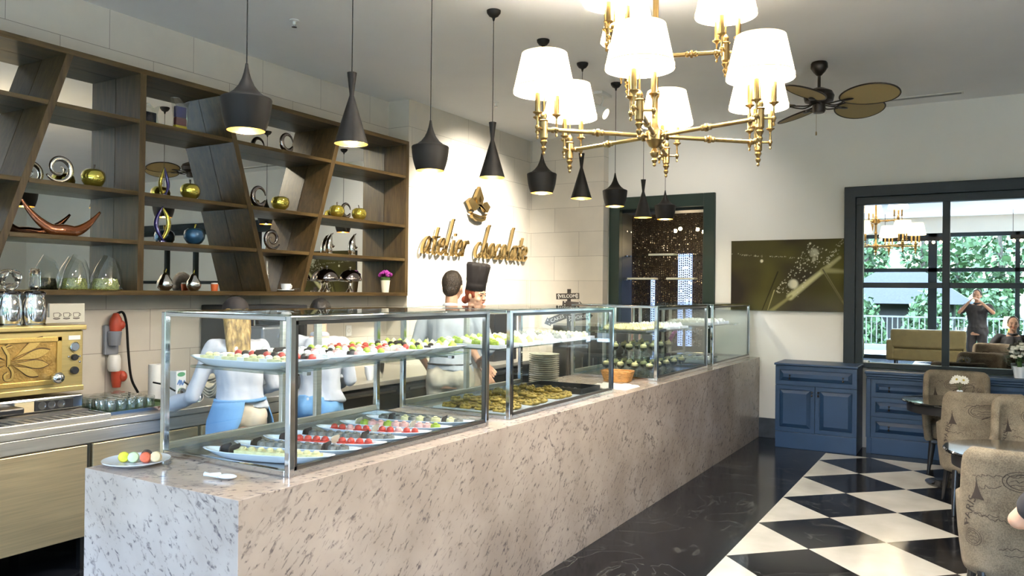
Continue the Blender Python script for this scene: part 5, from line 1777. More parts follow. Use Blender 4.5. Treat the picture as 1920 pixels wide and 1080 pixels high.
# signpost with arrows
o = thing('wooden_signpost', 'dark little signpost with arrow boards behind the second case', 'sign', (-3.66, 7.3, 0.0))
G().lathe([(0, 0), (0.16, 0), (0.16, 0.02), (0.03, 0.04), (0.022, 0.06), (0.020, 1.70), (0, 1.70)], 16).build('post', 'sign_brown', o, smooth=1)
def board(cx_, cz_, wdt, hgt, ang, txt, arrow, yo):
    Mt = Matrix.Translation((cx_, yo, cz_)) @ Matrix.Rotation(R(31), 4, 'Z') @ Matrix.Rotation(-R(ang), 4, 'Y')
    fn = lambda u, v, d: tuple(Mt @ Vector((u, -d, v)))
    h2 = hgt / 2
    poly = [(-wdt / 2, -h2), (wdt / 2, -h2), (wdt / 2, h2), (-wdt / 2, h2)]
    if arrow > 0:
        poly = [(-wdt / 2, -h2), (wdt / 2 - h2, -h2), (wdt / 2 - h2, -h2 * 1.5), (wdt / 2 + h2 * 0.6, 0), (wdt / 2 - h2, h2 * 1.5), (wdt / 2 - h2, h2), (-wdt / 2, h2)]
    elif arrow < 0:
        poly = [(wdt / 2, -h2), (wdt / 2, h2), (-wdt / 2 + h2, h2), (-wdt / 2 + h2, h2 * 1.5), (-wdt / 2 - h2 * 0.6, 0), (-wdt / 2 + h2, -h2 * 1.5), (-wdt / 2 + h2, -h2)]
    b_ = G().prism(poly, fn, -0.008, 0.008).build('board', 'sign_brown', o)
    g = G()
    put_text(g, txt, hgt * 0.72, lambda u, v, d: fn(u, v, 0.0095 + d), 0.0008)
    for su in (-1, 1):
        for sv in (-1, 1):
            g.lathe([(0, 0), (0.006, 0), (0.006, 0.003), (0, 0.003)], 8, c=fn(su * (wdt / 2 - 0.022) * 0.96, sv * h2 * 0.6, 0.009), M=Matrix.Rotation(R(90), 3, 'X'))
    g.build('lettering', 'text_white', b_)
board(0, 1.625, 0.24, 0.062, 2, 'WELCOME', 0, -0.03)
board(-0.12, 1.39, 0.25, 0.07, 22, 'CAKES', -1, -0.03)
board(0.13, 1.41, 0.25, 0.07, 8, 'COOKIES', 1, -0.028)
board(0.05, 1.545, 0.20, 0.05, -4, '', 1, -0.028)
# ------------------------------------------------------------ pendant lamps
PX = -3.041
def pendant_wide(loc, label):
    """loc is the centre of the lower rim"""
    p = thing('pendant_lamp', label, 'pendant lamp', loc, 0, None)
    outer = [(0.006, 0.325), (0.009, 0.305), (0.014, 0.28), (0.023, 0.250), (0.038, 0.218), (0.060, 0.190), (0.088, 0.168), (0.118, 0.156), (0.121, 0.150), (0.118, 0.12), (0.112, 0.075), (0.102, 0.035), (0.090, 0.0)]
    G().lathe(outer, 40, caps=False).build('shade', 'pendant_black', p, smooth=1, sharp=28)
    inner = [(0.088, 0.0005), (0.100, 0.036), (0.110, 0.078), (0.114, 0.145), (0.060, 0.18), (0.02, 0.22)]
    finish_pendant(p, inner, outer[-1][0], 0.325, 0.10)
    return p
def pendant_cone(loc, label):
    p = thing('pendant_lamp', label, 'pendant lamp', loc, 0, None)
    outer = [(0.004, 0.402), (0.027, 0.402), (0.025, 0.385), (0.013, 0.285), (0.013, 0.272), (0.094, 0.0)]
    G().lathe(outer, 40, caps=False).build('shade', 'pendant_black', p, smooth=1, sharp=28)
    finish_pendant(p, [(0.092, 0.0005), (0.030, 0.21), (0.012, 0.26)], 0.094, 0.402, 0.13)
    return p
def finish_pendant(p, inner, rr, top, bz):
    g = G().lathe(inner, 40, caps=False)
    g.lathe([(rr - 0.002, 0.0), (rr, 0.0), (rr, -0.001), (rr - 0.002, -0.001)], 40, closed=True)
    g.build('gold_lining', 'gold_leaf', p, smooth=1)
    b_ = G().sphere((0, 0, bz - 0.03), (0.028, 0.028, 0.034), 14, 10).build('bulb', 'bulb', p, smooth='all')
    G().lathe([(0, bz), (0.016, bz), (0.016, bz + 0.05), (0, bz + 0.05)], 14).build('lamp_holder', 'black_plastic', p)
    L_ = ZC - p.location.z
    G().tube([(0, 0, top - 0.002), (0, 0, L_ - 0.03)], 0.0028, 8).build('cord', 'cable_black', p, smooth=1)
    G().lathe([(0.052, L_ - 0.001), (0.050, L_ - 0.018), (0.034, L_ - 0.040), (0.012, L_ - 0.052), (0.006, L_ - 0.075), (0, L_ - 0.078)], 28).build('ceiling_rose', 'pendant_black', p, smooth=1)
    l_ = lamp('pendant_glow', 'POINT', (p.location.x, p.location.y, p.location.z + bz * 0.35), 13, (1.0, 0.86, 0.64), shadow_soft_size=0.03)
spec = [(2.573, 2.428, 'w', 'nearest wide black pendant lamp, leftmost in the row over the counter'),
        (3.310, 2.488, 'c', 'nearest tall cone shaped black pendant lamp, second in the row'),
        (4.050, 2.440, 'w', 'wide black pendant lamp left of the lettered sign'),
        (4.798, 2.494, 'c', 'tall cone shaped black pendant lamp above the crown emblem'),
        (5.553, 2.468, 'w', 'wide black pendant lamp right of the lettered sign'),
        (6.287, 2.504, 'c', 'tall cone shaped black pendant lamp below the chandelier arms'),
        (7.040, 2.508, 'w', 'wide black pendant lamp at the top left corner of the green framed opening'),
        (7.788, 2.464, 'c', 'farthest tall cone shaped black pendant lamp before the green framed opening'),
        (8.462, 2.505, 'w', 'farthest wide black pendant lamp, last in the row')]
w0 = c0 = None
for y_, z_, k_, lb in spec:
    (pendant_wide if k_ == 'w' else pendant_cone)((PX, y_, z_), lb)

# ------------------------------------------------------------ chandelier
def chandelier(loc, label, group=None, lights=True, rot=0.0):
    c = thing('chandelier', label, 'chandelier', loc, rot, group)
    zc_ = ZC - loc[2]
    zu = 2.94 - 2.51
    sc = lambda: None
    g = G()
    g.lathe([(0.0, -0.165), (0.006, -0.163), (0.010, -0.155), (0.006, -0.147), (0.012, -0.140), (0.016, -0.130), (0.010, -0.118), (0.020, -0.105), (0.024, -0.090), (0.016, -0.075), (0.012, -0.066), (0.030, -0.055), (0.044, -0.030), (0.050, -0.024), (0.050, 0.022), (0.044, 0.030), (0.026, 0.040), (0.020, 0.060), (0.017, 0.075),
             (0.017, 0.20), (0.024, 0.212), (0.026, 0.226), (0.024, 0.240), (0.017, 0.250), (0.017, zu - 0.065), (0.026, zu - 0.055), (0.030, zu - 0.045), (0.064, zu - 0.035), (0.066, zu + 0.034), (0.030, zu + 0.042), (0.022, zu + 0.06), (0.026, zu + 0.07), (0.016, zu + 0.09),
             (0.016, zc_ - 0.06), (0.03, zc_ - 0.05), (0.065, zc_ - 0.012), (0.070, zc_ - 0.001), (0, zc_ - 0.001)], 28)
    g.build('stem', 'brass', c, smooth=1)
    def cluster(px, py, pz, n_):
        b = G()
        b.lathe([(0.0, -0.135), (0.006, -0.132), (0.009, -0.124), (0.005, -0.116), (0.012, -0.106), (0.015, -0.096), (0.008, -0.086), (0.013, -0.076), (0.020, -0.064), (0.014, -0.054), (0.021, -0.045), (0.021, 0.040), (0.026, 0.046), (0.014, 0.054), (0.018, 0.066), (0.014, 0.080), (0.004, 0.092), (0.003, 0.36), (0, 0.36)], 16, (px, py, pz))
        for q in range(3):
            a = 2 * PI * q / 3 + 0.5
            dx, dy_ = math.cos(a), math.sin(a)
            ex_, ey_ = px + 0.066 * dx, py + 0.066 * dy_
            b.tube([(px + 0.018 * dx, py + 0.018 * dy_, pz), (ex_, ey_, pz)], 0.0065, 8)
            b.sphere((ex_, ey_, pz), 0.0125, 10, 7)
            b.lathe([(0, -0.040), (0.005, -0.038), (0.007, -0.030), (0.004, -0.022), (0.009, -0.012), (0, -0.010)], 10, (ex_, ey_, pz))
            b.lathe([(0.006, 0.0), (0.005, 0.055), (0.010, 0.065), (0.024, 0.074), (0.024, 0.078), (0.014, 0.078), (0.013, 0.078), (0.013, 0.175), (0.0, 0.182)], 14, (ex_, ey_, pz))
        cb = b.build('candle_cluster', 'brass', c, smooth=1)
        for q in range(3):
            a = 2 * PI * q / 3 + 0.5
            G().sphere((px + 0.066 * math.cos(a), py + 0.066 * math.sin(a), pz + 0.215), (0.014, 0.014, 0.034), 10, 8).build('bulb', 'bulb', cb, smooth='all')
        s = G()
        z0 = pz + 0.190
        s.lathe([(0.160, z0), (0.162, z0), (0.1585, z0 + 0.025), (0.1575, z0 + 0.025), (0.118, z0 + 0.205), (0.1165, z0 + 0.205), (0.156, z0 + 0.025)], 40, (px, py, 0), closed=True)
        sh = s.build('lamp_shade', 'lamp_shade_cloth', c, smooth=1, sharp=50)
        for rr_, zz_ in ((0.1583, z0 + 0.024), (0.1172, z0 + 0.204), (0.1612, z0 + 0.001)):
            G().tube([(px + rr_ * math.cos(a), py + rr_ * math.sin(a), zz_) for a in [2 * PI * i / 40 for i in range(40)]], 0.0017, 6, closed=True).build('trim_ring', 'macaron_beige', sh, smooth='all')
        sg = G()
        for q in range(3):
            a = 2 * PI * q / 3
            sg.tube([(px, py, pz + 0.355), (px + 0.117 * math.cos(a), py + 0.117 * math.sin(a), z0 + 0.200)], 0.002, 6)
        sg.build('shade_carrier', 'brass', sh)
        if lights:
            v = Matrix.Rotation(rot, 3, 'Z') @ Vector((px, py, pz + 0.26)) + Vector(loc)
            lamp('chandelier_glow', 'POINT', v, 41.0, (1.0, 0.93, 0.84), shadow_soft_size=0.06)
    for zz, r_, angs in ((0.0, 0.62, [44 + 60 * k for k in range(6)]), (zu, 0.365, [16 + 120 * k for k in range(3)])):
        for a in angs:
            a = R(a)
            dx, dy_ = math.cos(a), math.sin(a)
            g = G()
            g.tube([(0.045 * dx, 0.045 * dy_, zz), (r_ * dx, r_ * dy_, zz)], 0.0115, 12)
            Mz = Matrix.Rotation(a, 3, 'Z') @ Matrix.Rotation(R(90), 3, 'Y')
            for rr, big in ((0.075, 0.019), (r_ * 0.52, 0.021), (r_ * 0.52 + 0.022, 0.016), (r_ * 0.52 - 0.022, 0.016), (r_ - 0.05, 0.016)):
                g.lathe([(0.0115, -0.010), (big, -0.005), (big, 0.005), (0.0115, 0.010)], 14, (rr * dx, rr * dy_, zz), M=Mz)
            g.build('arm', 'brass', c, smooth=1)
            cluster(r_ * dx, r_ * dy_, zz, 3)
    return c
chandelier((-1.50, 4.00, 2.51), 'large brass chandelier with white shades on two tiers above the aisle')
chandelier((2.3, 0.6, 2.45), 'second brass chandelier seen only in the mirrors behind the viewer', rot=R(20))

# ------------------------------------------------------------ ceiling fan
def fan(loc, rz, label):
    f_ = thing('ceiling_fan', label, 'ceiling fan', loc, rz)
    G().lathe([(0.062, 0.0), (0.070, -0.012), (0.072, -0.05), (0.050, -0.085), (0.022, -0.115), (0.013, -0.12), (0.013, -0.225), (0.020, -0.23)], 28).build('mount', 'bronze_dark', f_, smooth=1)
    G().lathe([(0.018, -0.222), (0.05, -0.232), (0.110, -0.262), (0.128, -0.30), (0.118, -0.345), (0.07, -0.362), (0.055, -0.37), (0.055, -0.43), (0.045, -0.445), (0, -0.447)], 32).build('motor', 'bronze_dark', f_, smooth=1)
    for k in range(5):
        a = R(20 + 72 * k)
        bl = G()
        Mz = Matrix.Rotation(a, 4, 'Z') @ Matrix.Translation((0.20, 0, -0.368)) @ Matrix.Rotation(R(-17), 4, 'X')
        out = []
        for i in range(36):
            t2 = 2 * PI * i / 36
            u = 0.25 - 0.25 * math.cos(t2)
            v = 0.165 * math.sin(t2) * (0.82 + 0.30 * (u / 0.5))
            out.append((u, v))
        fnb = lambda u, v, d: tuple(Mz @ Vector((u, v, d)))
        bl.prism(out, fnb, -0.003, 0.003)
        b_ = bl.build('blade', 'fan_weave', f_)
        G().tube([fnb(u, v, 0) for u, v in out], 0.007, 8, closed=True).build('rim', 'bronze_dark', b_, smooth=1)
        br = G()
        Ma = Matrix.Rotation(a, 4, 'Z')
        for s_ in (-1, 1):
            br.tube([tuple(Ma @ Vector(p)) for p in smooth_path([(0.06, 0.01 * s_, -0.375), (0.12, 0.045 * s_, -0.39), (0.18, 0.04 * s_, -0.385), (0.24, 0.012 * s_, -0.376)])], 0.006, 8)
        br.sphere(tuple(Ma @ Vector((0.26, 0, -0.377))), (0.06, 0.03, 0.008), 14, 6, M=Matrix.Rotation(a, 3, 'Z'))
        br.build('bracket', 'bronze_dark', f_, smooth=1)
    G().tube([(-0.03, -0.02, -0.44), (-0.03, -0.02, -0.61)], 0.0015, 6).lathe([(0, -0.65), (0.007, -0.645), (0.006, -0.62), (0, -0.608)], 10, (-0.03, -0.02, 0)).build('pull_chain', 'brass', f_, smooth=1)
    return f_
fan((-1.208, 7.266, ZC), R(31), 'dark ceiling fan with oval woven blades near the back wall')
fan((2.4, 4.6, ZC), R(60), 'ceiling fan with oval woven blades to the right of the picture')

# ------------------------------------------------------------ lettered sign and crown
SXW = -5.22
fs_ = lambda u, v, d: (SXW + d, u, v)
LET = {
 'a': [[(.66, .86), (.45, 1.0), (.18, .72), (.04, .28), (.12, .02), (.32, .14), (.52, .5), (.66, .92)], [(.66, .95), (.56, .35), (.60, .05), (.76, .10)]],
 't': [[(.52, 1.62), (.36, .9), (.24, .25), (.32, .0), (.50, .12)], [(.10, 1.02), (.40, 1.0), (.68, 1.06)]],
 'e': [[(.12, .45), (.40, .50), (.54, .78), (.40, .99), (.18, .75), (.06, .32), (.20, .02), (.42, .08), (.60, .30)]],
 'l': [[(.62, 2.15), (.58, 2.2), (.40, 1.4), (.20, .6), (.14, .15), (.24, .0), (.36, .10)]],
 'i': [[(.30, .95), (.20, .45), (.16, .08), (.26, .0), (.36, .10)], [(.42, 1.36), (.36, 1.22)]],
 'r': [[(.22, .98), (.16, .5), (.08, .0)], [(.14, .45), (.32, .86), (.50, .98), (.60, .80)]],
 'c': [[(.56, .80), (.44, .99), (.22, .78), (.06, .34), (.16, .03), (.36, .04), (.56, .24)]],
 'h': [[(.68, 2.1), (.62, 2.14), (.42, 1.4), (.22, .6), (.06, .0)], [(.14, .35), (.34, .88), (.50, .95), (.52, .6), (.46, .12), (.56, .0), (.66, .1)]],
 'o': [[(.40, 1.0), (.18, .76), (.05, .30), (.16, .02), (.38, .16), (.54, .60), (.52, .92), (.40, 1.0)]],
}
sg_ = thing('wall_sign', 'gold script lettering atelier chocolate on the lit tiled wall', 'sign', (SXW, 6.74, 2.07))
xh, base = 0.185, 2.075
u = 6.745
adv = {'a': .150, 't': .115, 'e': .120, 'l': .100, 'i': .095, 'r': .130, 'c': .130, 'h': .150, 'o': .135}
for ch in 'atelier chocolate':
    if ch == ' ':
        u += 0.135
        continue
    g = G()
    for st in LET[ch]:
        P = [(u + p[0] * 0.20 + p[1] * 0.030, base + p[1] * xh) for p in st]
        ribbon(g, P, 0.020, fs_, 0.030, 0.066, 0)
    g.lathe([(0, 0), (0.004, 0), (0.004, 0.032), (0, 0.032)], 8, (SXW, u + 0.07, base + 0.06), M=RX)
    g.build('letter', 'sign_gold', sg_, off(sg_))
    u += adv[ch] + 0.010
cr_ = thing('crown_emblem', 'gold crown emblem mounted above the lettering', 'emblem', (SXW, 7.86, 2.55))
g = G()
cy0, cz0 = 7.86, 2.545
def poly(ps, d0=0.03, d1=0.075, mi=0):
    g.prism([(cy0 + a * 1.0, cz0 + b) for a, b in ps], fs_, d0, d1, mi)
def ring_poly(outer, inner, d0=0.03, d1=0.075):
    n = len(outer)
    V = []
    for dd in (d0, d1):
        for ring in (outer, inner):
            V += [fs_(cy0 + a, cz0 + b, dd) for a, b in ring]
    F = []
    for i in range(n):
        j = (i + 1) % n
        F += [(2 * n + i, 2 * n + j, 3 * n + j, 3 * n + i), (i, n + i, n + j, j), (i, j, 2 * n + j, 2 * n + i), (n + i, 3 * n + i, 3 * n + j, n + j)]
    g.add(V, F)
ring_poly([(0, 0.385), (0.085, 0.25), (0.05, 0.165), (0, 0.15), (-0.05, 0.165), (-0.085, 0.25)], [(0, 0.27), (0.028, 0.225), (0.018, 0.195), (0, 0.19), (-0.018, 0.195), (-0.028, 0.225)])
poly([(-0.05, 0.165), (0.05, 0.165), (0.10, 0.20), (0.16, 0.215), (0.235, 0.16), (0.17, 0.085), (0.13, 0.085), (0.02, 0.17), (0.0, 0.15), (-0.09, 0.085), (-0.17, 0.085), (-0.255, 0.185), (-0.17, 0.235), (-0.13, 0.205)])
poly([(-0.19, 0.07), (-0.14, 0.05), (0.0, 0.035), (0.10, 0.045), (0.16, 0.07), (0.16, 0.055), (0.10, 0.022), (0, 0.012), (-0.12, 0.025), (-0.185, 0.05)])
poly([(-0.17, 0.03), (-0.10, 0.008), (0.0, -0.004), (0.09, 0.008), (0.145, 0.035), (0.12, -0.015), (0.04, -0.038), (-0.05, -0.036), (-0.14, -0.008)])
for a, b in ((-0.1, 0.14), (0.1, 0.14), (0, 0.03)):
    g.lathe([(0, 0), (0.005, 0), (0.005, 0.03), (0, 0.03)], 8, (SXW, cy0 + a, cz0 + b), M=RX)
g.build('crown', 'sign_gold', cr_, off(cr_))

# ------------------------------------------------------------ canvas photograph on the back wall
X0, X1, Z0, Z1 = -2.520, -1.268, 1.478, 2.297
nx, nz = 210, 138
PT = thing('canvas_picture', 'olive green canvas photograph of dew drops on a stem', 'picture', ((X0 + X1) / 2, YB, Z0))
G().box(-(X1 - X0) / 2, (X1 - X0) / 2, -0.034, -0.001, 0, Z1 - Z0).build('stretcher', 'black_matte', PT)
vs, fs, cols = [], [], []
rng = random.Random(11)
def seg(px, pz, a, b):
    ax, az, bx, bz = *a, *b
    t2 = max(0, min(1, ((px - ax) * (bx - ax) + (pz - az) * (bz - az)) / ((bx - ax) ** 2 + (bz - az) ** 2)))
    return math.hypot(px - ax - t2 * (bx - ax), pz - az - t2 * (bz - az)), t2
drops = []
for i in range(150):
    t2 = rng.random()
    q_ = rng.random() ** 1.6
    drops.append((0.41 + 0.30 * t2 + 0.20 * q_ * (1 - 0.3 * t2) + rng.gauss(0, 0.008), 0.27 + 0.68 * t2 - 0.10 * q_, 0.002 + 0.006 * rng.random(), 0.55 + 0.4 * rng.random()))
for i in range(70):
    t2 = rng.random()
    drops.append((t2 * 0.70, 0.82 - 0.10 * t2 - 0.01 * math.sin(t2 * 6) + rng.gauss(0, 0.006), 0.002 + 0.003 * rng.random(), 0.45 + 0.3 * rng.random()))
for i in range(60):
    t2 = rng.random()
    drops.append((0.84 + 0.15 * t2 + rng.gauss(0, 0.012), 0.66 + 0.30 * t2 + rng.gauss(0, 0.02), 0.002 + 0.005 * rng.random(), 0.55 + 0.3 * rng.random()))
drops += [(0.283, 0.705, 0.018, 0.9), (0.567, 0.378, 0.052, 0.95), (0.745, 0.81, 0.048, 0.5), (0.71, 0.94, 0.012, 0.9), (0.745, 0.72, 0.022, 0.5)]
buck = {}
for d in drops:
    for ii in range(int((d[0] - 0.05) * 20), int((d[0] + 0.05) * 20) + 1):
        buck.setdefault(ii, []).append(d)
asp = (Z1 - Z0) / (X1 - X0)
for j in range(nz + 1):
    for i in range(nx + 1):
        u, v = i / nx, j / nz
        vs.append((X0 + u * (X1 - X0) - (X0 + X1) / 2, -0.0345, v * (Z1 - Z0)))
        n1 = noise.noise(Vector((u * 3.1, v * 2.2, 1.5)))
        n2 = noise.noise(Vector((u * 7.0, v * 5.0, 9.5)))
        k = max(0.0, min(1, 0.42 + 0.55 * n1 + 0.22 * n2 + 0.25 * (u - 0.5)))
        c = [0.022 + 0.075 * k, 0.016 + 0.072 * k, 0.012 + 0.006 * k]
        if v < 0.3:
            c = [q + 0.035 * (0.3 - v) / 0.3 * u for q in c]
        px_, pz_ = u, v * asp
        for a, b, wd, cc in (((0.54, 0.20), (0.82, 0.56), 0.040, (0.52, 0.49, 0.26)), ((0.82, 0.56), (0.96, 0.74), 0.030, (0.36, 0.33, 0.16)), ((0.36, -0.02), (0.55, 0.21), 0.026, (0.24, 0.22, 0.09)), ((0.83, 0.57), (1.0, 0.55), 0.034, (0.27, 0.25, 0.11)),
                             ((0.82, 0.58), (1.02, 0.06), 0.014, (0.22, 0.20, 0.09)), ((0.40, 0.29), (0.34, 0.0), 0.006, (0.36, 0.33, 0.14)), ((0.43, 0.55), (0.29, 0.0), 0.008, (0.015, 0.012, 0.006)), ((0.82, 0.58), (0.98, 0.16), 0.005, (0.02, 0.018, 0.01))):
            d_, t2 = seg(px_, pz_, (a[0], a[1] * asp), (b[0], b[1] * asp))
            f = max(0, min(1, (wd * (1 - 0.3 * t2) - d_) / (wd * 0.6)))
            c = [q * (1 - f) + s_ * f for q, s_ in zip(c, cc)]
        for dx, dz, dr, db in buck.get(int(u * 20), ()):
            dd = math.hypot(px_ - dx, (pz_ - dz * asp))
            if dd < dr:
                f = min(1, (dr - dd) / (dr * 0.4)) * db
                sh_ = 0.75 + 0.25 * math.sin((px_ - dx) / dr * 2 + 1)
                c = [q * (1 - f) + s_ * f * sh_ for q, s_ in zip(c, (0.72, 0.68, 0.50))]
        cols.append((*c, 1))
for j in range(nz):
    for i in range(nx):
        a = j * (nx + 1) + i
        fs.append((a, a + 1, a + nx + 2, a + nx + 1))
pr = G().add(vs, fs).build('print', 'canvas_print', PT)
ca = pr.data.color_attributes.new('Col', 'FLOAT_COLOR', 'POINT')
ca.data.foreach_set('color', [q for c in cols for q in c])

# ------------------------------------------------------------ blue cabinet and drawers
def raised(parent, o_, x0, x1, z0, z1, yf, nm, handles, drop=False):
    """door or drawer front: frame, sunk groove, raised bevelled field; faces -y at yf"""
    g = G()
    fr = 0.042
    g.box(x0, x1, yf, yf + 0.018, z0, z0 + fr).box(x0, x1, yf, yf + 0.018, z1 - fr, z1)
    g.box(x0, x0 + fr, yf, yf + 0.018, z0 + fr, z1 - fr).box(x1 - fr, x1, yf, yf + 0.018, z0 + fr, z1 - fr)
    a, b, c_, d_ = x0 + fr, x1 - fr, z0 + fr, z1 - fr
    g.box(a, b, yf + 0.014, yf + 0.018, c_, d_)
    e = min(0.042, (d_ - c_) * 0.36)
    V = [(a + 0.004, yf + 0.0135, c_ + 0.004), (b - 0.004, yf + 0.0135, c_ + 0.004), (b - 0.004, yf + 0.0135, d_ - 0.004), (a + 0.004, yf + 0.0135, d_ - 0.004),
         (a + e, yf - 0.006, c_ + e), (b - e, yf - 0.006, c_ + e), (b - e, yf - 0.006, d_ - e), (a + e, yf - 0.006, d_ - e)]
    g.add(V, [(4, 5, 6, 7), (0, 1, 5, 4), (1, 2, 6, 5), (2, 3, 7, 6), (3, 0, 4, 7)])
    p = g.build(nm, 'blue_paint', parent, o_)
    for hx, hz in handles:
        h = G()
        h.lathe([(0, 0), (0.012, 0), (0.010, 0.006), (0.005, 0.012), (0, 0.012)], 12, (hx, yf, hz), M=Matrix.Rotation(R(90), 3, 'X'))
        h.tube([(hx, yf - 0.012, hz), (hx, yf - 0.014, hz - 0.022)], 0.0025, 6)
        h.lathe([(0, -0.048), (0.008, -0.044), (0.011, -0.034), (0.006, -0.024), (0, -0.020)], 12, (hx, yf - 0.014, hz))
        h.build('drop_handle', 'bronze_dark', p, o_, smooth=1)
t_ = thing('blue_cabinet', 'blue painted cabinet with one drawer and two panel doors', 'cabinet', (-1.485, 8.83, 0))
o_ = off(t_)
cx0, cx1, yf, ybk = -1.895, -1.072, 8.835, YB - 0.003
G().box(cx0 + 0.004, cx1 - 0.004, yf + 0.019, ybk, 0.0, 0.897).build('carcass', 'blue_paint', t_, o_)
G().box(cx0 - 0.012, cx1 + 0.012, yf - 0.018, ybk, 0.897, 0.921).build('top', 'blue_paint', t_, o_, bevel=0.006)
G().box(cx0, cx1, yf + 0.002, yf + 0.019, 0.0, 0.175).build('plinth', 'blue_paint', t_, o_, bevel=0.003)
raised(t_, o_, cx0, cx1, 0.685, 0.893, yf, 'drawer', [(-1.745, 0.79), (-1.205, 0.79)])
raised(t_, o_, cx0, -1.487, 0.18, 0.680, yf, 'door', [(-1.515, 0.62)])
raised(t_, o_, -1.480, cx1, 0.18, 0.680, yf, 'door', [(-1.452, 0.62)])
t_ = thing('drawer_console', 'long blue drawer console under the wall mirror', 'drawers', (-1.0, 9.0, 0))
o_ = off(t_)
dx0, dx1, yf = -1.005, 3.25, 9.02
G().box(dx0 + 0.004, dx1, yf + 0.019, YB - 0.113, 0.0, 0.79).build('carcass', 'blue_paint', t_, o_)
G().box(dx0 - 0.01, dx1, yf - 0.05, YB - 0.111, 0.842, 0.872).box(dx0, dx1, yf - 0.03, YB - 0.111, 0.815, 0.842).box(dx0 + 0.005, dx1, yf - 0.012, YB - 0.111, 0.79, 0.815).build('top', 'blue_paint', t_, o_, bevel=0.006)
G().box(dx0 + 0.05, dx1, yf + 0.004, yf + 0.019, 0.0, 0.17).build('plinth', 'blue_paint', t_, o_, bevel=0.003)
for ci in range(5):
    xa = dx0 + ci * 0.84
    G().box(xa, xa + 0.045, yf, yf + 0.019, 0.17, 0.79).build('stile', 'blue_paint', t_, o_, bevel=0.003)
    for z0, z1 in ((0.60, 0.785), (0.395, 0.592), (0.18, 0.387)):
        raised(t_, o_, xa + 0.048, xa + 0.835, z0, z1, yf + 0.003, 'drawer', [(xa + 0.22, (z0 + z1) / 2 + 0.01), (xa + 0.66, (z0 + z1) / 2 + 0.01)])
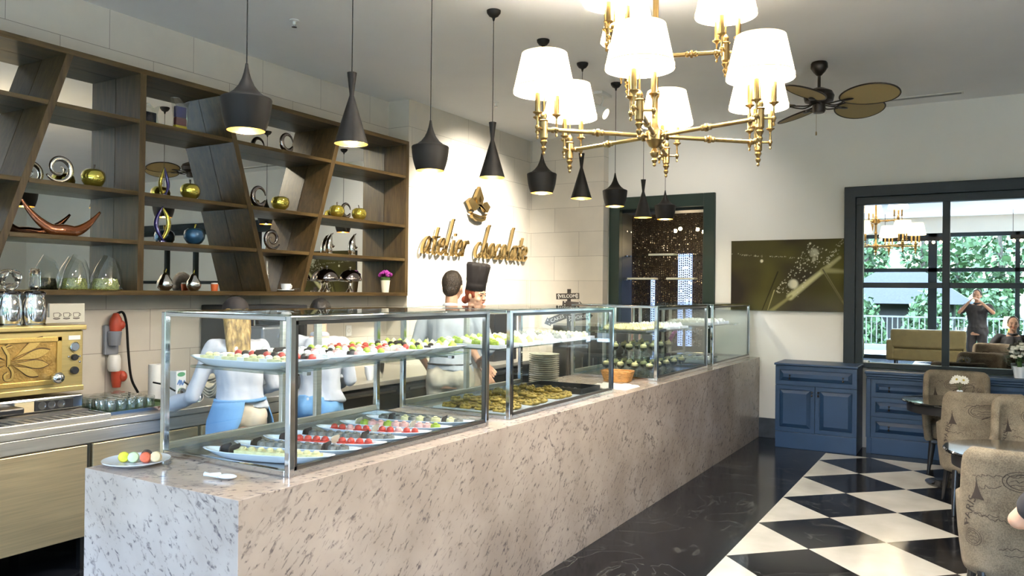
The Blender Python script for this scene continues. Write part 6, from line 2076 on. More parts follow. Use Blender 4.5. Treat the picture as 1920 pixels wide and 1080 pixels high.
# ------------------------------------------------------------ chairs
def make_chair(loc, rz, label, seed, words=()):
    """faces +y; seat height 0.46, back 0.92"""
    c = thing('upholstered_chair', label, 'chair', loc, rz)
    def plan(t2, k, inset):
        # t2 -1..1 runs round the back from the left arm tip to the right arm tip
        a = PI / 2 * 1.36 * t2
        rx, ry = 0.300 * k - inset, 0.275 * k - inset
        s, c_ = math.sin(a), math.cos(a)
        x = rx * math.copysign(abs(s) ** 0.72, s)
        y = -ry * math.copysign(abs(c_) ** 0.72, c_)
        if abs(t2) > 0.735:
            y += 0.10 * (abs(t2) - 0.735) / 0.265
        return x, y
    def top(t2):
        a = abs(t2)
        hi, lo = 0.925, 0.665
        f = 1 / (1 + math.exp((a - 0.56) * 34))
        return lo + (hi - lo) * f - 0.03 * (a ** 4)
    z0 = 0.315
    nu, nv = 72, 14
    th = 0.055
    def surf(t2, v, side):
        tp = top(t2)
        z = z0 + (tp - z0) * v
        k = 0.86 + 0.17 * v * (tp - z0) / 0.61 + 0.015 * math.sin(v * PI)
        x, y = plan(t2, k, 0 if side > 0 else th)
        y -= 0.05 * max(0, (z - 0.45)) * (1 if abs(t2) < 0.75 else 0.4)
        return x, y, z
    vs, fs = [], []
    for side in (1, -1):
        for i in range(nu + 1):
            for j in range(nv + 1):
                t2, v = i / nu * 2 - 1, j / nv
                x, y, z = surf(t2, v, side)
                if j == nv:
                    z -= 0.004
                vs.append((x, y, z))
    m0 = (nu + 1) * (nv + 1)
    cr = []
    for i in range(nu + 1):   # rounded crest
        a = Vector(vs[i * (nv + 1) + nv])
        b = Vector(vs[m0 + i * (nv + 1) + nv])
        cr.append((a + b) / 2 + Vector((0, 0, 0.022)))
    c0 = len(vs)
    vs += [tuple(p) for p in cr]
    for i in range(nu):
        for j in range(nv):
            q = i * (nv + 1) + j
            fs.append((q, q + nv + 1, q + nv + 2, q + 1))
            q += m0
            fs.append((q, q + 1, q + nv + 2, q + nv + 1))
        t_a, t_b = i * (nv + 1) + nv, (i + 1) * (nv + 1) + nv
        fs += [(t_a, t_b, c0 + i + 1, c0 + i), (m0 + t_b, m0 + t_a, c0 + i, c0 + i + 1)]
        fs.append((m0 + i * (nv + 1), m0 + (i + 1) * (nv + 1), (i + 1) * (nv + 1), i * (nv + 1)))
    for e in (0, nu):
        for j in range(nv):
            q = e * (nv + 1) + j
            fs.append((q, q + 1, m0 + q + 1, m0 + q))
        fs.append((e * (nv + 1) + nv, c0 + e, m0 + e * (nv + 1) + nv))
    g = G().add(vs, fs)
    # printed script, stamps and little towers on the linen, outside and inside
    rg = random.Random(seed)
    def mapper(side, tc_, vc_, sx_, rot_=0):
        cr_, sr_ = math.cos(rot_), math.sin(rot_)
        def fn(u, v, d):
            U, V = u * cr_ - v * sr_, u * sr_ + v * cr_
            t2 = max(-0.985, min(0.985, tc_ + side * U / 0.44 * 1.0))
            V = vc_ + V / 0.56
            V = max(0.02, min(0.985, V))
            x, y, z = surf(t2, V, side)
            o2 = Vector((x, y, 0))
            n_ = o2.normalized() if o2.length > 0 else Vector((0, -1, 0))
            k = (0.0025 if side > 0 else -0.0025)
            return (x + n_.x * k, y + n_.y * k, z)
        return fn
    def tower(fn, s):
        n = 8
        pl, pr_ = [], []
        for i in range(n + 1):
            q = i / n
            wd = s * (0.28 * (1 - q) ** 2.2 + 0.012)
            pl.append((-wd, q * s))
            pr_.append((wd, q * s))
        V, F = [], []
        for i in range(n + 1):
            V += [fn(pl[i][0], pl[i][1], 0), fn(0 if i > 1 else 0, pl[i][1], 0), fn(pr_[i][0], pr_[i][1], 0)]
        for i in range(n):
            F += [(3 * i, 3 * i + 1, 3 * i + 4, 3 * i + 3), (3 * i + 1, 3 * i + 2, 3 * i + 5, 3 * i + 4)]
        g.add(V, F, 1)
    def scrawl(fn, ln, amp, wd=0.003):
        pts, x = [], -ln / 2
        while x < ln / 2:
            pts.append((x, amp * rg.uniform(-0.5, 1)))
            x += rg.uniform(0.006, 0.013)
        ribbon(g, pts, wd, fn, 0, 0, 1)
    def stamp(fn, r_):
        for rr in (r_, r_ * 0.78):
            ribbon(g, [(rr * math.cos(a), rr * 0.85 * math.sin(a)) for a in [2 * PI * i / 16 for i in range(17)]], 0.0025, fn, 0, 0, 1)
        for q in (-0.35, 0, 0.35):
            scrawl(lambda u, v, d, q=q: fn(u, v + q * r_, d), r_ * 1.2, 0.007, 0.0022)
    for side in (1, -1):
        tower(mapper(side, 0.10 * side, 0.05, 1), 0.13)
        tower(mapper(side, -0.34 * side, 0.62, 1), 0.10)
        tower(mapper(side, 0.86, 0.30, 1), 0.10)
        stamp(mapper(side, -0.02 * side, 0.80, 1), 0.052)
        stamp(mapper(side, -0.42 * side, 0.30, 1), 0.045)
        stamp(mapper(side, 0.44 * side, 0.42, 1), 0.05)
        put_text(g, 'PARIS', 0.055, mapper(side, -0.44 * side, 0.52, 1, R(68)), 0, 1)
        put_text(g, 'PARIS', 0.040, mapper(side, -0.84, 0.48, 1, R(80)), 0, 1)
        put_text(g, 'PARIS', 0.045, mapper(side, 0.30 * side, 0.13, 1, R(12)), 0, 1)
        # big swash capital
        fnp = mapper(side, 0.20 * side, 0.72, 1)
        ribbon(g, [(-0.10, -0.01), (-0.06, 0.04), (0.0, 0.05), (0.03, 0.02), (0.0, -0.02), (-0.05, -0.01), (-0.04, 0.02), (0.0, 0.03)], 0.004, fnp, 0, 0, 1)
        ribbon(g, [(0.02, 0.05), (0.01, 0.0), (-0.02, -0.05), (-0.06, -0.045)], 0.005, fnp, 0, 0, 1)
        ribbon(g, [(0.04, 0.01), (0.055, 0.02), (0.06, -0.01), (0.075, 0.01), (0.085, -0.01), (0.10, 0.01), (0.13, 0.0)], 0.0035, fnp, 0, 0, 1)
        for q in range(9):
            scrawl(mapper(side, rg.uniform(-0.5, 0.5), rg.uniform(0.1, 0.9), 1, rg.uniform(-0.2, 0.3)), rg.uniform(0.08, 0.18), 0.010, 0.0024)
        for q in range(4):
            scrawl(mapper(side, rg.choice((-1, 1)) * rg.uniform(0.75, 0.9), rg.uniform(0.25, 0.75), 1, R(80)), 0.09, 0.010, 0.0024)
    g.build('backrest', ['chair_linen', 'print_ink'], c, smooth='all')
    # seat cushion
    n = 28
    prof = []
    vs, fs = [], []
    for j, (s_, z_) in enumerate(((0.0, 0.330), (0.86, 0.330), (0.93, 0.345), (0.96, 0.40), (0.95, 0.445), (0.86, 0.466), (0.0, 0.475))):
        for i in range(n):
            a = 2 * PI * i / n
            x = 0.235 * s_ * math.copysign(abs(math.cos(a)) ** 0.6, math.cos(a))
            y = 0.245 * s_ * math.copysign(abs(math.sin(a)) ** 0.6, math.sin(a)) + 0.02
            vs.append((x, y, z_))
    for j in range(6):
        for i in range(n):
            fs.append((j * n + i, j * n + (i + 1) % n, (j + 1) * n + (i + 1) % n, (j + 1) * n + i))
    G().add(vs, fs).build('seat', 'chair_linen', c, smooth='all')
    G().box(-0.20, 0.20, -0.19, 0.22, 0.285, 0.329).build('seat_frame', 'chair_leg', c, bevel=0.01)
    for sx_, sy_ in ((-1, -1), (1, -1), (-1, 1), (1, 1)):
        ox, oy = 0.185 * sx_, (0.185 if sy_ > 0 else -0.175)
        tipx, tipy = 0.215 * sx_, (0.225 if sy_ > 0 else -0.265)
        G().tube([(ox, oy, 0.33), (ox + (tipx - ox) * 0.5, oy + (tipy - oy) * 0.45, 0.16), (tipx, tipy, 0.001)], [0.027, 0.021, 0.013], 12).build('leg', 'chair_leg', c, smooth=1)
    return c
make_chair((0.20, 4.62, 0), R(6), 'nearest linen chair at the lower right corner, back to the viewer', 1)
make_chair((0.02, 7.10, 0), R(10), 'linen chair with its back to the viewer between the two black tables', 2)
make_chair((-0.17, 8.50, 0), R(180), 'linen chair on the far side of the farther black table', 3)
make_chair((0.36, 6.48, 0), R(176), 'yellowish lit linen chair on the far side of the nearer black table', 4)
def table(loc, label):
    c = thing('round_table', label, 'table', loc)
    G().lathe([(0, 0.712), (0.395, 0.712), (0.415, 0.722), (0.42, 0.732), (0.414, 0.740), (0, 0.740)], 64).build('tabletop', 'black_gloss', c, smooth=1)
    G().lathe([(0.36, 0.64), (0.372, 0.64), (0.375, 0.711), (0.36, 0.711)], 64, closed=True).build('apron', 'black_plastic', c, smooth=1)
    G().lathe([(0, 0), (0.22, 0), (0.225, 0.015), (0.10, 0.035), (0.045, 0.06), (0.035, 0.12), (0.045, 0.35), (0.035, 0.6), (0.06, 0.66), (0.34, 0.70), (0, 0.711)], 32).build('pedestal', 'black_gloss', c, smooth=1)
    return c
table((-0.17, 7.93, 0), 'farther round black glossy table carrying a small daisy vase')
table((0.24, 5.55, 0), 'nearer round black glossy table at the right edge')
o = thing('daisy_vase', 'white bud vase with white daisies on the farther black table', 'vase', (-0.13, 8.06, 0.7405))
G().lathe([(0, 0), (0.030, 0), (0.031, 0.01), (0.024, 0.085), (0.020, 0.085), (0.024, 0.012), (0, 0.01)], 24).build('vase', 'porcelain', o, smooth=1)
g, gs, gc = G(), G(), G()
bouquet(g, gs, gc, (0, 0, 0.175), 0.045, 5, 12, 0.044)
g.build('petals', 'petal_white', o)
gs.build('stems', 'stem_green', o)
gc.build('flower_centres', 'petal_yellow', o, smooth='all')
o = thing('rose_pot', 'white pot of white roses on the blue console at the right edge', 'flower pot', (0.36, 9.12, 0.873))
G().lathe([(0, 0), (0.045, 0), (0.062, 0.11), (0.058, 0.11), (0.042, 0.01), (0, 0.01)], 24).build('pot', 'porcelain', o, smooth=1)
g = G()
rg = random.Random(5)
for k in range(34):
    a, e = rg.random() * 2 * PI, rg.random()
    rr = 0.11 * math.sqrt(e)
    p = Vector((rr * math.cos(a), rr * math.sin(a) * 0.8, 0.20 + 0.10 * (1 - e) + rg.random() * 0.04))
    for q in range(5):
        b2 = 2 * PI * q / 5
        g.sphere((p.x + 0.011 * math.cos(b2), p.y + 0.011 * math.sin(b2), p.z), (0.013, 0.013, 0.014), 7, 5)
g.build('roses', 'petal_white', o, smooth='all')
g = G()
for k in range(60):
    a = rg.random() * 2 * PI
    r_ = rg.uniform(0.03, 0.12)
    z_ = rg.uniform(0.12, 0.24)
    d = Vector((math.cos(a), math.sin(a) * 0.8, rg.uniform(-0.2, 0.5)))
    p = Vector((r_ * math.cos(a), r_ * math.sin(a) * 0.8, z_))
    s_ = Vector((-d.y, d.x, 0)).normalized() * 0.012
    g.add([p, p + d * 0.03 + s_, p + d * 0.065, p + d * 0.03 - s_], [(0, 1, 2, 3)])
g.tube([(0, 0, 0.03), (0, 0, 0.2)], 0.02, 8)
g.build('leaves', 'leaf_green', o)

# ------------------------------------------------------------ people
def hand(g, wrist, d, n_, side, curl=0.5, s=1.0):
    """wrist point, forward dir d, palm normal n_, thumb side sign"""
    d = Vector(d).normalized()
    n_ = Vector(n_)
    n_ = (n_ - d * n_.dot(d)).normalized()
    lat = d.cross(n_) * side
    wrist = Vector(wrist)
    for k in range(4):
        g.cap(wrist + lat * (0.006 - 0.006 * k) * s, 0.022 * s, wrist + d * 0.075 * s + lat * (0.030 - 0.020 * k) * s, 0.012 * s, 10)
    for k, ln in enumerate((0.070, 0.080, 0.074, 0.058)):
        b = wrist + d * 0.082 * s + lat * (0.032 - 0.0205 * k) * s
        a1 = curl * 0.5
        p1 = b + (d * math.cos(a1) + n_ * math.sin(a1)) * ln * 0.45 * s + lat * (0.006 - 0.004 * k) * s
        a2 = curl * 1.2
        p2 = p1 + (d * math.cos(a2) + n_ * math.sin(a2)) * ln * 0.32 * s
        a3 = curl * 1.7
        p3 = p2 + (d * math.cos(a3) + n_ * math.sin(a3)) * ln * 0.26 * s
        g.cap(b - d * 0.012, 0.0095 * s, p1, 0.0088 * s, 8)
        g.cap(p1, 0.0088 * s, p2, 0.0082 * s, 8)
        g.cap(p2, 0.0082 * s, p3, 0.0072 * s, 8)
    b = wrist + d * 0.022 * s + lat * 0.024 * s
    p1 = b + (lat * 0.75 + d * 0.6 + n_ * 0.25) * 0.036 * s
    p2 = p1 + (lat * 0.35 + d * 0.85 + n_ * 0.35) * 0.030 * s
    g.cap(b, 0.014 * s, p1, 0.0108 * s, 8)
    g.cap(p1, 0.0108 * s, p2, 0.0085 * s, 8)

def person(name, label, loc, rz, H, skin='skin', lean=0.0, twist=0.0, head_yaw=0.0, head_pitch=0.0, arms=None, sleeve='long',
           top='shirt_white', bottom='trousers_beige', skirt=False, apron=None, hair=None, hair_mat='hair_brown', hat=False, fem=False, belt=False, stance=0.10, seated=False, cap=False, shoes='black_plastic'):
    root = thing(name, label, 'person', loc, rz)
    S = H / 1.75
    hipw = 0.098 if fem else 0.095
    shw = 0.165 if fem else 0.190
    pel = Vector((0, 0, 0.95))
    Mu = Matrix.Translation(pel) @ Matrix.Rotation(twist, 4, 'Z') @ Matrix.Rotation(-lean, 4, 'X') @ Matrix.Translation(-pel)
    U = lambda p: (Mu @ Vector(p)) * S
    W = lambda p: Vector(p) * S
    hc = Mu @ Vector((0, 0.012, 1.555))
    Mh = Matrix.Translation(hc) @ Matrix.Rotation(twist * 0 + head_yaw, 4, 'Z') @ Matrix.Rotation(-head_pitch, 4, 'X')
    Hh = lambda p: (Mh @ Vector(p)) * S
    A = {}
    for sd in (-1, 1):
        el, wr = arms[0 if sd < 0 else 1] if arms else ((0.235, -0.02, 1.13), (0.24, 0.06, 0.88))
        A[sd] = (U((shw * sd, 0, 1.425)), W((el[0] * sd if not arms else el[0], el[1], el[2])), W((wr[0] * sd if not arms else wr[0], wr[1], wr[2])))
    def torso(g, e=0.0, z0=0.86, z1=1.47):
        rings = [(0.84, 0.150, 0.110), (0.90, 0.172, 0.122), (0.98, 0.172 if not fem else 0.180, 0.122), (1.06, 0.150 if not fem else 0.135, 0.108), (1.14, 0.148 if not fem else 0.128, 0.104),
                 (1.24, 0.165 if not fem else 0.145, 0.114 if not fem else 0.118), (1.34, 0.180 if not fem else 0.155, 0.112), (1.41, 0.172 if not fem else 0.150, 0.095), (1.455, 0.115 if not fem else 0.10, 0.072), (1.485, 0.066, 0.058)]
        rings = [r for r in rings if z0 - 0.03 <= r[0] <= z1 + 0.03]
        n = 24
        vs, fs = [], []
        for z, rx, ry in rings:
            for i in range(n):
                a = 2 * PI * i / n
                vs.append(U(((rx + e) * math.copysign(abs(math.cos(a)) ** 0.85, math.cos(a)), (ry + e) * math.sin(a), z)))
        for j in range(len(rings) - 1):
            for i in range(n):
                fs.append((j * n + i, j * n + (i + 1) % n, (j + 1) * n + (i + 1) % n, (j + 1) * n + i))
        fs.append(tuple(range(n - 1, -1, -1)))
        fs.append(tuple((len(rings) - 1) * n + i for i in range(n)))
        g.add(vs, fs)
    hipL = {sd: W((hipw * sd, 0, 0.90)) for sd in (-1, 1)}
    if seated:
        knee = {sd: W((0.13 * sd, 0.44, 0.52)) for sd in (-1, 1)}
        ank = {sd: W((0.12 * sd, 0.42, 0.09)) for sd in (-1, 1)}
        hipL = {sd: W((hipw * sd, 0, 0.92)) for sd in (-1, 1)}
    else:
        knee = {sd: W((stance * 1.02 * sd, 0.015, 0.49)) for sd in (-1, 1)}
        ank = {sd: W((stance * sd, -0.01, 0.085)) for sd in (-1, 1)}
    # ---- body
    b = G()
    torso(b)
    b.cap(U((0, 0, 1.45)), 0.056 * S, Hh((0, -0.008, 0.02)), 0.050 * S)
    b.sphere(Hh((0, 0.012, 0.105)), (0.073 * S, 0.090 * S, 0.105 * S), 24, 16, M=Mh.to_3x3())
    b.sphere(Hh((0, 0.045, 0.035)), (0.050 * S, 0.052 * S, 0.050 * S), 18, 12, M=Mh.to_3x3())
    b.sphere(Hh((0, 0.088, 0.012)), (0.018 * S, 0.014 * S, 0.014 * S), 10, 8, M=Mh.to_3x3())
    b.cap(Hh((0, 0.096, 0.095)), 0.009 * S, Hh((0, 0.115, 0.068)), 0.011 * S, 10)
    for sd in (-1, 1):
        b.sphere(Hh((0.040 * sd, 0.072, 0.060)), 0.024 * S, 10, 8)
        b.sphere(Hh((0.010 * sd, 0.106, 0.066)), 0.008 * S, 8, 6)
        b.sphere(Hh((0.077 * sd, -0.002, 0.080)), (0.010 * S, 0.018 * S, 0.030 * S), 12, 8, M=Mh.to_3x3())
        b.cap(Hh((0.018 * sd, 0.095, 0.112)), 0.008 * S, Hh((0.050 * sd, 0.080, 0.114)), 0.007 * S, 8)
        sh, el, wr = A[sd]
        b.cap(sh, 0.046 * S, el, 0.036 * S)
        b.cap(el, 0.037 * S, wr, 0.024 * S)
        dd = (wr - el).normalized()
        hand(b, wr, dd, Vector((-sd, 0.2, -0.1)) if abs(dd.z) > 0.5 else Vector((0, 0, -1)), -sd if abs(dd.z) > 0.5 else sd, 0.55, S)
        b.cap(hipL[sd], 0.085 * S, knee[sd], 0.055 * S)
        b.cap(knee[sd], 0.053 * S, ank[sd], 0.036 * S)
        b.cap(ank[sd], 0.036 * S, ank[sd] + Vector((0, 0.10, -0.045)) * S, 0.028 * S)
    voxel(b, 'body', 0.0065, smooth_it=3).build('body', skin, root, smooth='all')
    # ---- face details
    e = G()
    for sd in (-1, 1):
        e.sphere(Hh((0.031 * sd, 0.0905, 0.098)), (0.0115 * S, 0.008 * S, 0.0065 * S), 10, 8, M=Mh.to_3x3())
        e.cap(Hh((0.016 * sd, 0.104, 0.118)), 0.0035 * S, Hh((0.048 * sd, 0.090, 0.122)), 0.0028 * S, 6)
    e.build('eyes_and_brows', 'eye_dark', root, smooth='all')
    G().sphere(Hh((0, 0.103, 0.036)), (0.020 * S, 0.008 * S, 0.0065 * S), 12, 8, M=Mh.to_3x3()).build('lips', 'lips', root, smooth='all')
    # ---- hair
    h = G()
    if hair in ('short', 'long', 'bun'):
        h.sphere(Hh((0, -0.012, 0.122)), (0.083 * S, 0.094 * S, 0.102 * S), 24, 16, M=Mh.to_3x3())
        h.sphere(Hh((0, -0.040, 0.065)), (0.066 * S, 0.060 * S, 0.060 * S), 20, 12, M=Mh.to_3x3())
        if hair == 'long':
            for k in range(-3, 4):
                h.cap(Hh((0.022 * k, -0.070, 0.10)), 0.030 * S, Hh((0.021 * k, -0.098, -0.06)), 0.026 * S)
                h.cap(Hh((0.021 * k, -0.098, -0.06)), 0.026 * S, Hh((0.019 * k, -0.120, -0.24 - 0.02 * (k % 2))), 0.018 * S)
        if hair == 'bun':
            h.sphere(Hh((0, -0.105, 0.03)), 0.036 * S, 14, 10)
            for sd in (-1, 1):
                h.sphere(Hh((0.062 * sd, 0.02, 0.11)), (0.020 * S, 0.035 * S, 0.05 * S), 12, 8, M=Mh.to_3x3())
        ho = voxel(h, 'hair', 0.006, 0.004, 40 if hair != 'long' else 30, (1, 1, 0.15), 3)
        # keep the face clear
        inv = Mh.inverted()
        keep = []
        for f in ho.f:
            c_ = sum((Vector(ho.v[i]) for i in f), Vector()) / len(f)
            q = inv @ (c_ / S)
            if not (q.y > 0.045 and q.z < 0.145 and abs(q.x) < 0.075):
                keep.append(f)
        ho.f = keep
        ho.m = [0] * len(keep)
        ho.build('hair', hair_mat, root, smooth='all')
    if cap:
        g = G()
        g.sphere(Hh((0, -0.008, 0.140)), (0.092 * S, 0.104 * S, 0.092 * S), 24, 14, M=Mh.to_3x3())
        q0 = G()
        inv = Mh.inverted()
        q0.v = g.v
        q0.f = [f for f in g.f if min((inv @ (Vector(g.v[i]) / S)).z for i in f) > 0.118]
        q0.m = [0] * len(q0.f)
        q0.build('cap', 'hat_black', root, smooth='all')
    if hat:
        g = G()
        vs, fs = [], []
        n = 40
        prof = [(0.088, 0.135, 0), (0.090, 0.135, 0), (0.089, 0.20, 0), (0.090, 0.225, 0), (0.094, 0.235, .3), (0.097, 0.30, .7), (0.103, 0.36, 1), (0.108, 0.40, 1), (0.102, 0.425, 1), (0.08, 0.435, 1), (0.03, 0.425, 1), (0.0, 0.42, 0)]
        for r_, z_, pl_ in prof:
            for i in range(n):
                a = 2 * PI * i / n
                k = 1 + 0.035 * pl_ * math.cos(a * 10)
                vs.append(Hh((r_ * k * math.cos(a), -0.002 + r_ * 1.08 * k * math.sin(a), 0.135 + (z_ - 0.135) * 0.86)))
        for j in range(len(prof) - 1):
            for i in range(n):
                fs.append((j * n + i, j * n + (i + 1) % n, (j + 1) * n + (i + 1) % n, (j + 1) * n + i))
        g.add(vs, fs)
        g.build('chef_hat', 'hat_black', root, smooth='all')
    # ---- shirt
    t_s = G()
    torso(t_s, 0.022, 0.96, 1.44)
    for sd in (-1, 1):
        sh, el, wr = A[sd]
        t_s.cap(U((0.09 * sd, 0, 1.435)), 0.050 * S, sh, 0.062 * S)
        if sleeve == 'long':
            t_s.cap(sh, 0.064 * S, el, 0.052 * S)
            t_s.cap(el, 0.052 * S, el + (wr - el) * 0.90, 0.038 * S)
        elif sleeve == 'elbow':
            t_s.cap(sh, 0.064 * S, el, 0.056 * S)
            t_s.cap(el, 0.055 * S, el + (wr - el) * 0.35, 0.050 * S)
        else:
            t_s.cap(sh, 0.066 * S, sh + (el - sh) * 0.72, 0.060 * S)
    t_s.sphere(U((0, 0.0, 1.475)), (0.062 * S, 0.060 * S, 0.020 * S), 16, 8)
    voxel(t_s, 'shirt', 0.009, 0.021, 9.0, (1, 1, 0.5), 3).build('shirt', top, root, smooth='all')
    G().tube([U((0.060 * math.cos(a), 0.004 + 0.062 * math.sin(a), 1.485 + 0.008 * -math.sin(a))) for a in [2 * PI * i / 24 for i in range(24)]], 0.014 * S, 8, closed=True, flat=1.6).build('collar', top, root, smooth='all')
    # ---- trousers or skirt
    lo = G()
    for i_ in range(1):
        rr = [(0.875, 0.178, 0.128), (0.93, 0.186, 0.134), (0.99, 0.178, 0.128), (1.035, 0.158 if not fem else 0.150, 0.115)]
        n = 24
        vs, fs = [], []
        for z, rx, ry in rr:
            for i in range(n):
                a = 2 * PI * i / n
                vs.append(W(((rx + 0.006) * math.cos(a), (ry + 0.006) * math.sin(a), z)))
        for j in range(3):
            for i in range(n):
                fs.append((j * n + i, j * n + (i + 1) % n, (j + 1) * n + (i + 1) % n, (j + 1) * n + i))
        fs.append(tuple(range(n - 1, -1, -1)))
        fs.append(tuple(3 * n + i for i in range(n)))
        lo.add(vs, fs)
    for sd in (-1, 1):
        lo.cap(hipL[sd], 0.104 * S, knee[sd], 0.078 * S)
        lo.cap(knee[sd], 0.078 * S, ank[sd] + Vector((0, 0, 0.02)), 0.062 * S)
        lo.sphere(W((0.075 * sd, -0.055, 0.93)), 0.10 * S, 14, 10)
    voxel(lo, 'trousers', 0.010, 0.022, 8, (1, 1, 0.5), 3).build('trousers', bottom, root, smooth='all')
    if belt:
        G().tube([W((0.168 * math.cos(a), 0.128 * math.sin(a), 1.035)) for a in [2 * PI * i / 32 for i in range(32)]], 0.016 * S, 8, closed=True, flat=0.5, up=(0, 0, 1)).build('belt', 'black_plastic', root, smooth='all')
    if apron:
        g = G()
        n = 30
        vs, fs = [], []
        a0, a1 = apron[1], apron[2]
        m_ = 12
        for j in range(m_ + 1):
            q = j / m_
            z = 1.06 - (1.06 - apron[3]) * q
            for i in range(n + 1):
                s_ = i / n
                if apron[0] == 'wrap':
                    lo_ = a0 + (a1 - a0) * 0.26 * q ** 1.1
                    a = lo_ + (a1 - lo_) * s_
                else:
                    a = a0 + (a1 - a0) * s_
                r_ = 0.178 + 0.045 * min(1, q * 3.5) + 0.012 * math.sin(a * 9) * q
                vs.append(W((r_ * math.cos(a), (r_ - 0.03 + 0.05 * min(1, q * 4)) * math.sin(a), z)))
        for j in range(m_):
            for i in range(n):
                q = j * (n + 1) + i
                fs.append((q, q + 1, q + n + 2, q + n + 1))
        ao = g.add(vs, fs).build('apron', 'apron_blue', root, smooth='all')
        so = ao.modifiers.new('thick', 'SOLIDIFY')
        so.thickness = 0.008
        if True:
            G().tube([W((0.170 * math.cos(a), 0.138 * math.sin(a), 1.055)) for a in [2 * PI * i / 32 for i in range(32)]], 0.013 * S, 8, closed=True).build('apron_band', 'apron_blue', root, smooth='all')
    for sd in (-1, 1):
        s_ = G()
        a = ank[sd]
        s_.sphere(a + Vector((0, 0.075, -0.045)) * S, (0.048 * S, 0.125 * S, 0.040 * S), 16, 10)
        so = s_.build('shoe', shoes, root, smooth='all')
    return root

# man seen from behind, elbows out, hand to his face
person('person', 'man with short dark hair in white shirt and beige trousers, back turned', (-3.72, 5.25, 0), R(18), 1.81, 'skin', lean=0.05, head_yaw=R(-6), head_pitch=R(6),
       arms=[((-0.295, 0.03, 1.16), (-0.235, 0.16, 0.98)), ((0.305, 0.06, 1.17), (0.22, 0.25, 1.07))], sleeve='elbow', hair='short', belt=True)
# chef in tall hat facing right
person('person', 'woman with red hair and tall black chef hat facing right', (-4.00, 6.00, 0), R(-58), 1.735, 'skin_light', fem=True, head_yaw=R(-34), head_pitch=R(8),
       arms=[((-0.22, -0.02, 1.14), (-0.20, 0.12, 0.98)), ((0.22, 0.02, 1.13), (0.23, 0.14, 0.92))], sleeve='short', hair='bun', hair_mat='hair_red', hat=True)
# blonde worker reaching over the back counter
person('person', 'woman with long blonde hair in white shirt and tied blue apron reaching left', (-4.04, 3.40, 0), R(72), 1.59, 'skin_light', lean=0.14, fem=True, head_pitch=R(14), head_yaw=R(-14),
       arms=[((-0.30, 0.10, 1.09), (-0.36, 0.36, 1.00)), ((0.27, 0.05, 1.13), (0.16, 0.30, 1.02))], sleeve='long', hair='long', hair_mat='hair_blond', cap=True, apron=('wrap', R(262), R(-25), 0.50))
# second worker with dark hair and blue wrap
person('person', 'dark haired worker in white shirt and light blue trousers behind the first case', (-3.95, 4.00, 0), R(40), 1.585, 'skin_light', lean=0.06, fem=True, head_pitch=R(14),
       arms=[((-0.24, 0.06, 1.13), (-0.13, 0.28, 1.08)), ((0.24, 0.06, 1.13), (0.13, 0.28, 1.08))], sleeve='long', hair='short', hair_mat='hair_black', bottom='apron_blue')
# the photographer stands behind the camera and shows in the mirrors
person('person', 'photographer in dark clothes standing opposite the wall mirror', (0.0, -0.42, 0), R(10), 1.80, 'skin', head_pitch=R(5),
       arms=[((-0.30, 0.10, 1.30), (-0.10, 0.24, 1.52)), ((0.30, 0.10, 1.30), (0.10, 0.24, 1.52))], sleeve='short', hair='short', top='trousers_dark', bottom='trousers_dark')

# ------------------------------------------------------------ the room and terrace behind the camera (seen in the mirrors)
def sofa(loc, rz, label):
    s = thing('sofa', label, 'sofa', loc, rz)
    G().box(-0.8, 0.8, -0.4, 0.4, 0.12, 0.42).build('seat', 'olive_sofa', s, bevel=0.05, seg=3)
    G().box(-0.8, 0.8, -0.42, -0.22, 0.42, 0.88).build('backrest', 'olive_sofa', s, bevel=0.06, seg=3)
    for sx_ in (-1, 1):
        G().box(sx_ * 0.8 - 0.09, sx_ * 0.8 + 0.09, -0.42, 0.4, 0.12, 0.62).build('armrest', 'olive_sofa', s, bevel=0.05, seg=3)
    for sx_ in (-0.7, 0.7):
        for sy_ in (-0.3, 0.3):
            G().tube([(sx_, sy_, 0), (sx_, sy_, 0.13)], [0.018, 0.026], 10).build('leg', 'chair_leg', s, smooth=1)
sofa((-1.0, -2.6, 0), R(180), 'olive sofa by the windows, left in the mirror')
sofa((1.9, -2.4, 0), R(180), 'olive sofa by the windows, right in the mirror')
sofa((-3.4, -2.8, 0), R(160), 'olive sofa near the left end of the window wall')
t_ = thing('table_lamp', 'lamp with lit white shade standing on a side table by the sofas', 'lamp', (0.62, -2.4, 0.62))
G().lathe([(0, 0), (0.08, 0), (0.08, 0.02), (0.03, 0.04), (0.05, 0.10), (0.03, 0.16), (0.045, 0.22), (0.02, 0.28), (0.012, 0.36), (0, 0.36)], 20).build('base', 'brass', t_, smooth=1)
G().lathe([(0.13, 0.34), (0.095, 0.60), (0.093, 0.60), (0.128, 0.34)], 32, closed=True).build('lamp_shade', 'lamp_shade_cloth', t_, smooth=1)
G().sphere((0, 0, 0.42), 0.035, 12, 8).build('bulb', 'bulb', t_)
t_ = thing('side_table', 'small dark side table carrying the shaded lamp', 'table', (0.62, -2.4, 0))
G().lathe([(0, 0), (0.15, 0), (0.15, 0.02), (0.02, 0.04), (0.02, 0.59), (0.22, 0.60), (0.22, 0.62), (0, 0.62)], 28).build('stand', 'black_gloss', t_, smooth=1)
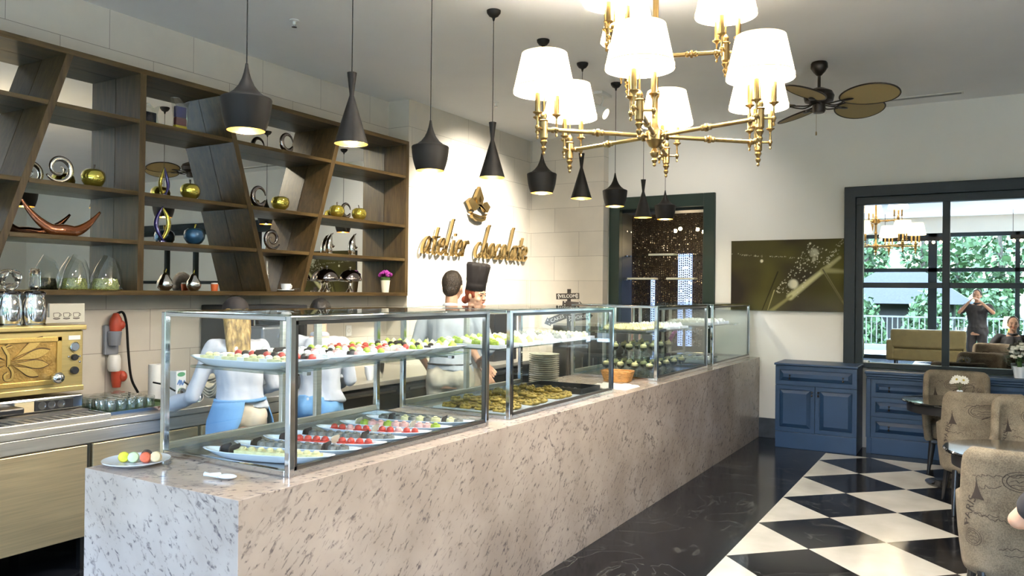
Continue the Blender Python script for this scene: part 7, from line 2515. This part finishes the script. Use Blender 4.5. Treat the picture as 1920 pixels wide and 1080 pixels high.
# bulb rails under the ceiling
for i, (x0, y0) in enumerate(((-3.6, -1.2), (-1.3, -2.9), (1.4, -2.9), (4.0, -1.2))):
    t_ = thing('bulb_rail', ('bulb rail nearest the shelving wall', 'bulb rail above the left sofa', 'bulb rail above the right sofa', 'bulb rail nearest the right wall')[i] + ' under the ceiling', 'light', (x0, y0, 3.02))
    G().box(-0.75, 0.75, -0.03, 0.03, 0, 0.10).box(-0.7, -0.69, -0.005, 0.005, 0.10, ZC - 3.02).box(0.69, 0.7, -0.005, 0.005, 0.10, ZC - 3.02).build('rail', 'bronze_dark', t_)
    g = G()
    for k in range(10):
        g.sphere((-0.68 + k * 0.151, 0, -0.035), 0.036, 10, 7)
    g.build('bulbs', 'bulb_far', t_, smooth='all')
# terrace, railing, hut and trees
struct(G().box(-30, 34, -8.7, YR - 0.2, -0.14, -0.04).build('floor_terrace', 'terrace'), 'pale ground of the terrace beyond the windows')
struct(G().box(-30, 34, -60, -8.7, -0.14, -0.045).build('floor_grass', 'grass'), 'dark grass under the trees')
t_ = thing('terrace_railing', 'white railing at the edge of the terrace', 'railing', (0, -8.5, 0))
g = G()
for i in range(150):
    g.box(-11 + i * 0.15, -10.97 + i * 0.15, -0.012, 0.012, -0.04, 1.0)
g.build('balusters', 'rail_paint', t_)
G().box(-11, 11.5, -0.03, 0.03, 1.0, 1.05).box(-11, 11.5, -0.15, 0.15, -0.04, 0.14).build('rails', 'rail_paint', t_)
t_ = thing('garden_hut', 'low hut with a grey thatched roof among the trees', 'hut', (-2.5, -14, 0))
G().box(-1.8, 1.8, -1.4, 1.4, -0.04, 1.5).build('walls', 'stone', t_)
G().add([(-2.5, -2, 1.4), (2.5, -2, 1.4), (2.5, 2, 1.4), (-2.5, 2, 1.4), (-0.8, 0, 2.6), (0.8, 0, 2.6)], [(0, 1, 5, 4), (1, 2, 5), (2, 3, 4, 5), (3, 0, 4), (3, 2, 1, 0)]).build('roof', 'thatch', t_)
def tree(loc, h, r, seed, label):
    rg = random.Random(seed)
    t_ = thing('pine_tree', label, 'tree', loc)
    sw = rg.uniform(-0.4, 0.4)
    G().tube([(0, 0, -0.05), (sw * 0.3, 0, h * 0.3), (sw, 0.1, h * 0.65), (sw * 1.2, 0, h)], [0.16, 0.13, 0.09, 0.03], 8).build('trunk', 'bark', t_, smooth=1)
    vs, fs = [], []
    for k in range(1900):
        zz = h * (0.24 + 0.80 * rg.random()) if k < 1350 else 0.2 + 2.2 * rg.random()
        q = 1 - abs((zz / h - 0.68) / 0.45)
        a = rg.random() * 2 * PI
        rr = r * (0.25 + 0.75 * max(0, q)) * math.sqrt(rg.random())
        p = Vector((sw + rr * math.cos(a), rr * math.sin(a), zz))
        s_ = rg.uniform(0.08, 0.19)
        d1 = Vector((rg.gauss(0, 1), rg.gauss(0, 1), rg.gauss(0, 1))).normalized() * s_
        d2 = Vector((rg.gauss(0, 1), rg.gauss(0, 1), rg.gauss(0, 1))).normalized() * s_
        m = len(vs)
        vs += [p - d1, p + d2, p + d1, p - d2]
        fs.append((m, m + 1, m + 2, m + 3))
    G().add(vs, fs).build('foliage', 'foliage', t_)
k = 0
rg = random.Random(21)
for i in range(17):
    x = -13 + i * 1.75 + rg.uniform(-.15, .15)
    y = -12.5 - (i % 3) * 3.4
    if abs(x + 2.5) < 3.6 and y > -17:
        y -= 10.2
    tree((x, y, 0), rg.uniform(5.5, 8.5), rg.uniform(1.3, 1.9), i, 'pine tree %s from the left beyond the terrace railing' % ('first second third fourth fifth sixth seventh eighth ninth tenth eleventh twelfth thirteenth fourteenth fifteenth sixteenth seventeenth'.split()[i]))
# dense woodland edge further back, one shrub after another
def shrub(loc, s_, seed, label):
    rg = random.Random(seed)
    t_ = thing('shrub', label, 'shrub', loc)
    g = G()
    for k in range(900):
        d = Vector((rg.gauss(0, 1), rg.gauss(0, 1), abs(rg.gauss(0, 1)))).normalized()
        p = Vector((d.x * s_ * 1.1, d.y * s_ * 0.8, d.z * s_ * 2.6)) * rg.uniform(0.6, 1.0)
        q = rg.uniform(0.05, 0.13)
        a = Vector((rg.gauss(0, 1), rg.gauss(0, 1), rg.gauss(0, 1))).normalized() * q
        b = Vector((rg.gauss(0, 1), rg.gauss(0, 1), rg.gauss(0, 1))).normalized() * q
        g.add([p - a, p + b, p + a, p - b], [(0, 1, 2, 3)])
    g.build('foliage', 'foliage', t_)
    G().tube([(0, 0, -0.04), (0, 0, s_)], [0.05, 0.02], 6).build('stem', 'bark', t_)
wd_ = 'first second third fourth fifth sixth seventh eighth ninth tenth eleventh twelfth'.split()
for i in range(12):
    shrub((-9 + i * 1.9, -10.0, 0), 0.66 + 0.08 * ((i * 7) % 3), 60 + i, 'leafy shrub %s from the left behind the terrace railing' % wd_[i])
# seated guest whose elbow reaches in at the right edge
ch_ = dup([o for o in scene.objects if o.get('label', '').startswith('nearest linen chair')][0], (0.50, 3.56, 0), R(-6), 'linen chair carrying the seated guest outside the right edge')
person('person', 'seated guest whose bare elbow reaches in at the lower right edge', (0.50, 3.62, -0.42), R(-4), 1.75, 'skin_light',
       arms=[((-0.36, 0.04, 1.20), (-0.20, 0.26, 1.16)), ((0.30, 0.10, 1.13), (0.2, 0.33, 1.10))], sleeve='short', hair='short', top='trousers_dark', bottom='trousers_dark', seated=True)
# added spotlights out of view, to brighten the kitchen side and the workers
for i, (x_, y_, tg) in enumerate(((-2.9, 1.0, (-4.6, 3.0, 0.9)), (-2.6, 2.2, (-4.0, 4.6, 1.0)))):
    s_ = thing('added_fill_spotlight', ('added unseen white spotlight nearest the viewer, lighting the espresso machine', 'added unseen white spotlight lighting the workers behind the first case')[i], 'spotlight', (x_, y_, ZC))
    G().lathe([(0, 0), (0.05, 0), (0.05, -0.02), (0.012, -0.025), (0.012, -0.08), (0.0, -0.08)], 20).build('base', 'white_plastic', s_, smooth=1)
    dirv = (Vector(tg) - Vector((x_, y_, ZC - 0.12))).normalized()
    Mq = dirv.to_track_quat('-Z', 'Y').to_matrix()
    G().lathe([(0.0, 0.09), (0.045, 0.08), (0.055, -0.06), (0.05, -0.06), (0.045, 0.0), (0.0, 0.01)], 20, (0, 0, -0.12), M=Mq).build('head', 'white_plastic', s_, smooth=1)
    l_ = lamp('added_fill_beam', 'SPOT', Vector((x_, y_, ZC - 0.12)) + dirv * 0.07, 34, (1.0, 0.95, 0.88), spot_size=R(85), spot_blend=0.8, shadow_soft_size=0.05)
    aim(l_, tg)
